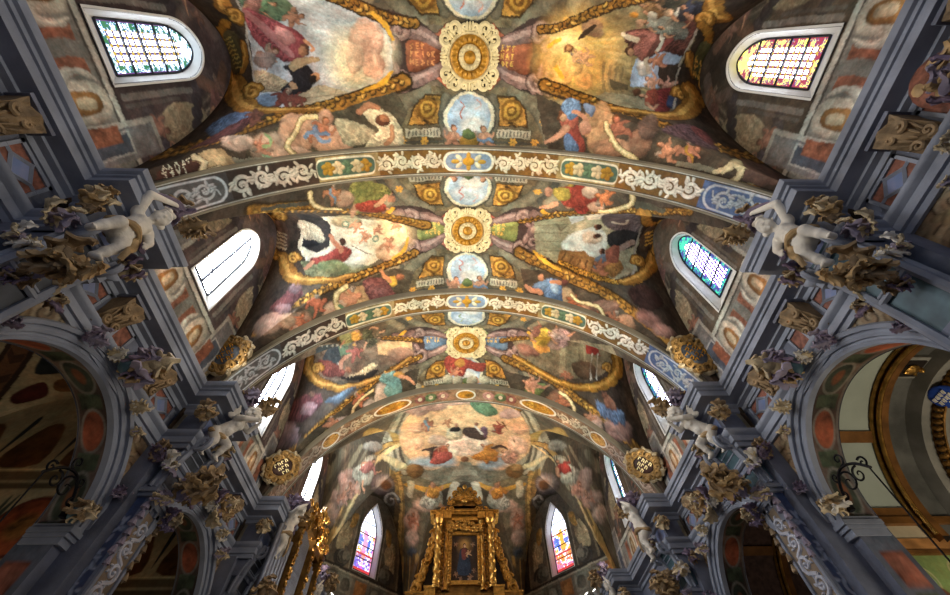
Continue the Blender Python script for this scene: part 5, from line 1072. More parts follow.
def berry_mb(n, r, rad, seed):
    rr = np.random.RandomState(seed); mb = MB()
    for i in range(n): mb.ell(rr.randn(3)*r*.55+np.array([rad, 0, 0]), r*(.5+.3*rr.rand()), 7)
    return mb
def volute_mb(r0=.12, th=.035, turns=1.5, w=.1):
    S = spiral(0, 0, r0, turns, -PI/2, 1, 30); mb = MB(); n = len(S)
    mb.tube(np.stack([S[:, 0]+r0, np.zeros(n), S[:, 1]], 1), np.linspace(th, th*.5, n), 8, flat=1); mb.xf(scl(1, w/th*.5, 1)); return mb
CL = [0]
def cluster(label, s, d, y, z, n, size, mks, spread=(0, 2*PI), seed=0, tilt=.5, core='berries', group=None, name='leaf_cluster', cat='leaf ornament', jit=.35):
    """a burst of acanthus leaves against the wall of side s, d out from it"""
    r = np.random.RandomState(seed+17); CL[0] += 1
    t = thing(name, label, cat, (s*(WX-d), y, z), 0, group, -s)
    for i in range(n):
        a = spread[0]+(spread[1]-spread[0])*(i+.5)/n+r.uniform(-jit, jit)*.5
        ti = tilt+r.uniform(-.3, .35); sc_ = 1.12*size*r.uniform(.75, 1.2)
        add_leaf(t, r.randint(4), mks[i % len(mks)], (r.uniform(-.04, .08)*size, r.uniform(-.06, .06)*size, r.uniform(-.06, .06)*size), Rdir(a, ti, r.uniform(-.6, .6)), sc_)
    if core == 'berries': berry_mb(7, .07*size, .1*size, seed).build('berries', M[mks[-1]], t)
    elif core == 'volute': volute_mb(.16*size, .05*size).build('volute', M[mks[0]], t)
    elif core == 'boss': MB().ell((.08*size, 0, 0), (.14*size, .17*size, .22*size), 12).build('oval_boss', M['teal_marble'], t)
    return t
# ------------------------------------------------------------------ frieze: marble panels, carved consoles, shields
def panel(label, s, d, y, z, w, h, group='marble panels of the frieze', kind='diamond'):
    t = thing('frieze_panel', label, 'panel', (s*(WX-d), y, z), 0, group, -s)
    mb = MB(); fr = .045; 
    for (cy, cz, sy, sz) in ((0, h/2-fr/2, w, fr), (0, -h/2+fr/2, w, fr), (w/2-fr/2, 0, fr, h), (-w/2+fr/2, 0, fr, h)): mb.box((.02, cy, cz), (.04, sy, sz))
    q = .5*min(w, h)-.09
    if kind == 'diamond':
        for k in range(4):
            a = k*PI/2; b = a+PI/2; dw, dh = w*.3, h*.34
            p = np.array([(dw*math.cos(a), dh*math.sin(a)), (dw*math.cos(b), dh*math.sin(b))]); mb.tube([(.02, *p[0]), (.02, *p[1])], .026, 4)
            e = np.array([(w/2*math.cos(a), h/2*math.sin(a))]); mb.tube([(.02, *p[0]), (.02, *e[0])], .024, 4)
    mb.build('frame', M['stone'], t, smooth=False)
    MB().box((.006, 0, 0), (.012, w-.04, h-.04)).build('red_inlay', M['red_marble'], t, smooth=False)
    if kind == 'diamond':
        dw, dh = w*.29, h*.33; MB().add([(.018, dw, 0), (.018, 0, dh), (.018, -dw, 0), (.018, 0, -dh), (0, dw, 0), (0, 0, dh), (0, -dw, 0), (0, 0, -dh)], [(0, 1, 2, 3), (0, 4, 5, 1), (1, 5, 6, 2), (2, 6, 7, 3), (3, 7, 4, 0)]).build('blue_inlay', M['blue_marble'], t, smooth=False)
    return t
def console_data():
    mb = MB(); n = 14; P = np.zeros((n, 9, 3))
    for i in range(n):
        q = i/(n-1); z = .27-.56*q; d = .27*(1-q)**1.3+.07+.05*math.sin(q*PI*2.2)
        for j in range(9):
            v = -1+j/4.; P[i, j] = (d*(1-.12*v*v)+.022*math.cos(v*PI*2.)+.018*math.sin(q*18+v*4), v*.2*(1-.15*math.sin(q*PI)), z)
    mb.grid(P)
    B = P.copy(); B[:, :, 0] = 0; o = mb.n; mb.add(B.reshape(-1, 3), [])
    for i in range(n-1):
        for j in (0, 8): a = i*9+j; mb.f.append([a, a+9, o+a+9, o+a]); mb.m.append(0)
    for i in (0, n-1):
        for j in range(8): a = i*9+j; mb.f.append([a, a+1, o+a+1, o+a]); mb.m.append(0)
    for sg in (-1, 1):
        for (cz, r0, x) in ((.14, .085, .27), (-.12, .075, .16)):
            S = spiral(0, 0, r0, 1.3, sg*.6, sg, 18); mb.tube(np.stack([np.full(18, x)+.02*np.linspace(0, 1, 18), sg*.09+S[:, 0]*.9, cz+S[:, 1]], 1), np.linspace(.03, .014, 18), 6)
    for k in range(5): mb.tube([(.30, (k-2)*.07, .25), (.25, (k-2)*.075, .1), (.17, (k-2)*.05, -.05)], [.03, .022, .01], 6)
    return mb
CONS = None
def console(label, s, y, z, d=.0):
    global CONS
    t = thing('carved_console', label, 'console', (s*(5.4-d), y, z), 0, 'carved consoles under the cornice', -s)
    if CONS is None:
        a = console_data().build('body', M['brown']); b = MB().box((.17, 0, .30), (.36, .46, .05)).build('abacus', M['stone_dark'], smooth=False); CONS = (a.data, b.data)
        for o in (a, b): bpy.data.objects.remove(o)
    for nm, me in zip(('body', 'abacus'), CONS): o = bpy.data.objects.new(nm, me); COL.objects.link(o); o.parent = t
    return t
BAYW = ['nearest', 'second', 'third', 'farthest']
for s in (-1, 1):
    for k, yc in enumerate(BAY):
        where = '%s %s bay' % (BAYW[k], SIDE[s])
        for e in (-1, 1):
            nf = 'near' if e < 0 else 'far'
            console('brown carved leaf console, %s side of the arch crown, %s' % (nf, where), s, yc+e*.66, 6.38)
            panel('red and blue lozenge marble panel by the %s console, %s' % (nf, where), s, .02, yc+e*1.22, 6.41, .62, .42)
            panel('small red marble panel, %s side of the arch shield, %s' % (nf, where), s, .02, yc+e*.28, 6.41, .34, .42, 'small red panels of the frieze', 'plain')
        t = cluster('carved shield with leaves over the arch crown, ' + where, s, .22, yc, 6.12, 11, .95 if k < 2 else .8, ['lilac', 'cream', 'ochre', 'purple', 'ochre'], seed=k, core='boss', name='arch_shield', cat='shield', tilt=.45)
# crest with a quartered field over the nearest right arch
t = thing('heraldic_crest', 'carved crest with red and gold quarters among dark leaves, nearest right arch', 'crest', (WX-.3, .1, 6.3), 0, None, -1)
mb = MB(); mb.ell((.02, 0, 0), (.08, .3, .34), 16); mb.build('field', M['red_marble'], t)
mb = MB()
for (a, b) in ((-.12, .13), (.12, .13), (-.11, -.12), (.11, -.12)): mb.ell((.07, a, b), (.03, .085, .09), 10)
mb.build('gold_quarters', M['ochre'], t)
# ------------------------------------------------------------------ arches: ring moulding, imposts, painted soffit
def ring_mb(yc, rp, x0, n=40, sg=1):
    """profile rp = [(r, depth out of the wall)] swept round the arch"""
    A = np.linspace(PI, 0, n); return MB().grid(np.array([[(d, r*math.cos(a), r*math.sin(a)) for r, d in rp] for a in A]))
for s in (-1, 1):
    for k, yc in enumerate(BAY+[12.1]):
        where = '%s %s bay' % (BAYW[k], SIDE[s])
        t = thing('chapel_arch', 'blue-grey moulded round chapel arch with painted inner face, '+where, 'arch', (s*WX, yc, ARCH_Z), 0, None, -s)
        pr = [(ARCH_R+a, b) for a, b in [(-.01, -.05), (-.01, .05), (.03, .07), (.055, .045), (.09, .045), (.09, .08), (.13, .10), (.16, .08), (.185, .08), (.185, .13), (.235, .15), (.265, .11), (.265, 0)]]
        ring_mb(yc, pr, 0).build('ring_moulding', M['stone'], t)
        na, nd = 190, 40; SD = .5; c = Canvas(0, 4.71, 0, SD, na, nd); c.c[:] = lin('#5a4a42'); c.c *= (1+.25*noise(3, c.X+k, c.Y, 2))[..., None]
        for q in range(5):
            a = 4.71*(q+.5)/5; red = q % 2 == 1
            c.fill(ellipse(a, .26, .36, .19), '#6f6a62', conv=False); c.fill(ellipse(a, .26, .31, .155), '#7d4630' if q in (1, 3) else '#363a30', conv=False, mott=.25)
            if not red: c.fill(ellipse(a, .26, .16, .07), '#6e4630', conv=False, soft=.04)
            b = a+.47; c.fill([(b-.12, .1), (b+.12, .1), (b+.14, .42), (b-.14, .42)], '#3c4434', conv=False, mott=.35)
        c.c[c.Y < .05] = lin('#6f7078'); c.c[c.Y > .45] = lin('#5e5a56'); finish(c, .14, k+s)
        A = PI-c.X/1.5; P = np.stack([-c.Y, ARCH_R*np.cos(A), ARCH_R*np.sin(A)], -1)
        big_grid('painted_soffit', P, c.c, M['paint'], parent=t)
        for e in (-1, 1):
            mb = MB(); 
            for (h, d, z) in ((.06, .10, .02), (.05, .07, -.04), (.08, .04, -.11), (.04, .07, .08)): mb.box((-.22+d/2, e*(ARCH_R+.13-d*.3), z), (.48+d, .26+d*.6, h))
            mb.build('impost', M['stone'], t, smooth=False)
            nz = 80; c = Canvas(0, .5, -4.2, 0, 24, nz); c.c[:] = lin('#595a62'); c.c *= (1+.2*noise(3, c.X+k, c.Y+s, 2))[..., None]
            for q in range(5): z0 = -.75-.85*q; c.fill([(.09, z0), (.42, z0), (.42, z0+.42), (.09, z0+.42)], ['#8a5240', '#4a4a5e', '#6b4a3e'][q % 3], conv=False, mott=.3); c.fill([(.12, z0-.34), (.4, z0-.34), (.4, z0-.08), (.12, z0-.08)], ['#4c5240', '#62504a'][q % 2], conv=False, mott=.35)
            finish(c, .14, q)
            big_grid('painted_jamb', np.stack([-c.X, np.full(c.X.shape, e*ARCH_R), c.Y], -1), c.c, M['paint'], parent=t)
        # painted spandrels
        c = Canvas(-2, 2, 0, 1.7, 220, 110); c.c[:] = lin('#7d6a54'); c.c *= (1+.25*noise(3, c.X+k*2, c.Y+s, 2.4))[..., None]
        for e in (-1, 1): 
            for (a, z, rr) in ((1.2, 1.35, .26), (1.55, 1.05, .3), (1.75, .55, .24), (.75, 1.52, .2), (1.85, 1.45, .18)):
                S = spiral(e*a, z, rr, 1.5, a*3, e, 24); c.stroke(S, np.linspace(.06, .035, 24), '#3f3126', soft=.02, conv=False); c.stroke(S-.012, np.linspace(.045, .025, 24), '#a8957a', soft=.02, conv=False, rim=.3)
                for q in range(6): c.fill(ellipse(e*a+rr*.9*math.cos(q*1.05), z+rr*.9*math.sin(q*1.05), .1, .05, q*1.05+.7, 10), '#9a8668', conv=False, rim=.4, rimw=.03)
        finish(c, .15, k); rr = np.hypot(c.X, c.Y); msk = (rr > ARCH_R+.24) & (np.abs(c.X) < 1.72); msk = msk[:-1, :-1] & msk[1:, 1:]
        o = struct(big_grid('wall_'+SIDE[s]+'_spandrel', np.stack([np.full(c.X.shape, s*(WX-.015)), yc+c.X, ARCH_Z+c.Y], -1), c.c, M['paint'], msk))
        # leaves clinging to the ring
        for (a, mk, sz, dn) in ((115, ['purple', 'lilac'], .5, 'dark lilac'), (98, ['cream', 'stucco'], .42, 'pale'), (66, ['cream', 'stucco'], .5, 'pale'), (52, ['cream', 'lilac'], .42, 'pale and lilac'), (22, ['purple', 'lilac'], .42, 'purple'), (150, ['purple', 'lilac'], .4, 'purple')):
            ar = math.radians(a); hi = {115: 'high on its near side', 98: 'just before its crown', 66: 'just beyond its crown', 52: 'high on its far side', 22: 'low on its far side', 150: 'low on its near side'}[a]
            cluster('%s leaves on the arch ring, %s, %s' % (dn, hi, where), s, .14, yc+(ARCH_R+.2)*math.cos(ar), ARCH_Z+(ARCH_R+.2)*math.sin(ar), 4, sz, mk, (PI/2-ar-.9, PI/2-ar+2.2), seed=a+k, tilt=.75, core=None, group='leaves on the arch rings')
# ------------------------------------------------------------------ pilasters with carved and painted faces
def relief_scroll(mb, z0, z1, w, x, n, seed=0, th=.022):
    """raised acanthus scrollwork climbing a face (y across, z up)"""
    r = np.random.RandomState(seed); h = (z1-z0)/n
    for i in range(n):
        sg = 1 if i % 2 else -1; zc = z0+(i+.5)*h; R = min(w*.4, h*.45)
        S = spiral(sg*w*.06, zc, R, 1.4, -PI/2, sg, 26); S = np.vstack([[(-sg*w*.2, zc-h*.6)], S])
        mb.tube(np.stack([np.full(len(S), x), S[:, 0], S[:, 1]], 1), np.linspace(th, th*.6, len(S)), 6)
        for k in range(6):
            a = k*1.05+r.rand(); mb.ell((x, sg*w*.06+R*.95*math.cos(a), zc+R*.95*math.sin(a)), (th*.9, R*.3, R*.15), 7, R=rot('X', a+.6)[:3, :3])
        mb.ell((x+.01, sg*w*.06, zc), (th*1.3, R*.22, R*.22), 8)
M['tan_ground'] = mat('tan_panel_ground', '#8d7c68', .7, var=.3, scale=5)
M['cool_stucco'] = mat('cool_white_stucco', '#c6c8d2', .6, var=.25, scale=5, bump=.25)
def pilaster(s, k, y, lower=True):
    lab = '%s blue-grey pilaster on the %s side with carved pale front face' % (ORD[k], SIDE[s])
    t = thing('pilaster', lab, 'pilaster', (s*WX, y, 0), 0, None, -s)
    w = .46; d = .5
    mb = MB(); mb.box((d/2, 0, 2.6), (d, w, 5.2)); mb.box((.16, 0, 2.95), (.32, .84, 5.9)); mb.box((.28, 0, 5.72), (.56, .62, .3)); mb.build('shaft', M['stone_dark'], t, smooth=False)
    # carved front
    mb = MB(); fw = .05
    for e in (-1, 1): mb.box((d+.02, e*(w/2-fw/2), 2.5 if k else 1.9), (.04, fw, 5.0 if k else 3.7)); mb.box((d+.02, e*(w/2-fw-.03), 4.86 if k else 3.5), (.035, .08, .3)); mb.box((d+.02, e*(w/2-fw-.06), 5.02 if k else 3.66), (.035, .1, .14))
    mb.box((d+.02, 0, 5.06 if k else 3.72), (.04, w, .07)); mb.build('front_frame', M['stone'], t, smooth=False)
    mb = MB(); mb.box((d+.004, 0, 2.5 if k else 1.9), (.008, w-.08, 4.9 if k else 3.6)); mb.build('front_panel', M['tan_ground'], t, smooth=False)
    mb = MB(); relief_scroll(mb, 1.6, 4.85 if k else 3.6, w-.08, d+.012, 12, k, .03); mb.build('carved_scrollwork', M['cool_stucco'], t)
    # blue painted flanks
    for e in (-1, 1):
        c = Canvas(0, .5, 1.2, 5.2, 40, 300); c.c[:] = lin('#4c5674'); c.c *= (1+.2*noise(3, c.X+k, c.Y+s, 2))[..., None]
        rinceau(c, .25, 1.3, .25, 4.9, 8, .2, '#a3aabc', th=.15, seed=k+2)
        c.c[(c.X < .04) | (c.X > .46)] = lin('#7c8394'); finish(c, .12, k)
        big_grid('painted_flank', np.stack([c.X, np.full(c.X.shape, e*(w/2+.006)), c.Y], -1), c.c, M['paint'], parent=t)
    mb = MB()
    for (z, p, h) in [(z-(0 if k else 1.33), p, h) for z, p, h in ((5.12, .06, .05), (5.18, .1, .06), (5.25, .05, .06))]: mb.box((d/2+p/2, 0, z), (d+p, w+2*p, h))
    mb.build('neck_moulding', M['stone'], t, smooth=False)
    # scroll bracket carrying the entablature
    n = 22; mb = MB(); G = np.zeros((n, 2, 3)); prof = []
    for i in range(n):
        q = i/(n-1); z = (5.25 if k else 3.9)+(.92 if k else 2.27)*q; x = d-.04+.02*q+.30*q**(2.4 if k else 4)+.03*math.sin(q*PI); prof.append((x, z))
    for e in (-1, 1): mb.tube([(x+.02, e*.25, z) for x, z in prof], .055, 6); mb.tube([(x-.05, e*.29, z) for x, z in prof], .035, 5)
    for (q) in ((.08, .5, .95) if k else (.02, .3, .62, .97)):
        x, z = prof[int(q*(n-1))]; mb.tube([(x+.03, -.27, z), (x+.03, .27, z)], .04, 6); mb.tube([(x+.02, -.27, z+.07), (x+.02, .27, z+.07)], .022, 6)
    for e in (-1, 1): S = spiral(d+.24, 6.05, .16, 1.4, .6, -1, 24); mb.tube(np.stack([S[:, 0], np.full(24, e*.27), S[:, 1]], 1), np.linspace(.045, .02, 24), 6)
    mb.build('bracket_rails', M['stone'], t)
    mb = MB(); 
    for e in (-1, 1): pass
    P = np.array([[(x, -.26, z), (x, .26, z)] for x, z in prof]); mb.grid(P)
    for e in (-1, 1): mb.grid(np.array([[(0, e*.26, z), (x, e*.26, z)] for x, z in prof]))
    mb.build('bracket_panel', M['teal_marble' if s > 0 else 'dark_marble'], t, smooth=False)
    MB().box((.586, 0, 6.42), (.012, .5, .34)).build('frieze_inlay', M['blue_marble'], t, smooth=False)
    return t
PIERS = [RIB[1], RIB[2], RIB[3], 14.0]
for s in (-1, 1):
    for k, y in enumerate(PIERS): pilaster(s, k, y)
# ------------------------------------------------------------------ leaves and garlands on the piers
BELL = None
def bell_string(label, s, d, y, z0, n, mk):
    t = thing('bellflower_garland', label, 'garland', (s*(WX-d), y, z0), 0, 'bellflower strings down the pilasters', -s)
    for i in range(n):
        mb = MB(); z = -i*.125; q = .052*(1-.04*i); mb.lathe([(.006, .05), (q*.6, .03), (q, -.02), (q*1.15, -.06), (q*.5, -.05), (.004, -.09)], (0, .03*math.sin(i*2.2), z), 8); mb.build('bellflower', M[mk], t)
for s in (-1, 1):
    for k, y in enumerate(PIERS):
        w = '%s %s pier' % (ORD[k], SIDE[s])
        cluster('ochre acanthus burst at the cherub\'s feet, '+w, s, .9, y-.22, 5.34, 9, .9, ['ochre', 'ochre', 'brown'], (PI*.45, PI*1.85), seed=k+3, tilt=.75, name='acanthus_capital')
        cluster('dark purple leaves round the cherub\'s head, '+w, s, .74, y-.1, 7.3, 8, .72, ['purple', 'lilac', 'purple', 'brown'], (-2.2, 2.2), seed=k+5, tilt=.8, core=None)
        cluster('ochre leaf spray beyond the cherub\'s head, '+w, s, 1.0, y+.2, 7.22, 7, .72, ['ochre', 'brown'], (-.6, 2.6), seed=k+6, tilt=.6, core=None)
        cluster('ochre leaves with a rolled shell scroll on the near flank, '+w, s, .5, y-.52, 6.5, 7, .62, ['ochre', 'cream', 'brown'], seed=k+8, tilt=.7, core='volute')
        cluster('brown and cream leaves on the far flank of the frieze, '+w, s, .5, y+.52, 6.45, 7, .6, ['cream', 'brown', 'purple'], seed=k+9, tilt=.7, core='volute')
        if k == 2 and s < 0: continue
        cluster('pale leaf hanging on the near flank of the bracket, '+w, s, .42, y-.36, 5.62, 5, .62, ['cream', 'stucco', 'lilac'], (PI*.3, PI*1.6), seed=k+11, tilt=.5)
        cluster('mixed leaf swag on the far flank of the bracket, '+w, s, .42, y+.36, 5.55, 6, .6, ['brown', 'cream', 'purple'], (PI*.4, PI*1.7), seed=k+12, tilt=.5)
        if k == 2 and s < 0: continue          # the organ stands before this pier
        if k > 0:
            cluster('large brown leaf mask over the neck of the bracket, '+w, s, .62, y, 5.42, 10, .72, ['brown', 'cream', 'lilac', 'ochre'], seed=k+14, tilt=.5)
            cluster('lilac and cream leaves under the bracket\'s near edge, '+w, s, .56, y-.26, 5.08, 6, .5, ['lilac', 'cream'], seed=k+15, tilt=.6)
            cluster('lilac and cream leaves under the bracket\'s far edge, '+w, s, .56, y+.26, 5.05, 6, .5, ['purple', 'cream'], seed=k+16, tilt=.6)
            cluster('brown leaves on the wall between arch and near flank, '+w, s, .2, y-.5, 5.75, 6, .55, ['brown', 'purple'], seed=k+18, tilt=.6)
            cluster('brown leaves on the wall between far flank and arch, '+w, s, .2, y+.5, 5.7, 6, .55, ['cream', 'brown'], seed=k+19, tilt=.6)
        else:
            cluster('big pale leaf crossing the bracket panel, '+w, s, .72, y-.1, 5.5, 6, .6, ['stucco', 'cream'] if s > 0 else ['cream', 'lilac'], (PI*.5, PI*1.6), seed=k+14, tilt=.6)
            cluster('brown leaf sprig below the bracket panel, '+w, s, .6, y-.12, 5.18, 5, .5, ['brown', 'purple'], seed=k+15, tilt=.6)
            cluster('pale leaves at the bracket\'s upper near edge, '+w, s, .5, y-.42, 5.95, 6, .62, ['cream', 'lilac'], (PI, PI*2), seed=k+17, tilt=.6)
        for e, nf in ((-1, 'near'), (1, 'far')): bell_string('string of stucco bellflowers down the %s edge, %s' % (nf, w), s, .54, y+e*.25, 4.98 if k else 3.7, 7, 'lilac' if e < 0 else 'brown')
# ------------------------------------------------------------------ side chapels
M['white_wall'] = mat('chapel_white_plaster', '#a3aa9c', .8, var=.1, scale=2, bump=.1)
M['chapel_stone'] = mat('chapel_grey_stone', '#5f5e58', .7, var=.4, scale=3, bump=.3)
M['pale_stone'] = mat('pale_dome_stone', '#8d8a80', .7, var=.3, scale=3, bump=.2)
M['gilt_band'] = mat('gilded_timber', '#80562a', .45, .3, var=.4, scale=4, bump=.2)
M['ochre_marble'] = mat('ochre_marble', '#b07c48', .4, var=.4, scale=5, bump=.05)
M['cream_marble'] = mat('cream_marble', '#c2b394', .4, var=.2, scale=3, bump=.05)
M['blue_enamel'] = mat('blue_enamel', '#2c4ea8', .3, var=.3, scale=6, bump=0)
M['pink_panel'] = mat('dark_rose_panel', '#5a443c', .7, var=.4, scale=9, bump=.1)
def painted_chapel(k, yc):
    """left side: a small groin vault with painted bands over a painted wall"""
    x0, x1 = -9.3, -5.9; y0, y1 = yc-1.9, yc+1.9; xc = (x0+x1)/2; zs, rise = 5.55, 1.7
    c = Canvas(x0, x1, y0, y1, 200, 220); a = (c.X-xc)/1.7; b = (c.Y-yc)/1.9; t = np.minimum(np.abs(a), np.abs(b)); r = np.maximum(np.abs(a), np.abs(b))
    Z = zs+rise*np.sqrt(np.clip(1-(.99*t)**2, 0, 1)); c.c[:] = lin('#a8987a'); c.c *= (1+.12*noise(3, c.X, c.Y, 2))[..., None]
    dg = np.abs(np.abs(a)-np.abs(b)); c.c[dg < .16] = lin('#3a2a22'); c.c[dg < .1] = lin('#6b4a34'); 
    ring = (np.sin(r*34) > .3) & (dg < .09); c.c[ring] = lin('#4a3226')
    for e in (-1, 1):
        for (ca, cb, w1) in ((e*.55, 0, .3), (0, e*.55, .3)):
            P = [(xc+1.7*(ca*1.0-.0), yc+1.9*cb)]
        for q in range(4): pass
    def tri(P, col): c.fill(smooth([(xc+1.7*p, yc+1.9*q) for p, q in P], 4), col, conv=False, mott=.2)
    for sx in (-1, 1):
        tri([(sx*.34, 0), (sx*.62, -.34), (sx*.66, 0), (sx*.62, .34)], '#23282c'); tri([(sx*.74, -.2), (sx*.74, .2), (sx*.9, .25), (sx*.9, -.25)], '#4a1f1a'); tri([(sx*.74, .32), (sx*.92, .38), (sx*.92, .6), (sx*.8, .58)], '#2b3036'); tri([(sx*.74, -.32), (sx*.92, -.38), (sx*.92, -.6), (sx*.8, -.58)], '#2b3036')
        tri([(0, sx*.34), (-.34, sx*.62), (0, sx*.66), (.34, sx*.62)], '#262c30'); tri([(-.2, sx*.74), (.2, sx*.74), (.25, sx*.9), (-.25, sx*.9)], '#6b4a2a'); tri([(.32, sx*.74), (.38, sx*.92), (.6, sx*.92), (.58, sx*.8)], '#4a1f1a'); tri([(-.32, sx*.74), (-.38, sx*.92), (-.6, sx*.92), (-.58, sx*.8)], '#4a1f1a')
    finish(c, .14, k); struct(big_grid('ceiling', np.stack([c.X, c.Y, Z], -1), c.c, M['paint']))
    # walls
    def wall(name, fr, a0, a1, seed):
        c = Canvas(a0, a1, 0, 7.4, 160, 300); c.c[:] = lin('#a39374'); c.c *= (1+.12*noise(3, c.X+seed, c.Y, 2))[..., None]; m = (a0+a1)/2; h = (a1-a0)/2
        c.fill([(a0, 5.45), (a1, 5.45), (a1, 5.62), (a0, 5.62)], '#6a5a42', conv=False); c.fill([(a0, 5.3), (a1, 5.3), (a1, 5.4), (a0, 5.4)], '#5a4c38', conv=False); c.fill([(a0, 5.62), (a1, 5.62), (a1, 5.66), (a0, 5.66)], '#c9b98e', conv=False)
        for e in (-1, 0, 1):
            q = m+e*h*.62; c.fill(ellipse(q, 4.72, h*.29, .46), '#5a2a1c', conv=False); c.fill(ellipse(q, 4.72, h*.26, .4), '#7e3d22', conv=False, mott=.3); c.fill(ellipse(q, 4.72, h*.12, .18), '#8a5a2c', conv=False, soft=.1, mott=.4)
            for f in (-1, 1): c.fill(smooth([(q+f*h*.27, 5.2), (q+f*h*.31, 4.95), (q+f*h*.31, 4.5), (q+f*h*.27, 4.25)], 3), '#3a4036', conv=False)
            c.fill([(q-h*.25, 2.2), (q+h*.25, 2.2), (q+h*.25, 3.9), (q-h*.25, 3.9)], '#5c4c40', conv=False, mott=.2)
            c.fill(smooth([(q-h*.22, 5.75), (q+h*.22, 5.75), (q+h*.1, 6.5), (q-h*.1, 6.5)], 3), '#57391f', conv=False, mott=.2); c.fill(smooth([(q-h*.3, 5.8), (q-h*.24, 6.6), (q-h*.3, 6.7)], 3), '#2a2e30', conv=False)
        c.fill([(a0, 4.05), (a1, 4.05), (a1, 4.18), (a0, 4.18)], '#6a5a42', conv=False)
        finish(c, .13, seed); struct(big_grid(name, fr(c.X, c.Y), c.c, M['paint']))
    wall('wall_chapel_left', lambda a, z: np.stack([a, np.full(a.shape, y1), z], -1), x0, x1, k+.3); wall('wall_chapel_left', lambda a, z: np.stack([a, np.full(a.shape, y0), z], -1), x0, x1, k+.6)
    wall('wall_chapel_left', lambda a, z: np.stack([np.full(a.shape, x0), a, z], -1), y0, y1, k+.9)
    mb = MB(); mb.grid(np.array([[(x1, yc+R*math.cos(t), ARCH_Z+R*math.sin(t)) for R in (1.44, 1.93)] for t in np.linspace(0, PI, 30)])); struct(mb.build('wall_chapel_left', M['stone_dark']))
for k in (1, 2, 3): painted_chapel(k, (BAY+[12.1])[k])
def halo_saint(c, u, z, s, robe, veil):
    c.fill(ellipse(u, z+s*.42, s*.22, s*.24), '#c8c090', conv=False); c.fill(ellipse(u, z+s*.42, s*.2, s*.22), '#8a9a5c', conv=False)
    c.fill(smooth([(u-.3*s, z-.6*s), (u+.3*s, z-.6*s), (u+.24*s, z+.1*s), (u+.1*s, z+.3*s), (u-.1*s, z+.3*s), (u-.26*s, z+.1*s)], 4), robe, conv=False, fold=.2, fs=.12, rim=.25)
    c.fill(ellipse(u, z+s*.4, s*.14, s*.17), veil, conv=False, rim=.3); c.fill(ellipse(u+s*.02, z+s*.38, s*.09, s*.12), '#c09a7c', conv=False)
    c.stroke([(u-.2*s, z), (u, z-.1*s), (u+.16*s, z+.02*s)], s*.05, '#c09a7c', conv=False)
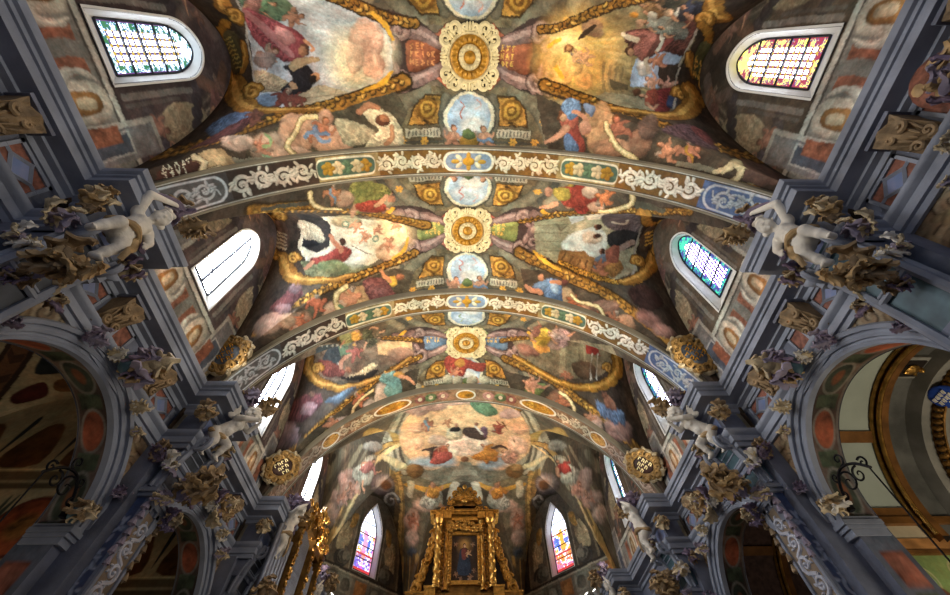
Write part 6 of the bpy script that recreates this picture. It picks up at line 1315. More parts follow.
def white_chapel(k, yc):
    """right side: a stepped barrel of plaster, gilt and stone round a gilded niche"""
    pale = k == 1; Z = ARCH_Z
    def barrel(name, mk, x0, x1, r, a0=0, a1=PI, n=40, sp=True):
        mb = MB(); G = np.array([[(x, yc+r*math.cos(a), Z+r*math.sin(a)) for x in (x0, x1)] for a in np.linspace(a0, a1, n)]); mb.grid(G); o = mb.build(name, M[mk]); return struct(o) if sp else o
    def step(mk, x, r0, r1, name='wall_chapel_right'):
        mb = MB(); mb.grid(np.array([[(x, yc+r*math.cos(a), Z+r*math.sin(a)) for r in (r0, r1)] for a in np.linspace(-.02, PI+.02, 40)])); struct(mb.build(name, M[mk]))
    P1, P2, P3 = ('white_wall', 'chapel_stone', 'pale_stone') if pale else ('pink_panel', 'pink_panel', 'chapel_stone')
    step('stone_dark', 5.92, 1.44, 1.95); barrel('ceiling', P1, 5.92, 7.0, 1.93); step('gilt_band', 7.0, 1.78, 2.0); barrel('ceiling', 'gilt_band', 7.0, 7.12, 1.78); step(P2, 7.12, 1.78, 1.95)
    barrel('ceiling', P2, 7.12, 7.55, 1.9); step(P3, 7.55, 1.66, 1.95); barrel('ceiling', P3, 7.55, 7.75, 1.66); barrel('ceiling', P3, 7.75, 8.1, 1.5); step(P3, 7.75, 1.5, 1.7); step('pale_stone' if pale else 'pink_panel', 8.12, 0, 1.6)
    w = '%s right chapel' % BAYW[k]
    # gilt ribs across the plaster
    t = thing('gilded_arch_trim', 'gilded ribs and arch edging across the plaster barrel, '+w, 'trim', (7.0, yc, Z), 0)
    for a0, a1 in ((.76, .86), (PI-.86, PI-.76), (.16, .24), (PI-.24, PI-.16)):
        mb = MB(); mb.grid(np.array([[(x-7, r*math.cos(a), r*math.sin(a)) for a in np.linspace(a0, a1, 4)] for x, r in ((5.94, 1.93), (5.94, 1.89), (7.0, 1.89), (7.0, 1.93))])); mb.build('cross_rib', M['gilt_band'], t)
    for r, x in ((1.81, -.02), (1.9, -.05)):
        A = np.linspace(.02, PI-.02, 48); mb = MB(); mb.tube(np.stack([np.full(48, x), r*np.cos(A), r*np.sin(A)], 1), .032, 6); mb.build('edge_bead', M['gold'], t)
    # carved gilt ornament ring
    t = thing('gilded_ornament_ring', 'carved gilt ornament ring on the stone niche arch, '+w, 'ornament', (7.74, yc, Z), 0); mb = MB()
    for i in range(46):
        a = PI*(i+.5)/46; R = rot('X', a)[:3, :3]; mb.ell((-.02, 1.58*math.cos(a), 1.58*math.sin(a)), (.05, .07, .045), 7, R=R); mb.ell((-.03, 1.53*math.cos(a+.02), 1.53*math.sin(a+.02)), (.035, .025, .04), 6)
    mb.build('ornament', M['gold_dark'], t); mb = MB(); A = np.linspace(0, PI, 44)
    for r in (1.5, 1.65): mb.tube(np.stack([np.full(44, -.01), r*np.cos(A), r*np.sin(A)], 1), .02, 5)
    mb.build('beads', M['gold_dark'], t)
    t = thing('gilded_openwork', 'pierced gilt scrollwork inside the stone niche, '+w, 'ornament', (8.1, yc, Z), 0); mb = MB()
    for i in range(11):
        a = PI*(i+.5)/11; S = spiral(1.18*math.cos(a), 1.18*math.sin(a), .2, 1.4, a, 1 if i % 2 else -1, 20); mb.tube(np.stack([np.full(20, 0.), S[:, 0], S[:, 1]], 1), np.linspace(.03, .014, 20), 5)
    for r in (.95, 1.42): mb.tube(np.stack([np.zeros(44), r*np.cos(A), r*np.sin(A)], 1), .022, 5)
    mb.build('scrolls', M['gold'], t)
    if pale:
        t = thing('blue_medallion', 'blue enamel medallion with pale lettering at the crown of the gilded niche, second right chapel', 'medallion', (7.7, yc+.42, Z+1.45), 0); t['label'] = 'blue enamel medallion with pale lettering at the crown of the gilded niche'
        R = rot('Y', -.7)[:3, :3]; MB().ell((0, 0, 0), (.05, .2, .2), 20, R=R).build('disc', M['blue_enamel'], t); mb = MB()
        for i in range(10):
            r_, c_ = divmod(i, 4); p = np.array([-.055, -.11+c_*.065+(r_ == 2)*.04, .07-r_*.075]); mb.tube([R @ (p+[0, 0, .03]), R @ (p+[0, .03, -.03])], .012, 4); mb.tube([R @ (p+[0, .03, .03]), R @ (p+[0, .05, -.02])], .01, 4)
        mb.build('lettering', M['stucco'], t)
        t = thing('saint_panel', 'stone panel with a gilded relief of a robed saint under the chapel barrel', 'relief', (7.33, yc+.15, Z+1.83), 0)
        MB().box((0, 0, .03), (.4, .46, .06)).build('stone_frame', M['pale_stone'], t, smooth=False); MB().box((0, 0, -.01), (.3, .34, .03)).build('recess', M['dark'], t, smooth=False)
        mb = MB(); mb.ell((-.02, 0, -.04), (.12, .1, .05), 10); mb.ell((.12, 0, -.05), (.04, .045, .05), 8); mb.ell((-.06, .06, -.05), (.08, .04, .03), 8); mb.ell((-.05, -.07, -.05), (.09, .04, .03), 8); mb.ell((.06, .08, -.05), (.08, .03, .03), 7, R=rot('Z', .7)[:3, :3]); mb.build('gilded_saint', M['gold'], t)
    # walls below the barrel: cornice, marble bands and a painted frieze of saints
    for e in (-1, 1):
        y = yc+e*1.93
        for (z, h, d, mk) in ((Z+.26, .1, .1, 'gilt_band'), (Z+.12, .2, .02, 'cream_marble'), (Z-.06, .16, .04, 'ochre_marble'), (Z-.17, .05, .06, 'gilt_band')):
            mb = MB(); mb.box((7.02, y-e*d/2, z), (2.2, d, h)); struct(mb.build('trim_chapel', M[mk if pale else 'pink_panel'], smooth=False))
        c = Canvas(5.92, 8.12, 0, Z+.3, 200, 300); c.c[:] = lin('#7f9358' if pale else '#3a302a'); c.c *= (1+.1*noise(3, c.X, c.Y, 2))[..., None]
        if pale:
            for u, z, q in ((6.35, 3.62, .7), (6.95, 3.66, .72), (7.5, 3.6, .7), (7.95, 3.64, .6)): halo_saint(c, u, z, q, ['#c9c6b8', '#5a4436', '#d2cfc2', '#8a5a48'][int(u*3) % 4], ['#d6d3c8', '#4a3a30'][int(u*2) % 2])
            c.fill([(5.9, 0), (8.12, 0), (8.12, 2.9), (5.9, 2.9)], '#6b5a44', conv=False, mott=.2)
        finish(c, .1, e); struct(big_grid('wall_chapel_right', np.stack([c.X, np.full(c.X.shape, y), c.Y], -1), c.c, M['paint']))
    mb = MB(); mb.grid(np.array([[(8.12, yc-1.93, 0), (8.12, yc+1.93, 0)], [(8.12, yc-1.93, Z), (8.12, yc+1.93, Z)]])); struct(mb.build('wall_chapel_right', M['pale_stone' if pale else 'pink_panel'], smooth=False))
for k in (1, 2, 3): white_chapel(k, (BAY+[12.1])[k])
for s in (-1, 1):   # the nearest bay's chapels stay behind a plain back wall
    mb = MB(); mb.box((s*6.4, BAY[0], 3.2), (.1, 3.6, 6.6)); struct(mb.build('wall_chapel_'+SIDE[s], M['stone_dark'], smooth=False))
# ------------------------------------------------------------------ iron brackets with their stays, stucco leaf on the impost
for s in (-1, 1):
    y = BAY[1]+1.25
    cluster('pale and ochre leaf rosette on the %s impost under the iron bracket' % SIDE[s], s, .02, y+.08, ARCH_Z+.2, 6, .62, ['stucco', 'ochre', 'cream'] if s > 0 else ['cream', 'brown'], seed=5, tilt=.7, core='boss' if s < 0 else None)
    t = thing('iron_bracket', 'black wrought-iron scroll bracket on the impost of the second %s arch' % SIDE[s], 'bracket', (s*(WX+.02), y, ARCH_Z+.15), 0, None, -s)
    mb = MB(); C1 = smooth([(0, 0, 0), (.02, -.12, .22), (.02, -.32, .36), (.02, -.56, .30), (.02, -.74, .12)], 5, False); mb.tube(C1, .02, 6)
    for (cy, cz, r0, a0, sg) in ((-.3, .18, .15, 1.2, 1), (-.52, .16, .11, 2, -1), (-.16, .34, .08, 3, 1), (-.42, .46, .09, -1.2, -1), (-.7, .22, .08, 1, 1), (-.08, .12, .07, 0, -1)):
        S = spiral(cy, cz, r0, 1.3, a0, sg, 22); mb.tube(np.stack([np.full(22, .02), S[:, 0], S[:, 1]], 1), np.linspace(.016, .009, 22), 5)
    mb.build('scrollwork', M['iron'], t); MB().box((.0, .02, .02), (.06, .08, .14)).build('wall_plate', M['iron'], t, smooth=False)
    w = MB(); w.tube([(s*WX, y-.72, ARCH_Z+.28), (s*(WX-.12), y-.7, 3.4), (s*(WX-.3), y-.7, 2.0)], .011, 5); tag(w.build('stay_cable', M['iron']), 'dark stay cable hanging from the %s iron bracket' % SIDE[s], 'cable')
# ------------------------------------------------------------------ stucco cherubs
def capsule(mb, p, q, r0, r1, n=12):
    p = np.array(p, float); q = np.array(q, float); pts = []; rr = []
    d = q-p; L = np.linalg.norm(d)+1e-9; u = d/L
    for a in np.linspace(-PI/2, -.25, 5): pts.append(p+u*r0*math.sin(a)); rr.append(max(r0*math.cos(a), .001))
    pts.append(p); rr.append(r0); pts.append(q); rr.append(r1)
    for a in np.linspace(.25, PI/2, 5): pts.append(q+u*r1*math.sin(a)); rr.append(max(r1*math.cos(a), .001))
    mb.tube(pts, rr, n)
def bake(mb, name, voxel, it=8, fac=.6):
    o = mb.build(name, M['stucco']); m = o.modifiers.new('r', 'REMESH'); m.mode = 'VOXEL'; m.voxel_size = voxel
    m2 = o.modifiers.new('s', 'SMOOTH'); m2.iterations = it; m2.factor = fac
    dg = bpy.context.evaluated_depsgraph_get(); me = bpy.data.meshes.new_from_object(o.evaluated_get(dg)); me.name = name
    bpy.data.objects.remove(o); me.polygons.foreach_set('use_smooth', [True]*len(me.polygons)); return me
def cherub_meshes(J):
    """J: joints in metres, x out of the wall, y along it, z up"""
    J = {k: np.array(v, float) for k, v in J.items()}; mb = MB()
    hip, ch, nk, hd = J['hip'], J['chest'], J['neck'], J['head']; up = (ch-hip)/np.linalg.norm(ch-hip); sd = J['side']/np.linalg.norm(J['side']); fw = np.cross(sd, up)
    fw = fw if fw @ J['face'] > 0 else -fw
    capsule(mb, hip, hip*.4+ch*.6, .145, .125, 14); capsule(mb, hip*.35+ch*.65, ch, .12, .125, 14); mb.ell(hip*.6+ch*.4+fw*.05, (.11, .11, .11), 12)
    for e in (-1, 1): mb.ell(hip+sd*e*.065-fw*.07-up*.03, .09, 10); mb.ell(ch+sd*e*.055+fw*.07, .06, 9); capsule(mb, ch+up*.05, ch+sd*e*.13+up*.06, .075, .07)
    capsule(mb, ch+up*.06, nk+up*.05, .07, .062)
    fz = J['face']/np.linalg.norm(J['face']); hu = J.get('headup', up); hu = hu-fz*(hu @ fz); hu /= np.linalg.norm(hu); hs = np.cross(fz, hu); Rh = np.stack([fz, hs, hu], 1)
    T = lambda a: hd+Rh @ np.array(a, float)
    mb.ell(hd, (.135, .12, .145), 16, R=Rh); mb.ell(T((.055, 0, -.05)), (.085, .09, .085), 12, R=Rh); mb.ell(T((.135, 0, -.02)), (.028, .02, .024), 8, R=Rh); mb.ell(T((.12, 0, -.115)), (.025, .028, .022), 8, R=Rh)
    mb.ell(T((.131, 0, -.066)), (.016, .035, .010), 8, R=Rh); mb.ell(T((.128, 0, -.084)), (.016, .028, .011), 8, R=Rh); mb.ell(T((.105, 0, .055)), (.04, .09, .022), 8, R=Rh)
    for e in (-1, 1): mb.ell(T((.085, e*.055, -.055)), (.045, .042, .04), 9, R=Rh); mb.ell(T((.118, e*.047, .018)), (.016, .022, .013), 8, R=Rh); mb.ell(T((.0, e*.122, -.01)), (.02, .016, .032), 8, R=Rh)
    for e, a in ((-1, 'n'), (1, 'f')):
        h, k, f = hip+sd*e*.075-up*.03, J['knee_'+a], J['foot_'+a]
        capsule(mb, h, k, .11, .075); capsule(mb, k, f, .072, .042); mb.ell(k*.45+f*.55-0*fw, .068, 9); t = J.get('toe_'+a, fw*.12-up*.03)
        capsule(mb, f-t*.2, f+t*.75, .042, .032); 
        for q in range(5): capsule(mb, f+t*.75+sd*(q-2)*.014, f+t*1.05+sd*(q-2)*.015, .013, .010, 6)
        sh, el, hn = ch+sd*e*.14+up*.06, J['elbow_'+a], J['hand_'+a]
        capsule(mb, sh, el, .068, .052); capsule(mb, el, hn, .052, .033); dr = (hn-el)/np.linalg.norm(hn-el); pl = np.cross(dr, fz); pl /= np.linalg.norm(pl)+1e-9; nr = np.cross(pl, dr)
        mb.ell(hn+dr*.03, (.04, .034, .022), 9, R=np.stack([dr, pl, nr], 1))
        for q in range(4):
            L = [.045, .055, .05, .038][q]; b = hn+dr*.06+pl*(q-1.5)*.017; m = b+dr*L*.6-nr*.008; capsule(mb, b, m, .0105, .0095, 6); capsule(mb, m, m+dr*L*.35-nr*.022, .0095, .008, 6)
        b = hn+dr*.015+pl*.03*e; capsule(mb, b, b+dr*.025+pl*.025*e, .012, .010, 6); capsule(mb, b+dr*.025+pl*.025*e, b+dr*.05+pl*.022*e-nr*.01, .010, .008, 6)
    body = bake(mb, 'body', .0115, 5, .5)
    hb = MB(); r = np.random.RandomState(3)
    for i in range(70):
        v = r.randn(3); v /= np.linalg.norm(v)
        if v[0] > .45 and v[2] < .55 or v[2] < -.55: continue
        hb.ell(T(v*np.array([.13, .12, .14])), .036+.012*r.rand(), 7)
    hair = bake(hb, 'hair', .012, 3, .5)
    wb = MB()
    for e in (-1, 1):
        for q in range(6):
            b = ch+up*.05-fw*.1+sd*e*.06; d = (sd*e*(.35+.12*q)-fw*.6+up*(.55-.3*q)); d /= np.linalg.norm(d); L = .24-.022*q; capsule(wb, b, b+d*L, .03, .022, 7)
            wb.ell(b+d*L*.6, (L*.42, .05, .02), 8, R=np.stack([d, np.cross(d, fw)/np.linalg.norm(np.cross(d, fw)), np.cross(d, np.cross(d, fw))], 1))
    wings = bake(wb, 'wings', .013, 3, .4)
    db = MB(); n = 22; A = np.linspace(0, 1, n)
    P = np.array([hip+sd*(.17*math.cos(7*a))+fw*(.15*math.sin(7*a)+.02)+up*(-.02+.05*math.sin(9*a)) for a in A]); db.tube(P, .035+.012*np.sin(A*30), 8); tail = [P[-1], P[-1]-up*.1+sd*.06, P[-1]-up*.24+sd*.04+fw*.05, P[-1]-up*.34+sd*.1]; db.tube(smooth(tail, 5, False), np.linspace(.05, .03, 16), 8, flat=.5)
    loin = db.build('loincloth', M['ochre']).data
    for o in [o for o in bpy.data.objects if o.data is loin]: bpy.data.objects.remove(o)
    hn = J['hand_n']; el = J['elbow_n']; sb = MB(); top = [J['hand_f']*.4+ch*.6-fw*.1, ch-fw*.2+up*.15+sd*-.1, el+up*.05-fw*.06, hn+up*.05, hn+sd*.16+up*.02-fw*.03, hd+sd*.2-fw*.05+up*.02, ch+sd*.28-fw*.08, ch+sd*.3-up*.15]
    Q = smooth(top, 5, False); sb.tube(Q, .045+.018*np.sin(np.linspace(0, 16, len(Q))), 8, flat=.55); scarf = sb.build('scarf', M['purple']).data
    for o in [o for o in bpy.data.objects if o.data is scarf]: bpy.data.objects.remove(o)
    return dict(body=body, hair=hair, wings=wings, loincloth=loin, scarf=scarf)
A_ = dict(hip=(.02, 0, .46), chest=(.0, .03, .76), neck=(.02, .03, .88), head=(.05, .05, 1.05), side=(.1, 1, -.1), face=(.9, -.25, -.3),
          knee_n=(.16, -.16, .36), foot_n=(.06, -.20, .1), knee_f=(.12, .10, .24), foot_f=(.04, .08, .0), toe_n=(.1, -.03, -.05), toe_f=(.1, .02, -.04), elbow_n=(.10, -.27, 1.0), hand_n=(.16, -.06, 1.24), elbow_f=(.10, .24, .66), hand_f=(.2, .2, .5))
B_ = dict(hip=(.06, 0, .44), chest=(.28, .02, .66), neck=(.36, .02, .75), head=(.46, .05, .9), side=(.15, 1, .05), face=(.8, .5, .25), headup=np.array([.2, 0, 1.]),
          knee_n=(.14, -.1, .2), foot_n=(.0, -.1, .0), knee_f=(.26, .12, .26), foot_f=(.14, .14, .04), toe_n=(.08, 0, -.08), toe_f=(.08, .02, -.08), elbow_n=(.46, -.12, .68), hand_n=(.62, -.02, .74), elbow_f=(.44, .2, .62), hand_f=(.6, .12, .72))
C_ = dict(hip=(.05, 0, .45), chest=(.1, .06, .78), neck=(.13, .08, .9), head=(.18, .1, 1.06), side=(.15, 1, -.1), face=(.8, -.4, .1),
          knee_n=(.16, -.08, .24), foot_n=(.06, -.1, .0), knee_f=(.1, .12, .22), foot_f=(.0, .12, -.05), toe_n=(.08, -.02, -.07), toe_f=(.08, .0, -.07), elbow_n=(.24, -.18, .92), hand_n=(.34, -.04, 1.1), elbow_f=(.16, .28, .94), hand_f=(.26, .26, 1.18))
CHM = [cherub_meshes(J) for J in (A_, B_, C_)]
POSE = ['one arm raised and legs apart', 'leaning out with both arms forward', 'stretched up with arms raised', 'one arm raised']
for s in (-1, 1):
    for k, y in enumerate(PIERS):
        ms = CHM[[0, 1, 2, 0][k]]
        t = thing('cherub', 'white stucco cherub, %s, on the %s %s pier' % (POSE[k], ORD[k], SIDE[s]), 'statue', (s*(WX-[.86, .74, .92, .85][k]), y+[-.12, -.08, .0, 0][k], [5.86, 5.98, 6.05, 5.9][k]), 0, 'cherubs on the piers', -s)
        q = [1.12, 1.0, 1.12, 1.0][k]; t.scale = (-s*q, q, q)
        for nm, me in ms.items():
            if (k == 1 and nm == 'scarf') or (k in (0, 2) and nm == 'wings'): continue
            o = bpy.data.objects.new(nm, me); COL.objects.link(o); o.parent = t
# ------------------------------------------------------------------ gilded rosettes on the vault keys
for b, yc in enumerate(BAY):
    t = thing('vault_rosette', '%s round gilded rosette with cream scroll rim at the crown of the vault' % ['nearest', 'middle', 'farthest'][b], 'rosette', (0, yc, 11.56), 0, 'rosettes along the vault crown')
    k = 1.
    mb = MB(); mb.lathe([(.5, .06), (.5, -.04), (.46, -.08), (.42, -.05), (.42, .06)], n=40); 
    for i in range(8):
        a = i*PI/4; R = rot('Z', a)[:3, :3]; big = i % 2
        for sg in (-1, 1):
            S = spiral(.60 if big else .54, sg*(.13 if big else .11), .13 if big else .075, 1.3, PI, -sg, 20); P = np.stack([S[:, 0], S[:, 1], np.full(20, -.04)], 1) @ R.T; mb.tube(P, np.linspace(.06 if big else .04, .026, 20), 6)
            if big: S = spiral(.70, sg*.05, .07, 1.1, PI, -sg, 14); mb.tube(np.stack([S[:, 0], S[:, 1], np.full(14, -.04)], 1) @ R.T, np.linspace(.045, .02, 14), 6)
        for q in range(3): mb.ell(R @ np.array([.58 if big else .56, (q-1)*.06, -.03]), (.10, .035, .045), 8, R=R)
    mb.build('scroll_rim', M['cream_bright'], t)
    MB().lathe([(.43, .02), (.42, -.08), (.37, -.11), (.29, -.1), (.25, -.04), (.25, .04)], n=40).build('gilt_ring', M['gold_bright'], t)
    mb = MB()
    for i in range(20): a = i*PI/10; mb.ell((.34*math.cos(a), .34*math.sin(a), -.11), (.07, .042, .03), 8, R=rot('Z', a)[:3, :3])
    mb.build('leaf_ring', M['gold_bright'], t)
    mb = MB(); mb.lathe([(.25, .02), (.25, -.06), (.22, -.09), (.16, -.09), (.13, -.05), (.13, .04)], n=30)
    for i in range(14): a = i*PI/7; mb.ell((.19*math.cos(a), .19*math.sin(a), -.09), (.04, .026, .03), 7, R=rot('Z', a)[:3, :3])
    mb.build('inner_ring', M['cream_bright'], t)
    mb = MB(); mb.lathe([(.14, .02), (.13, -.05), (.085, -.08), (.045, -.13), (.001, -.14)], n=20); mb.build('centre_boss', M['gold_bright'], t)
# ------------------------------------------------------------------ the altarpiece
AY = 15.25
alt = thing('altarpiece', 'tall gilded baroque altarpiece with a shell crest framing a dark painting', 'altar', (0, AY, 0))
def AP(name, mb, mk): return mb.build(name, M[mk], alt, shift=(0, AY, 0))
mb = MB(); mb.box((0, AY+.45, 2.5), (4.2, .9, 5)); mb.box((0, AY+.4, 6.1), (3.7, .8, 2.3)); AP('base', mb, 'gold_dark')
mb = MB(); mb.box((0, AY+.5, 8.5), (1.95, .5, 2.6)); AP('backboard', mb, 'gold_dark')
for e in (-1, 1):
    mb = MB(); mb.box((e*1.16, AY+.1, 7.2), (.36, .42, .34)); mb.box((e*1.62, AY+.25, 7.1), (.7, .4, .36)); mb.box((e*2.1, AY+.3, 6.95), (.7, .4, .2)); mb.box((e*1.16, AY+.1, 7.4), (.42, .48, .07)); mb.box((e*1.62, AY+.25, 7.3), (.76, .46, .06)); AP('pedestal', mb, 'gold')
for e in (-1, 1):
    for (x, r, yy) in ((.98, .115, 0), (.66, .085, .18)):
        mb = MB(); n = 60; th = np.linspace(0, 1, n); prof = []
        P = np.zeros((n, 16, 3))
        for i in range(n):
            z = 7.42+2.05*th[i]
            for j in range(16):
                a = 2*PI*j/16; q = r*(1+.16*math.sin(3*a+th[i]*40)+.08*math.sin(th[i]*90+2*a)); P[i, j] = (e*x+q*math.cos(a), AY+yy+q*math.sin(a), z)
        mb.grid(P, cv=True); mb.lathe([(r*1.3, 9.45), (r*1.1, 9.5), (r*1.6, 9.62), (r*1.7, 9.66), (0.01, 9.66)], (e*x, AY+yy, 0), 16); mb.lathe([(r*1.5, 7.38), (r*1.5, 7.44), (r*1.1, 7.48)], (e*x, AY+yy, 0), 16); col_ = AP('column', mb, 'gold')
    # openwork wing falling in scrolls beside the columns
    mb = MB(); r = np.random.RandomState(4)
    for i in range(26):
        q = i/25; x = 1.14+.12*q+.42*q**1.8; z = 9.3-1.9*q; S = spiral(x+.03*r.randn(), z, .11+.03*r.rand()+.05*q, 1.3, r.rand()*6, 1 if i % 2 else -1, 16); mb.tube(np.stack([e*S[:, 0], np.full(16, AY+.12+.05*r.randn()), S[:, 1]], 1), np.linspace(.045, .02, 16), 6); mb.ell((e*(x+.05*r.randn()), AY+.1, z), (.07, .06, .09), 8)
    mb.tube([(e*1.2, AY+.2, 9.4), (e*1.24, AY+.2, 8.6), (e*1.4, AY+.2, 7.8), (e*1.72, AY+.2, 7.3)], .05, 6); AP('scroll_wing', mb, 'gold')
mb = MB()
for (z, h, w, d) in ((9.7, .08, 2.4, .62), (9.79, .1, 2.3, .5), (9.9, .07, 2.6, .8), (9.96, .06, 2.7, .9)): mb.box((0, AY+.35, z), (w, d, h))
for e in (-1, 1):
    for x in (.98, .66): mb.box((e*x, AY+.05, 9.82), (.3, .3, .28))
AP('entablature', mb, 'gold')
mb = MB(); mb.box((0, AY+.42, 10.15), (1.5, .3, .4)); mb.box((0, AY+.42, 10.45), (1.0, .3, .4)); AP('pediment', mb, 'gold_dark')
mb = MB()
for i in range(13):
    a = PI*(i+.5)/13; mb.ell((.26*math.cos(a), AY+.16, 10.5+.27*math.sin(a)), (.3, .06, .045), 8, R=rot('Y', -a)[:3, :3])
mb.ell((0, AY+.12, 10.48), (.14, .08, .12), 10); AP('shell_crest', mb, 'gold')
r = np.random.RandomState(8)
for e in (-1, 1):
    for (x, z, q, a0) in ((.55, 10.18, .16, 0), (.85, 10.12, .13, 2), (.5, 10.55, .16, 1), (.4, 10.82, .12, 2.5), (.2, 11.02, .1, 1), (1.05, 10.08, .1, 0), (.62, 10.42, .1, 4)):
        S = spiral(x, z, q, 1.4, a0, -1, 20); mb = MB(); mb.tube(np.stack([e*S[:, 0], np.full(20, AY+.2), S[:, 1]], 1), np.linspace(.045, .02, 20), 6); mb.ell((e*x, AY+.22, z), (q*.5, .05, q*.5), 8); AP('crest_scroll', mb, 'gold')
mb = MB(); mb.ell((0, AY+.2, 11.1), (.1, .07, .13), 10); AP('finial', mb, 'gold')
mb = MB()
for i in range(34): mb.ell((-.6+1.2*(i % 9)/8+.03*r.randn(), AY+.02, 9.28+.1*(i//9)+.02*r.randn()), (.09, .035, .06), 7)
AP('carved_garland', mb, 'gold')
mb = MB()
for e in (-1, 1):
    mb.box((e*.53, AY+.18, 8.4), (.12, .14, 1.75)); 
    for i in range(16): mb.ell((e*.53, AY+.1, 7.6+i*.105), (.05, .035, .05), 7); mb.ell((e*.8, AY+.24, 7.5+i*.12), (.05, .04, .06), 7)
for z in (7.6, 9.22): mb.box((0, AY+.18, z), (1.16, .14, .12))
mb.box((0, AY+.22, 9.45), (1.3, .2, .2)); pframe = AP('picture_frame', mb, 'gold')
c = Canvas(-.47, .47, 7.66, 9.16, 150, 230, at=lambda u, v: np.stack([np.asarray(u)*.01, 8.4-np.asarray(v)*.01], -1)); c.c[:] = lin('#33271f'); c.c *= (1+.25*noise(3, c.X, c.Y, 1.))[..., None]
C2 = c; c.fill(c.pts(ellipse(0, -42, 24, 24)), '#7a5a30', soft=.25, conv=False); c.fill(c.pts(ellipse(0, -44, 12, 14)), '#a88248', soft=.15, conv=False)
blob(c, [(-14, -30), (10, -32), (18, 0), (22, 50), (-24, 50), (-20, 0)], '#27303f', fold=.3, fs=6); blob(c, [(-10, -30), (8, -32), (8, 0), (-8, 4)], '#6a3a34', fold=.25, fs=5); blob(c, ellipse(0, -42, 6, 8), '#4a3020'); blob(c, ellipse(1, -41, 4.6, 6), '#c09a78'); putto(c, 14, -16, 26, -10, '#b08a68', wing=False)
for (u, v, q, a) in ((-32, -46, 18, 20), (32, -46, 18, -20), (-30, 52, 20, 40), (20, 62, 22, -60), (34, 40, 16, -20), (-14, 66, 16, 90)): putto(c, u, v, q, a, '#8d6a50')
finish(c, .12, 2); big_grid('painting', np.stack([c.X, np.full(c.X.shape, AY+.2), c.Y], -1), c.c, M['paint'], parent=pframe, shift=(0, AY, 0))
# ------------------------------------------------------------------ organ on the left wall
org = thing('organ', 'gilded organ case with tall metal pipes in front of the third left pier', 'organ', (-4.7, 11.2, 0))
def OP(name, mb, mk, par=None): return mb.build(name, M[mk], par or org, shift=(-4.7, 11.2, 0))
mb = MB(); mb.box((-4.75, 11.2, 1.8), (.7, 3.5, 3.6)); mb.box((-4.7, 11.2, 3.7), (.86, 3.7, .2)); OP('lower_case', mb, 'dark')
mb = MB(); mb.box((-4.72, 11.75, 5.35), (.24, 2.4, 3.3)); mb.box((-4.5, 10.1, 3.95), (.3, 1.3, .3)); OP('case_back', mb, 'dark')
ZT = {10.76: 7.15, 12.0: 7.6, 12.9: 7.3}
for y, zt in ZT.items(): mb = MB(); mb.box((-4.42, y, (3.8+zt)/2), (.24, .13, zt-3.8)); mb.box((-4.4, y, zt), (.32, .22, .12)); mb.box((-4.4, y, 3.9), (.32, .22, .2)); OP('gilded_post', mb, 'gold_dark')
for (y0, y1, z) in ((10.76, 12.0, 7.5), (12.0, 12.9, 7.25)): mb = MB(); mb.box((-4.46, (y0+y1)/2, z), (.24, y1-y0, .2)); OP('gilded_rail', mb, 'gold_dark')
r = np.random.RandomState(5)
for y, zt in ZT.items():
    mb = MB()
    for i in range(22): S = spiral(y+.03*r.randn(), 3.9+i*(zt-3.9)/22, .07+.03*r.rand(), 1.2, r.rand()*6, 1 if i % 2 else -1, 12); mb.tube(np.stack([np.full(12, -4.28), S[:, 0], S[:, 1]], 1), np.linspace(.035, .015, 12), 5)
    OP('post_carving', mb, 'gold')
mb = MB()
for i in range(60): y = 10.7+2.3*r.rand(); z = 7.45+.3*r.rand()+.5*math.exp(-((y-12.0)/.55)**2)*r.rand(); S = spiral(y, z, .1+.07*r.rand(), 1.3, r.rand()*6, 1 if i % 2 else -1, 14); mb.tube(np.stack([np.full(14, -4.34+.08*r.randn()), S[:, 0], S[:, 1]], 1), np.linspace(.05, .02, 14), 5)
mb.ell((-4.34, 12.0, 8.1), (.1, .2, .26), 10); OP('crest_carving', mb, 'gold')
for (y0, y1, n, r0, zt) in ((9.58, 10.66, 6, .066, 6.75), (10.9, 11.88, 11, .034, 7.3), (12.12, 12.8, 5, .055, 7.0)):
    for i in range(n):
        y = y0+(y1-y0)*(i+.5)/n; h = abs(i-(n-1)/2)/n*.4; mb = MB(); mb.lathe([(.01, 3.85), (r0, 4.3+h), (r0, 4.75+h), (r0*.9, 4.77+h), (r0, 4.81+h), (r0, zt-h*.6), (r0*.9, zt-h*.6), (.005, zt-h*.6-.02)], (-4.44, y, 0), 12)
        pp = OP('pipe', mb, 'pipe'); mb = MB(); mb.ell((-4.44+r0, y, 4.8+h), (.012, r0*.7, .06), 8); OP('pipe_mouth', mb, 'stucco', pp)
# ------------------------------------------------------------------ spotlights on the ledge of the apse
def spot(x, y, z, label):
    t = thing('spotlight', label, 'spotlight', (x, y, z), 0, 'small white spotlights on the apse ledge'); d = Vector((-x, 13-y, 5)).normalized(); R = np.array(d.to_track_quat('Z', 'Y').to_matrix())
    mb = MB(); mb.lathe([(.01, -.1), (.06, -.09), (.085, .06), (.09, .1), (.075, .1)], n=12); mb.v = [v @ R.T+np.array([0, 0, .16]) for v in mb.v]; mb.build('housing', M['plaster'], t); mb = MB(); mb.lathe([(.001, .085), (.074, .085)], n=12); mb.v = [v @ R.T+np.array([0, 0, .16]) for v in mb.v]; mb.build('lens', M['lens'], t); MB().box((0, 0, .04), (.06, .06, .08)).build('foot', M['plaster'], t, smooth=False)
M['lens'] = mat('lamp_lens', '#ffffff', .2, bump=0); M['lens'].node_tree.nodes['Principled BSDF'].inputs['Emission Color'].default_value = (1, .95, .85, 1); M['lens'].node_tree.nodes['Principled BSDF'].inputs['Emission Strength'].default_value = 6
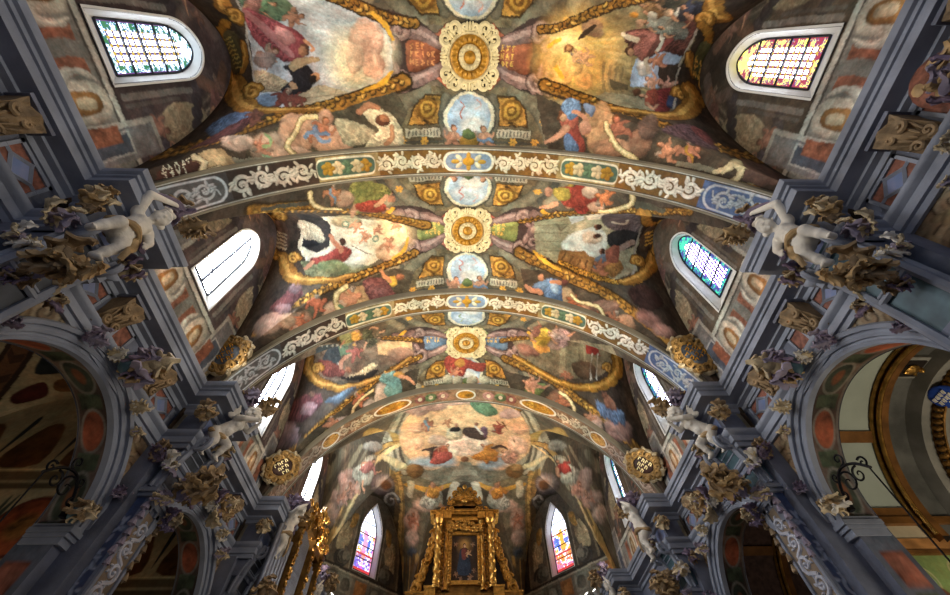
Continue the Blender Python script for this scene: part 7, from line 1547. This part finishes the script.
PL = ['first', 'second', 'third', 'fourth', 'last']
for s in (-1, 1):
    A = np.array([s*5.05, 14.75]); B = np.array([s*2.25, 18.05])
    for i, q in enumerate((.06, .2, .28, .36, .52)):
        p = A+(B-A)*q; spot(p[0], p[1], 7.1, '%s small white spotlight from the corner on the %s apse ledge' % (PL[i], SIDE[s]))

# ------------------------------------------------------------------ scroll cartouches at the feet of the vault
def vault3(b, u, v):
    q = BAYS[b].at(np.array([u], float), np.array([v], float)); x, y = q[0]; x = float(np.clip(x, -5.22, 5.22)); return np.array([x, y, float(BAYS[b].h(np.array([x]), np.array([y]))[0])])
def cartouche(b, u, v, ru, rv, tilt, field, words, label, ink):
    P = vault3(b, u, v); d = (P-CAM)/np.linalg.norm(P-CAM); k = np.linalg.norm(P-CAM)/FPX
    e = 7; n = np.zeros(3)
    pts = [vault3(b, u+e*math.cos(a), v+e*math.sin(a)) for a in np.linspace(0, 2*PI, 8, endpoint=False)]; c = np.mean(pts, 0)
    _, _, vt = np.linalg.svd(np.array(pts)-c); n = vt[2]; n = n if n @ d < 0 else -n; n = n-.0*d
    f = max(-(n @ d), .35)
    def onp(a, b_): r = ray(u+a, v+b_); r = r/np.linalg.norm(r); t = ((P-CAM) @ n)/(r @ n); return CAM+r*t
    t1 = (onp(2, 0)-onp(-2, 0))/4; t2 = (onp(0, 2)-onp(0, -2))/4
    t = thing('cartouche', label, 'cartouche', tuple(P+n*.03), 0, None); ct, st = math.cos(tilt), math.sin(tilt)
    Q = lambda a, b_, h: (ct*a-st*b_)*t1+(st*a+ct*b_)*t2+n*h
    m1 = (np.linalg.norm(t1)+np.linalg.norm(t2))/2
    mb = MB(); A = np.linspace(0, 2*PI, 28, endpoint=False); mb.grid(np.array([[Q(r*ru*math.cos(a), r*rv*math.sin(a), h) for a in A] for r, h in ((.02, .09), (.3, .085), (.5, .07), (.62, .04), (.64, -.03))]), cv=True); mb.build('lettered_field', M[field], t)
    mb = MB(); mb.tube([Q(.68*ru*math.cos(a), .68*rv*math.sin(a), .05) for a in np.linspace(0, 2*PI, 30)], 1.5*m1, 6)
    for i in range(12):
        a = i*PI/6; S = spiral(.86*ru*math.cos(a), .86*rv*math.sin(a), .2*ru, 1.35, a+1.2, 1 if i % 2 else -1, 18); mb.tube([Q(x, y, .06) for x, y in S], np.linspace(2.0, .9, 18)*m1, 6)
    mb.build('scroll_frame', M['cart_gilt'], t); mb = MB()
    for i in range(8):
        a = i*PI/4+.3; S = spiral(1.02*ru*math.cos(a), 1.02*rv*math.sin(a), .16*ru, 1.3, a, 1 if i % 2 else -1, 16); mb.tube([Q(x, y, .04) for x, y in S], np.linspace(1.8, .8, 16)*m1, 6)
        mb.tube([Q(1.1*ru*math.cos(a+q), 1.1*rv*math.sin(a+q), .03) for q in (.15, .4, .62)], np.array([1.6, 2.2, .8])*m1, 6)
    mb.build('cream_leaves', M['cart_cream'], t); mb = MB()
    for i, wd_ in enumerate(words):
        for j in range(len(wd_)):
            x0 = (j-(len(wd_)-1)/2)*.22*ru; y0 = (i-(len(words)-1)/2)*.36*rv
            for (a, b_, c_, d_) in ((-.06, .12, -.06, -.12), (-.06, -.12, .05, -.05), (.05, -.05, .05, .12))[:2+(i+j) % 2]: mb.tube([Q(x0+a*ru, y0+b_*rv, .095), Q(x0+c_*ru, y0+d_*rv, .095)], .55*m1, 4)
    mb.build('lettering', M[ink], t); return t
M['cart_gilt'] = mat('ochre_cartouche_scrolls', '#8f6f3c', .6, var=.5, scale=9, bump=.3); M['cart_cream'] = mat('cream_cartouche_leaves', '#a89878', .6, var=.4, scale=9, bump=.3)
M['dark_field'] = mat('dark_cartouche_field', '#3a2620', .6, var=.3); M['slate_field'] = mat('slate_cartouche_field', '#5c6672', .6, var=.4); M['rust_field'] = mat('rust_cartouche_field', '#54362c', .6, var=.35)
for (b, u, v, ru, rv, ti, fm, wds, lb, ink) in ((1, 231, 353, 24, 13.5, -.45, 'slate_field', ['MMMM', 'MMMM', 'MMM'], 'ochre scroll cartouche with slate field at far foot of the second left vault bay', 'gold_bright'),
        (1, 690, 352, 24, 13.5, .47, 'slate_field', ['MMMM', 'MMMM', 'MMM'], 'ochre scroll cartouche with slate field at far foot of the second right vault bay', 'gold_bright'),
        (2, 283, 463, 18, 13, -.5, 'dark_field', ['MMMM', 'MMM', 'MM'], 'cream scroll cartouche with dark field at far foot of the third left bay', 'cream_bright'),
        (2, 644, 462, 18, 13, .5, 'dark_field', ['MMMM', 'MMM', 'MM'], 'cream scroll cartouche with dark field at far foot of the third right bay', 'cream_bright')):
    cartouche(b, u, v, ru, rv, ti, fm, wds, lb, ink)
build_walls(); build_ribs(); build_vault()
# ------------------------------------------------------------------ light
wd = bpy.data.worlds.new('world'); SC.world = wd; wd.use_nodes = True
wd.node_tree.nodes['Background'].inputs[0].default_value = (.72, .79, 1, 1); wd.node_tree.nodes['Background'].inputs[1].default_value = .31
def area(name, loc, target, sx, sy, power, color, spread=PI):
    l = bpy.data.lights.new(name, 'AREA'); l.shape = 'RECTANGLE'; l.size = sx; l.size_y = sy; l.energy = power; l.color = color; l.spread = spread
    o = bpy.data.objects.new(name, l); COL.objects.link(o); o.location = loc
    o.rotation_euler = (Vector(target)-Vector(loc)).to_track_quat('-Z', 'Y').to_euler(); return o
for s in (-1, 1):
    for k, yc in enumerate(BAY+[12.3]):
        area('cornice_lamp', (s*5.08, yc, 7.35), (-s*.4, yc, 11.0), 2.4, .14, 124, (1, .89, .73), math.radians(115))
area('cornice_lamp', (0, 17.6, 7.4), (0, 13.5, 11), 2.5, .15, 60, (1, .87, .70), math.radians(130))
for s in (-1, 1):
    for k, yc in enumerate(BAY+[12.1]):
        if k: area('chapel_fill', (s*(6.95 if s > 0 else 7.4), yc-.4, 1.6), (s*7.2, yc+.5, 7.), 1.2, 1.2, [0, 26, 16, 14][k] if s < 0 else [0, 75, 12, 10][k], (1, .88, .7))  # added fill light, out of view, to brighten the side chapels
SC.view_settings.view_transform = 'Standard'; SC.view_settings.look = 'None'; SC.view_settings.gamma = 1; SC.view_settings.use_curve_mapping = False
SC.view_settings.exposure = 0
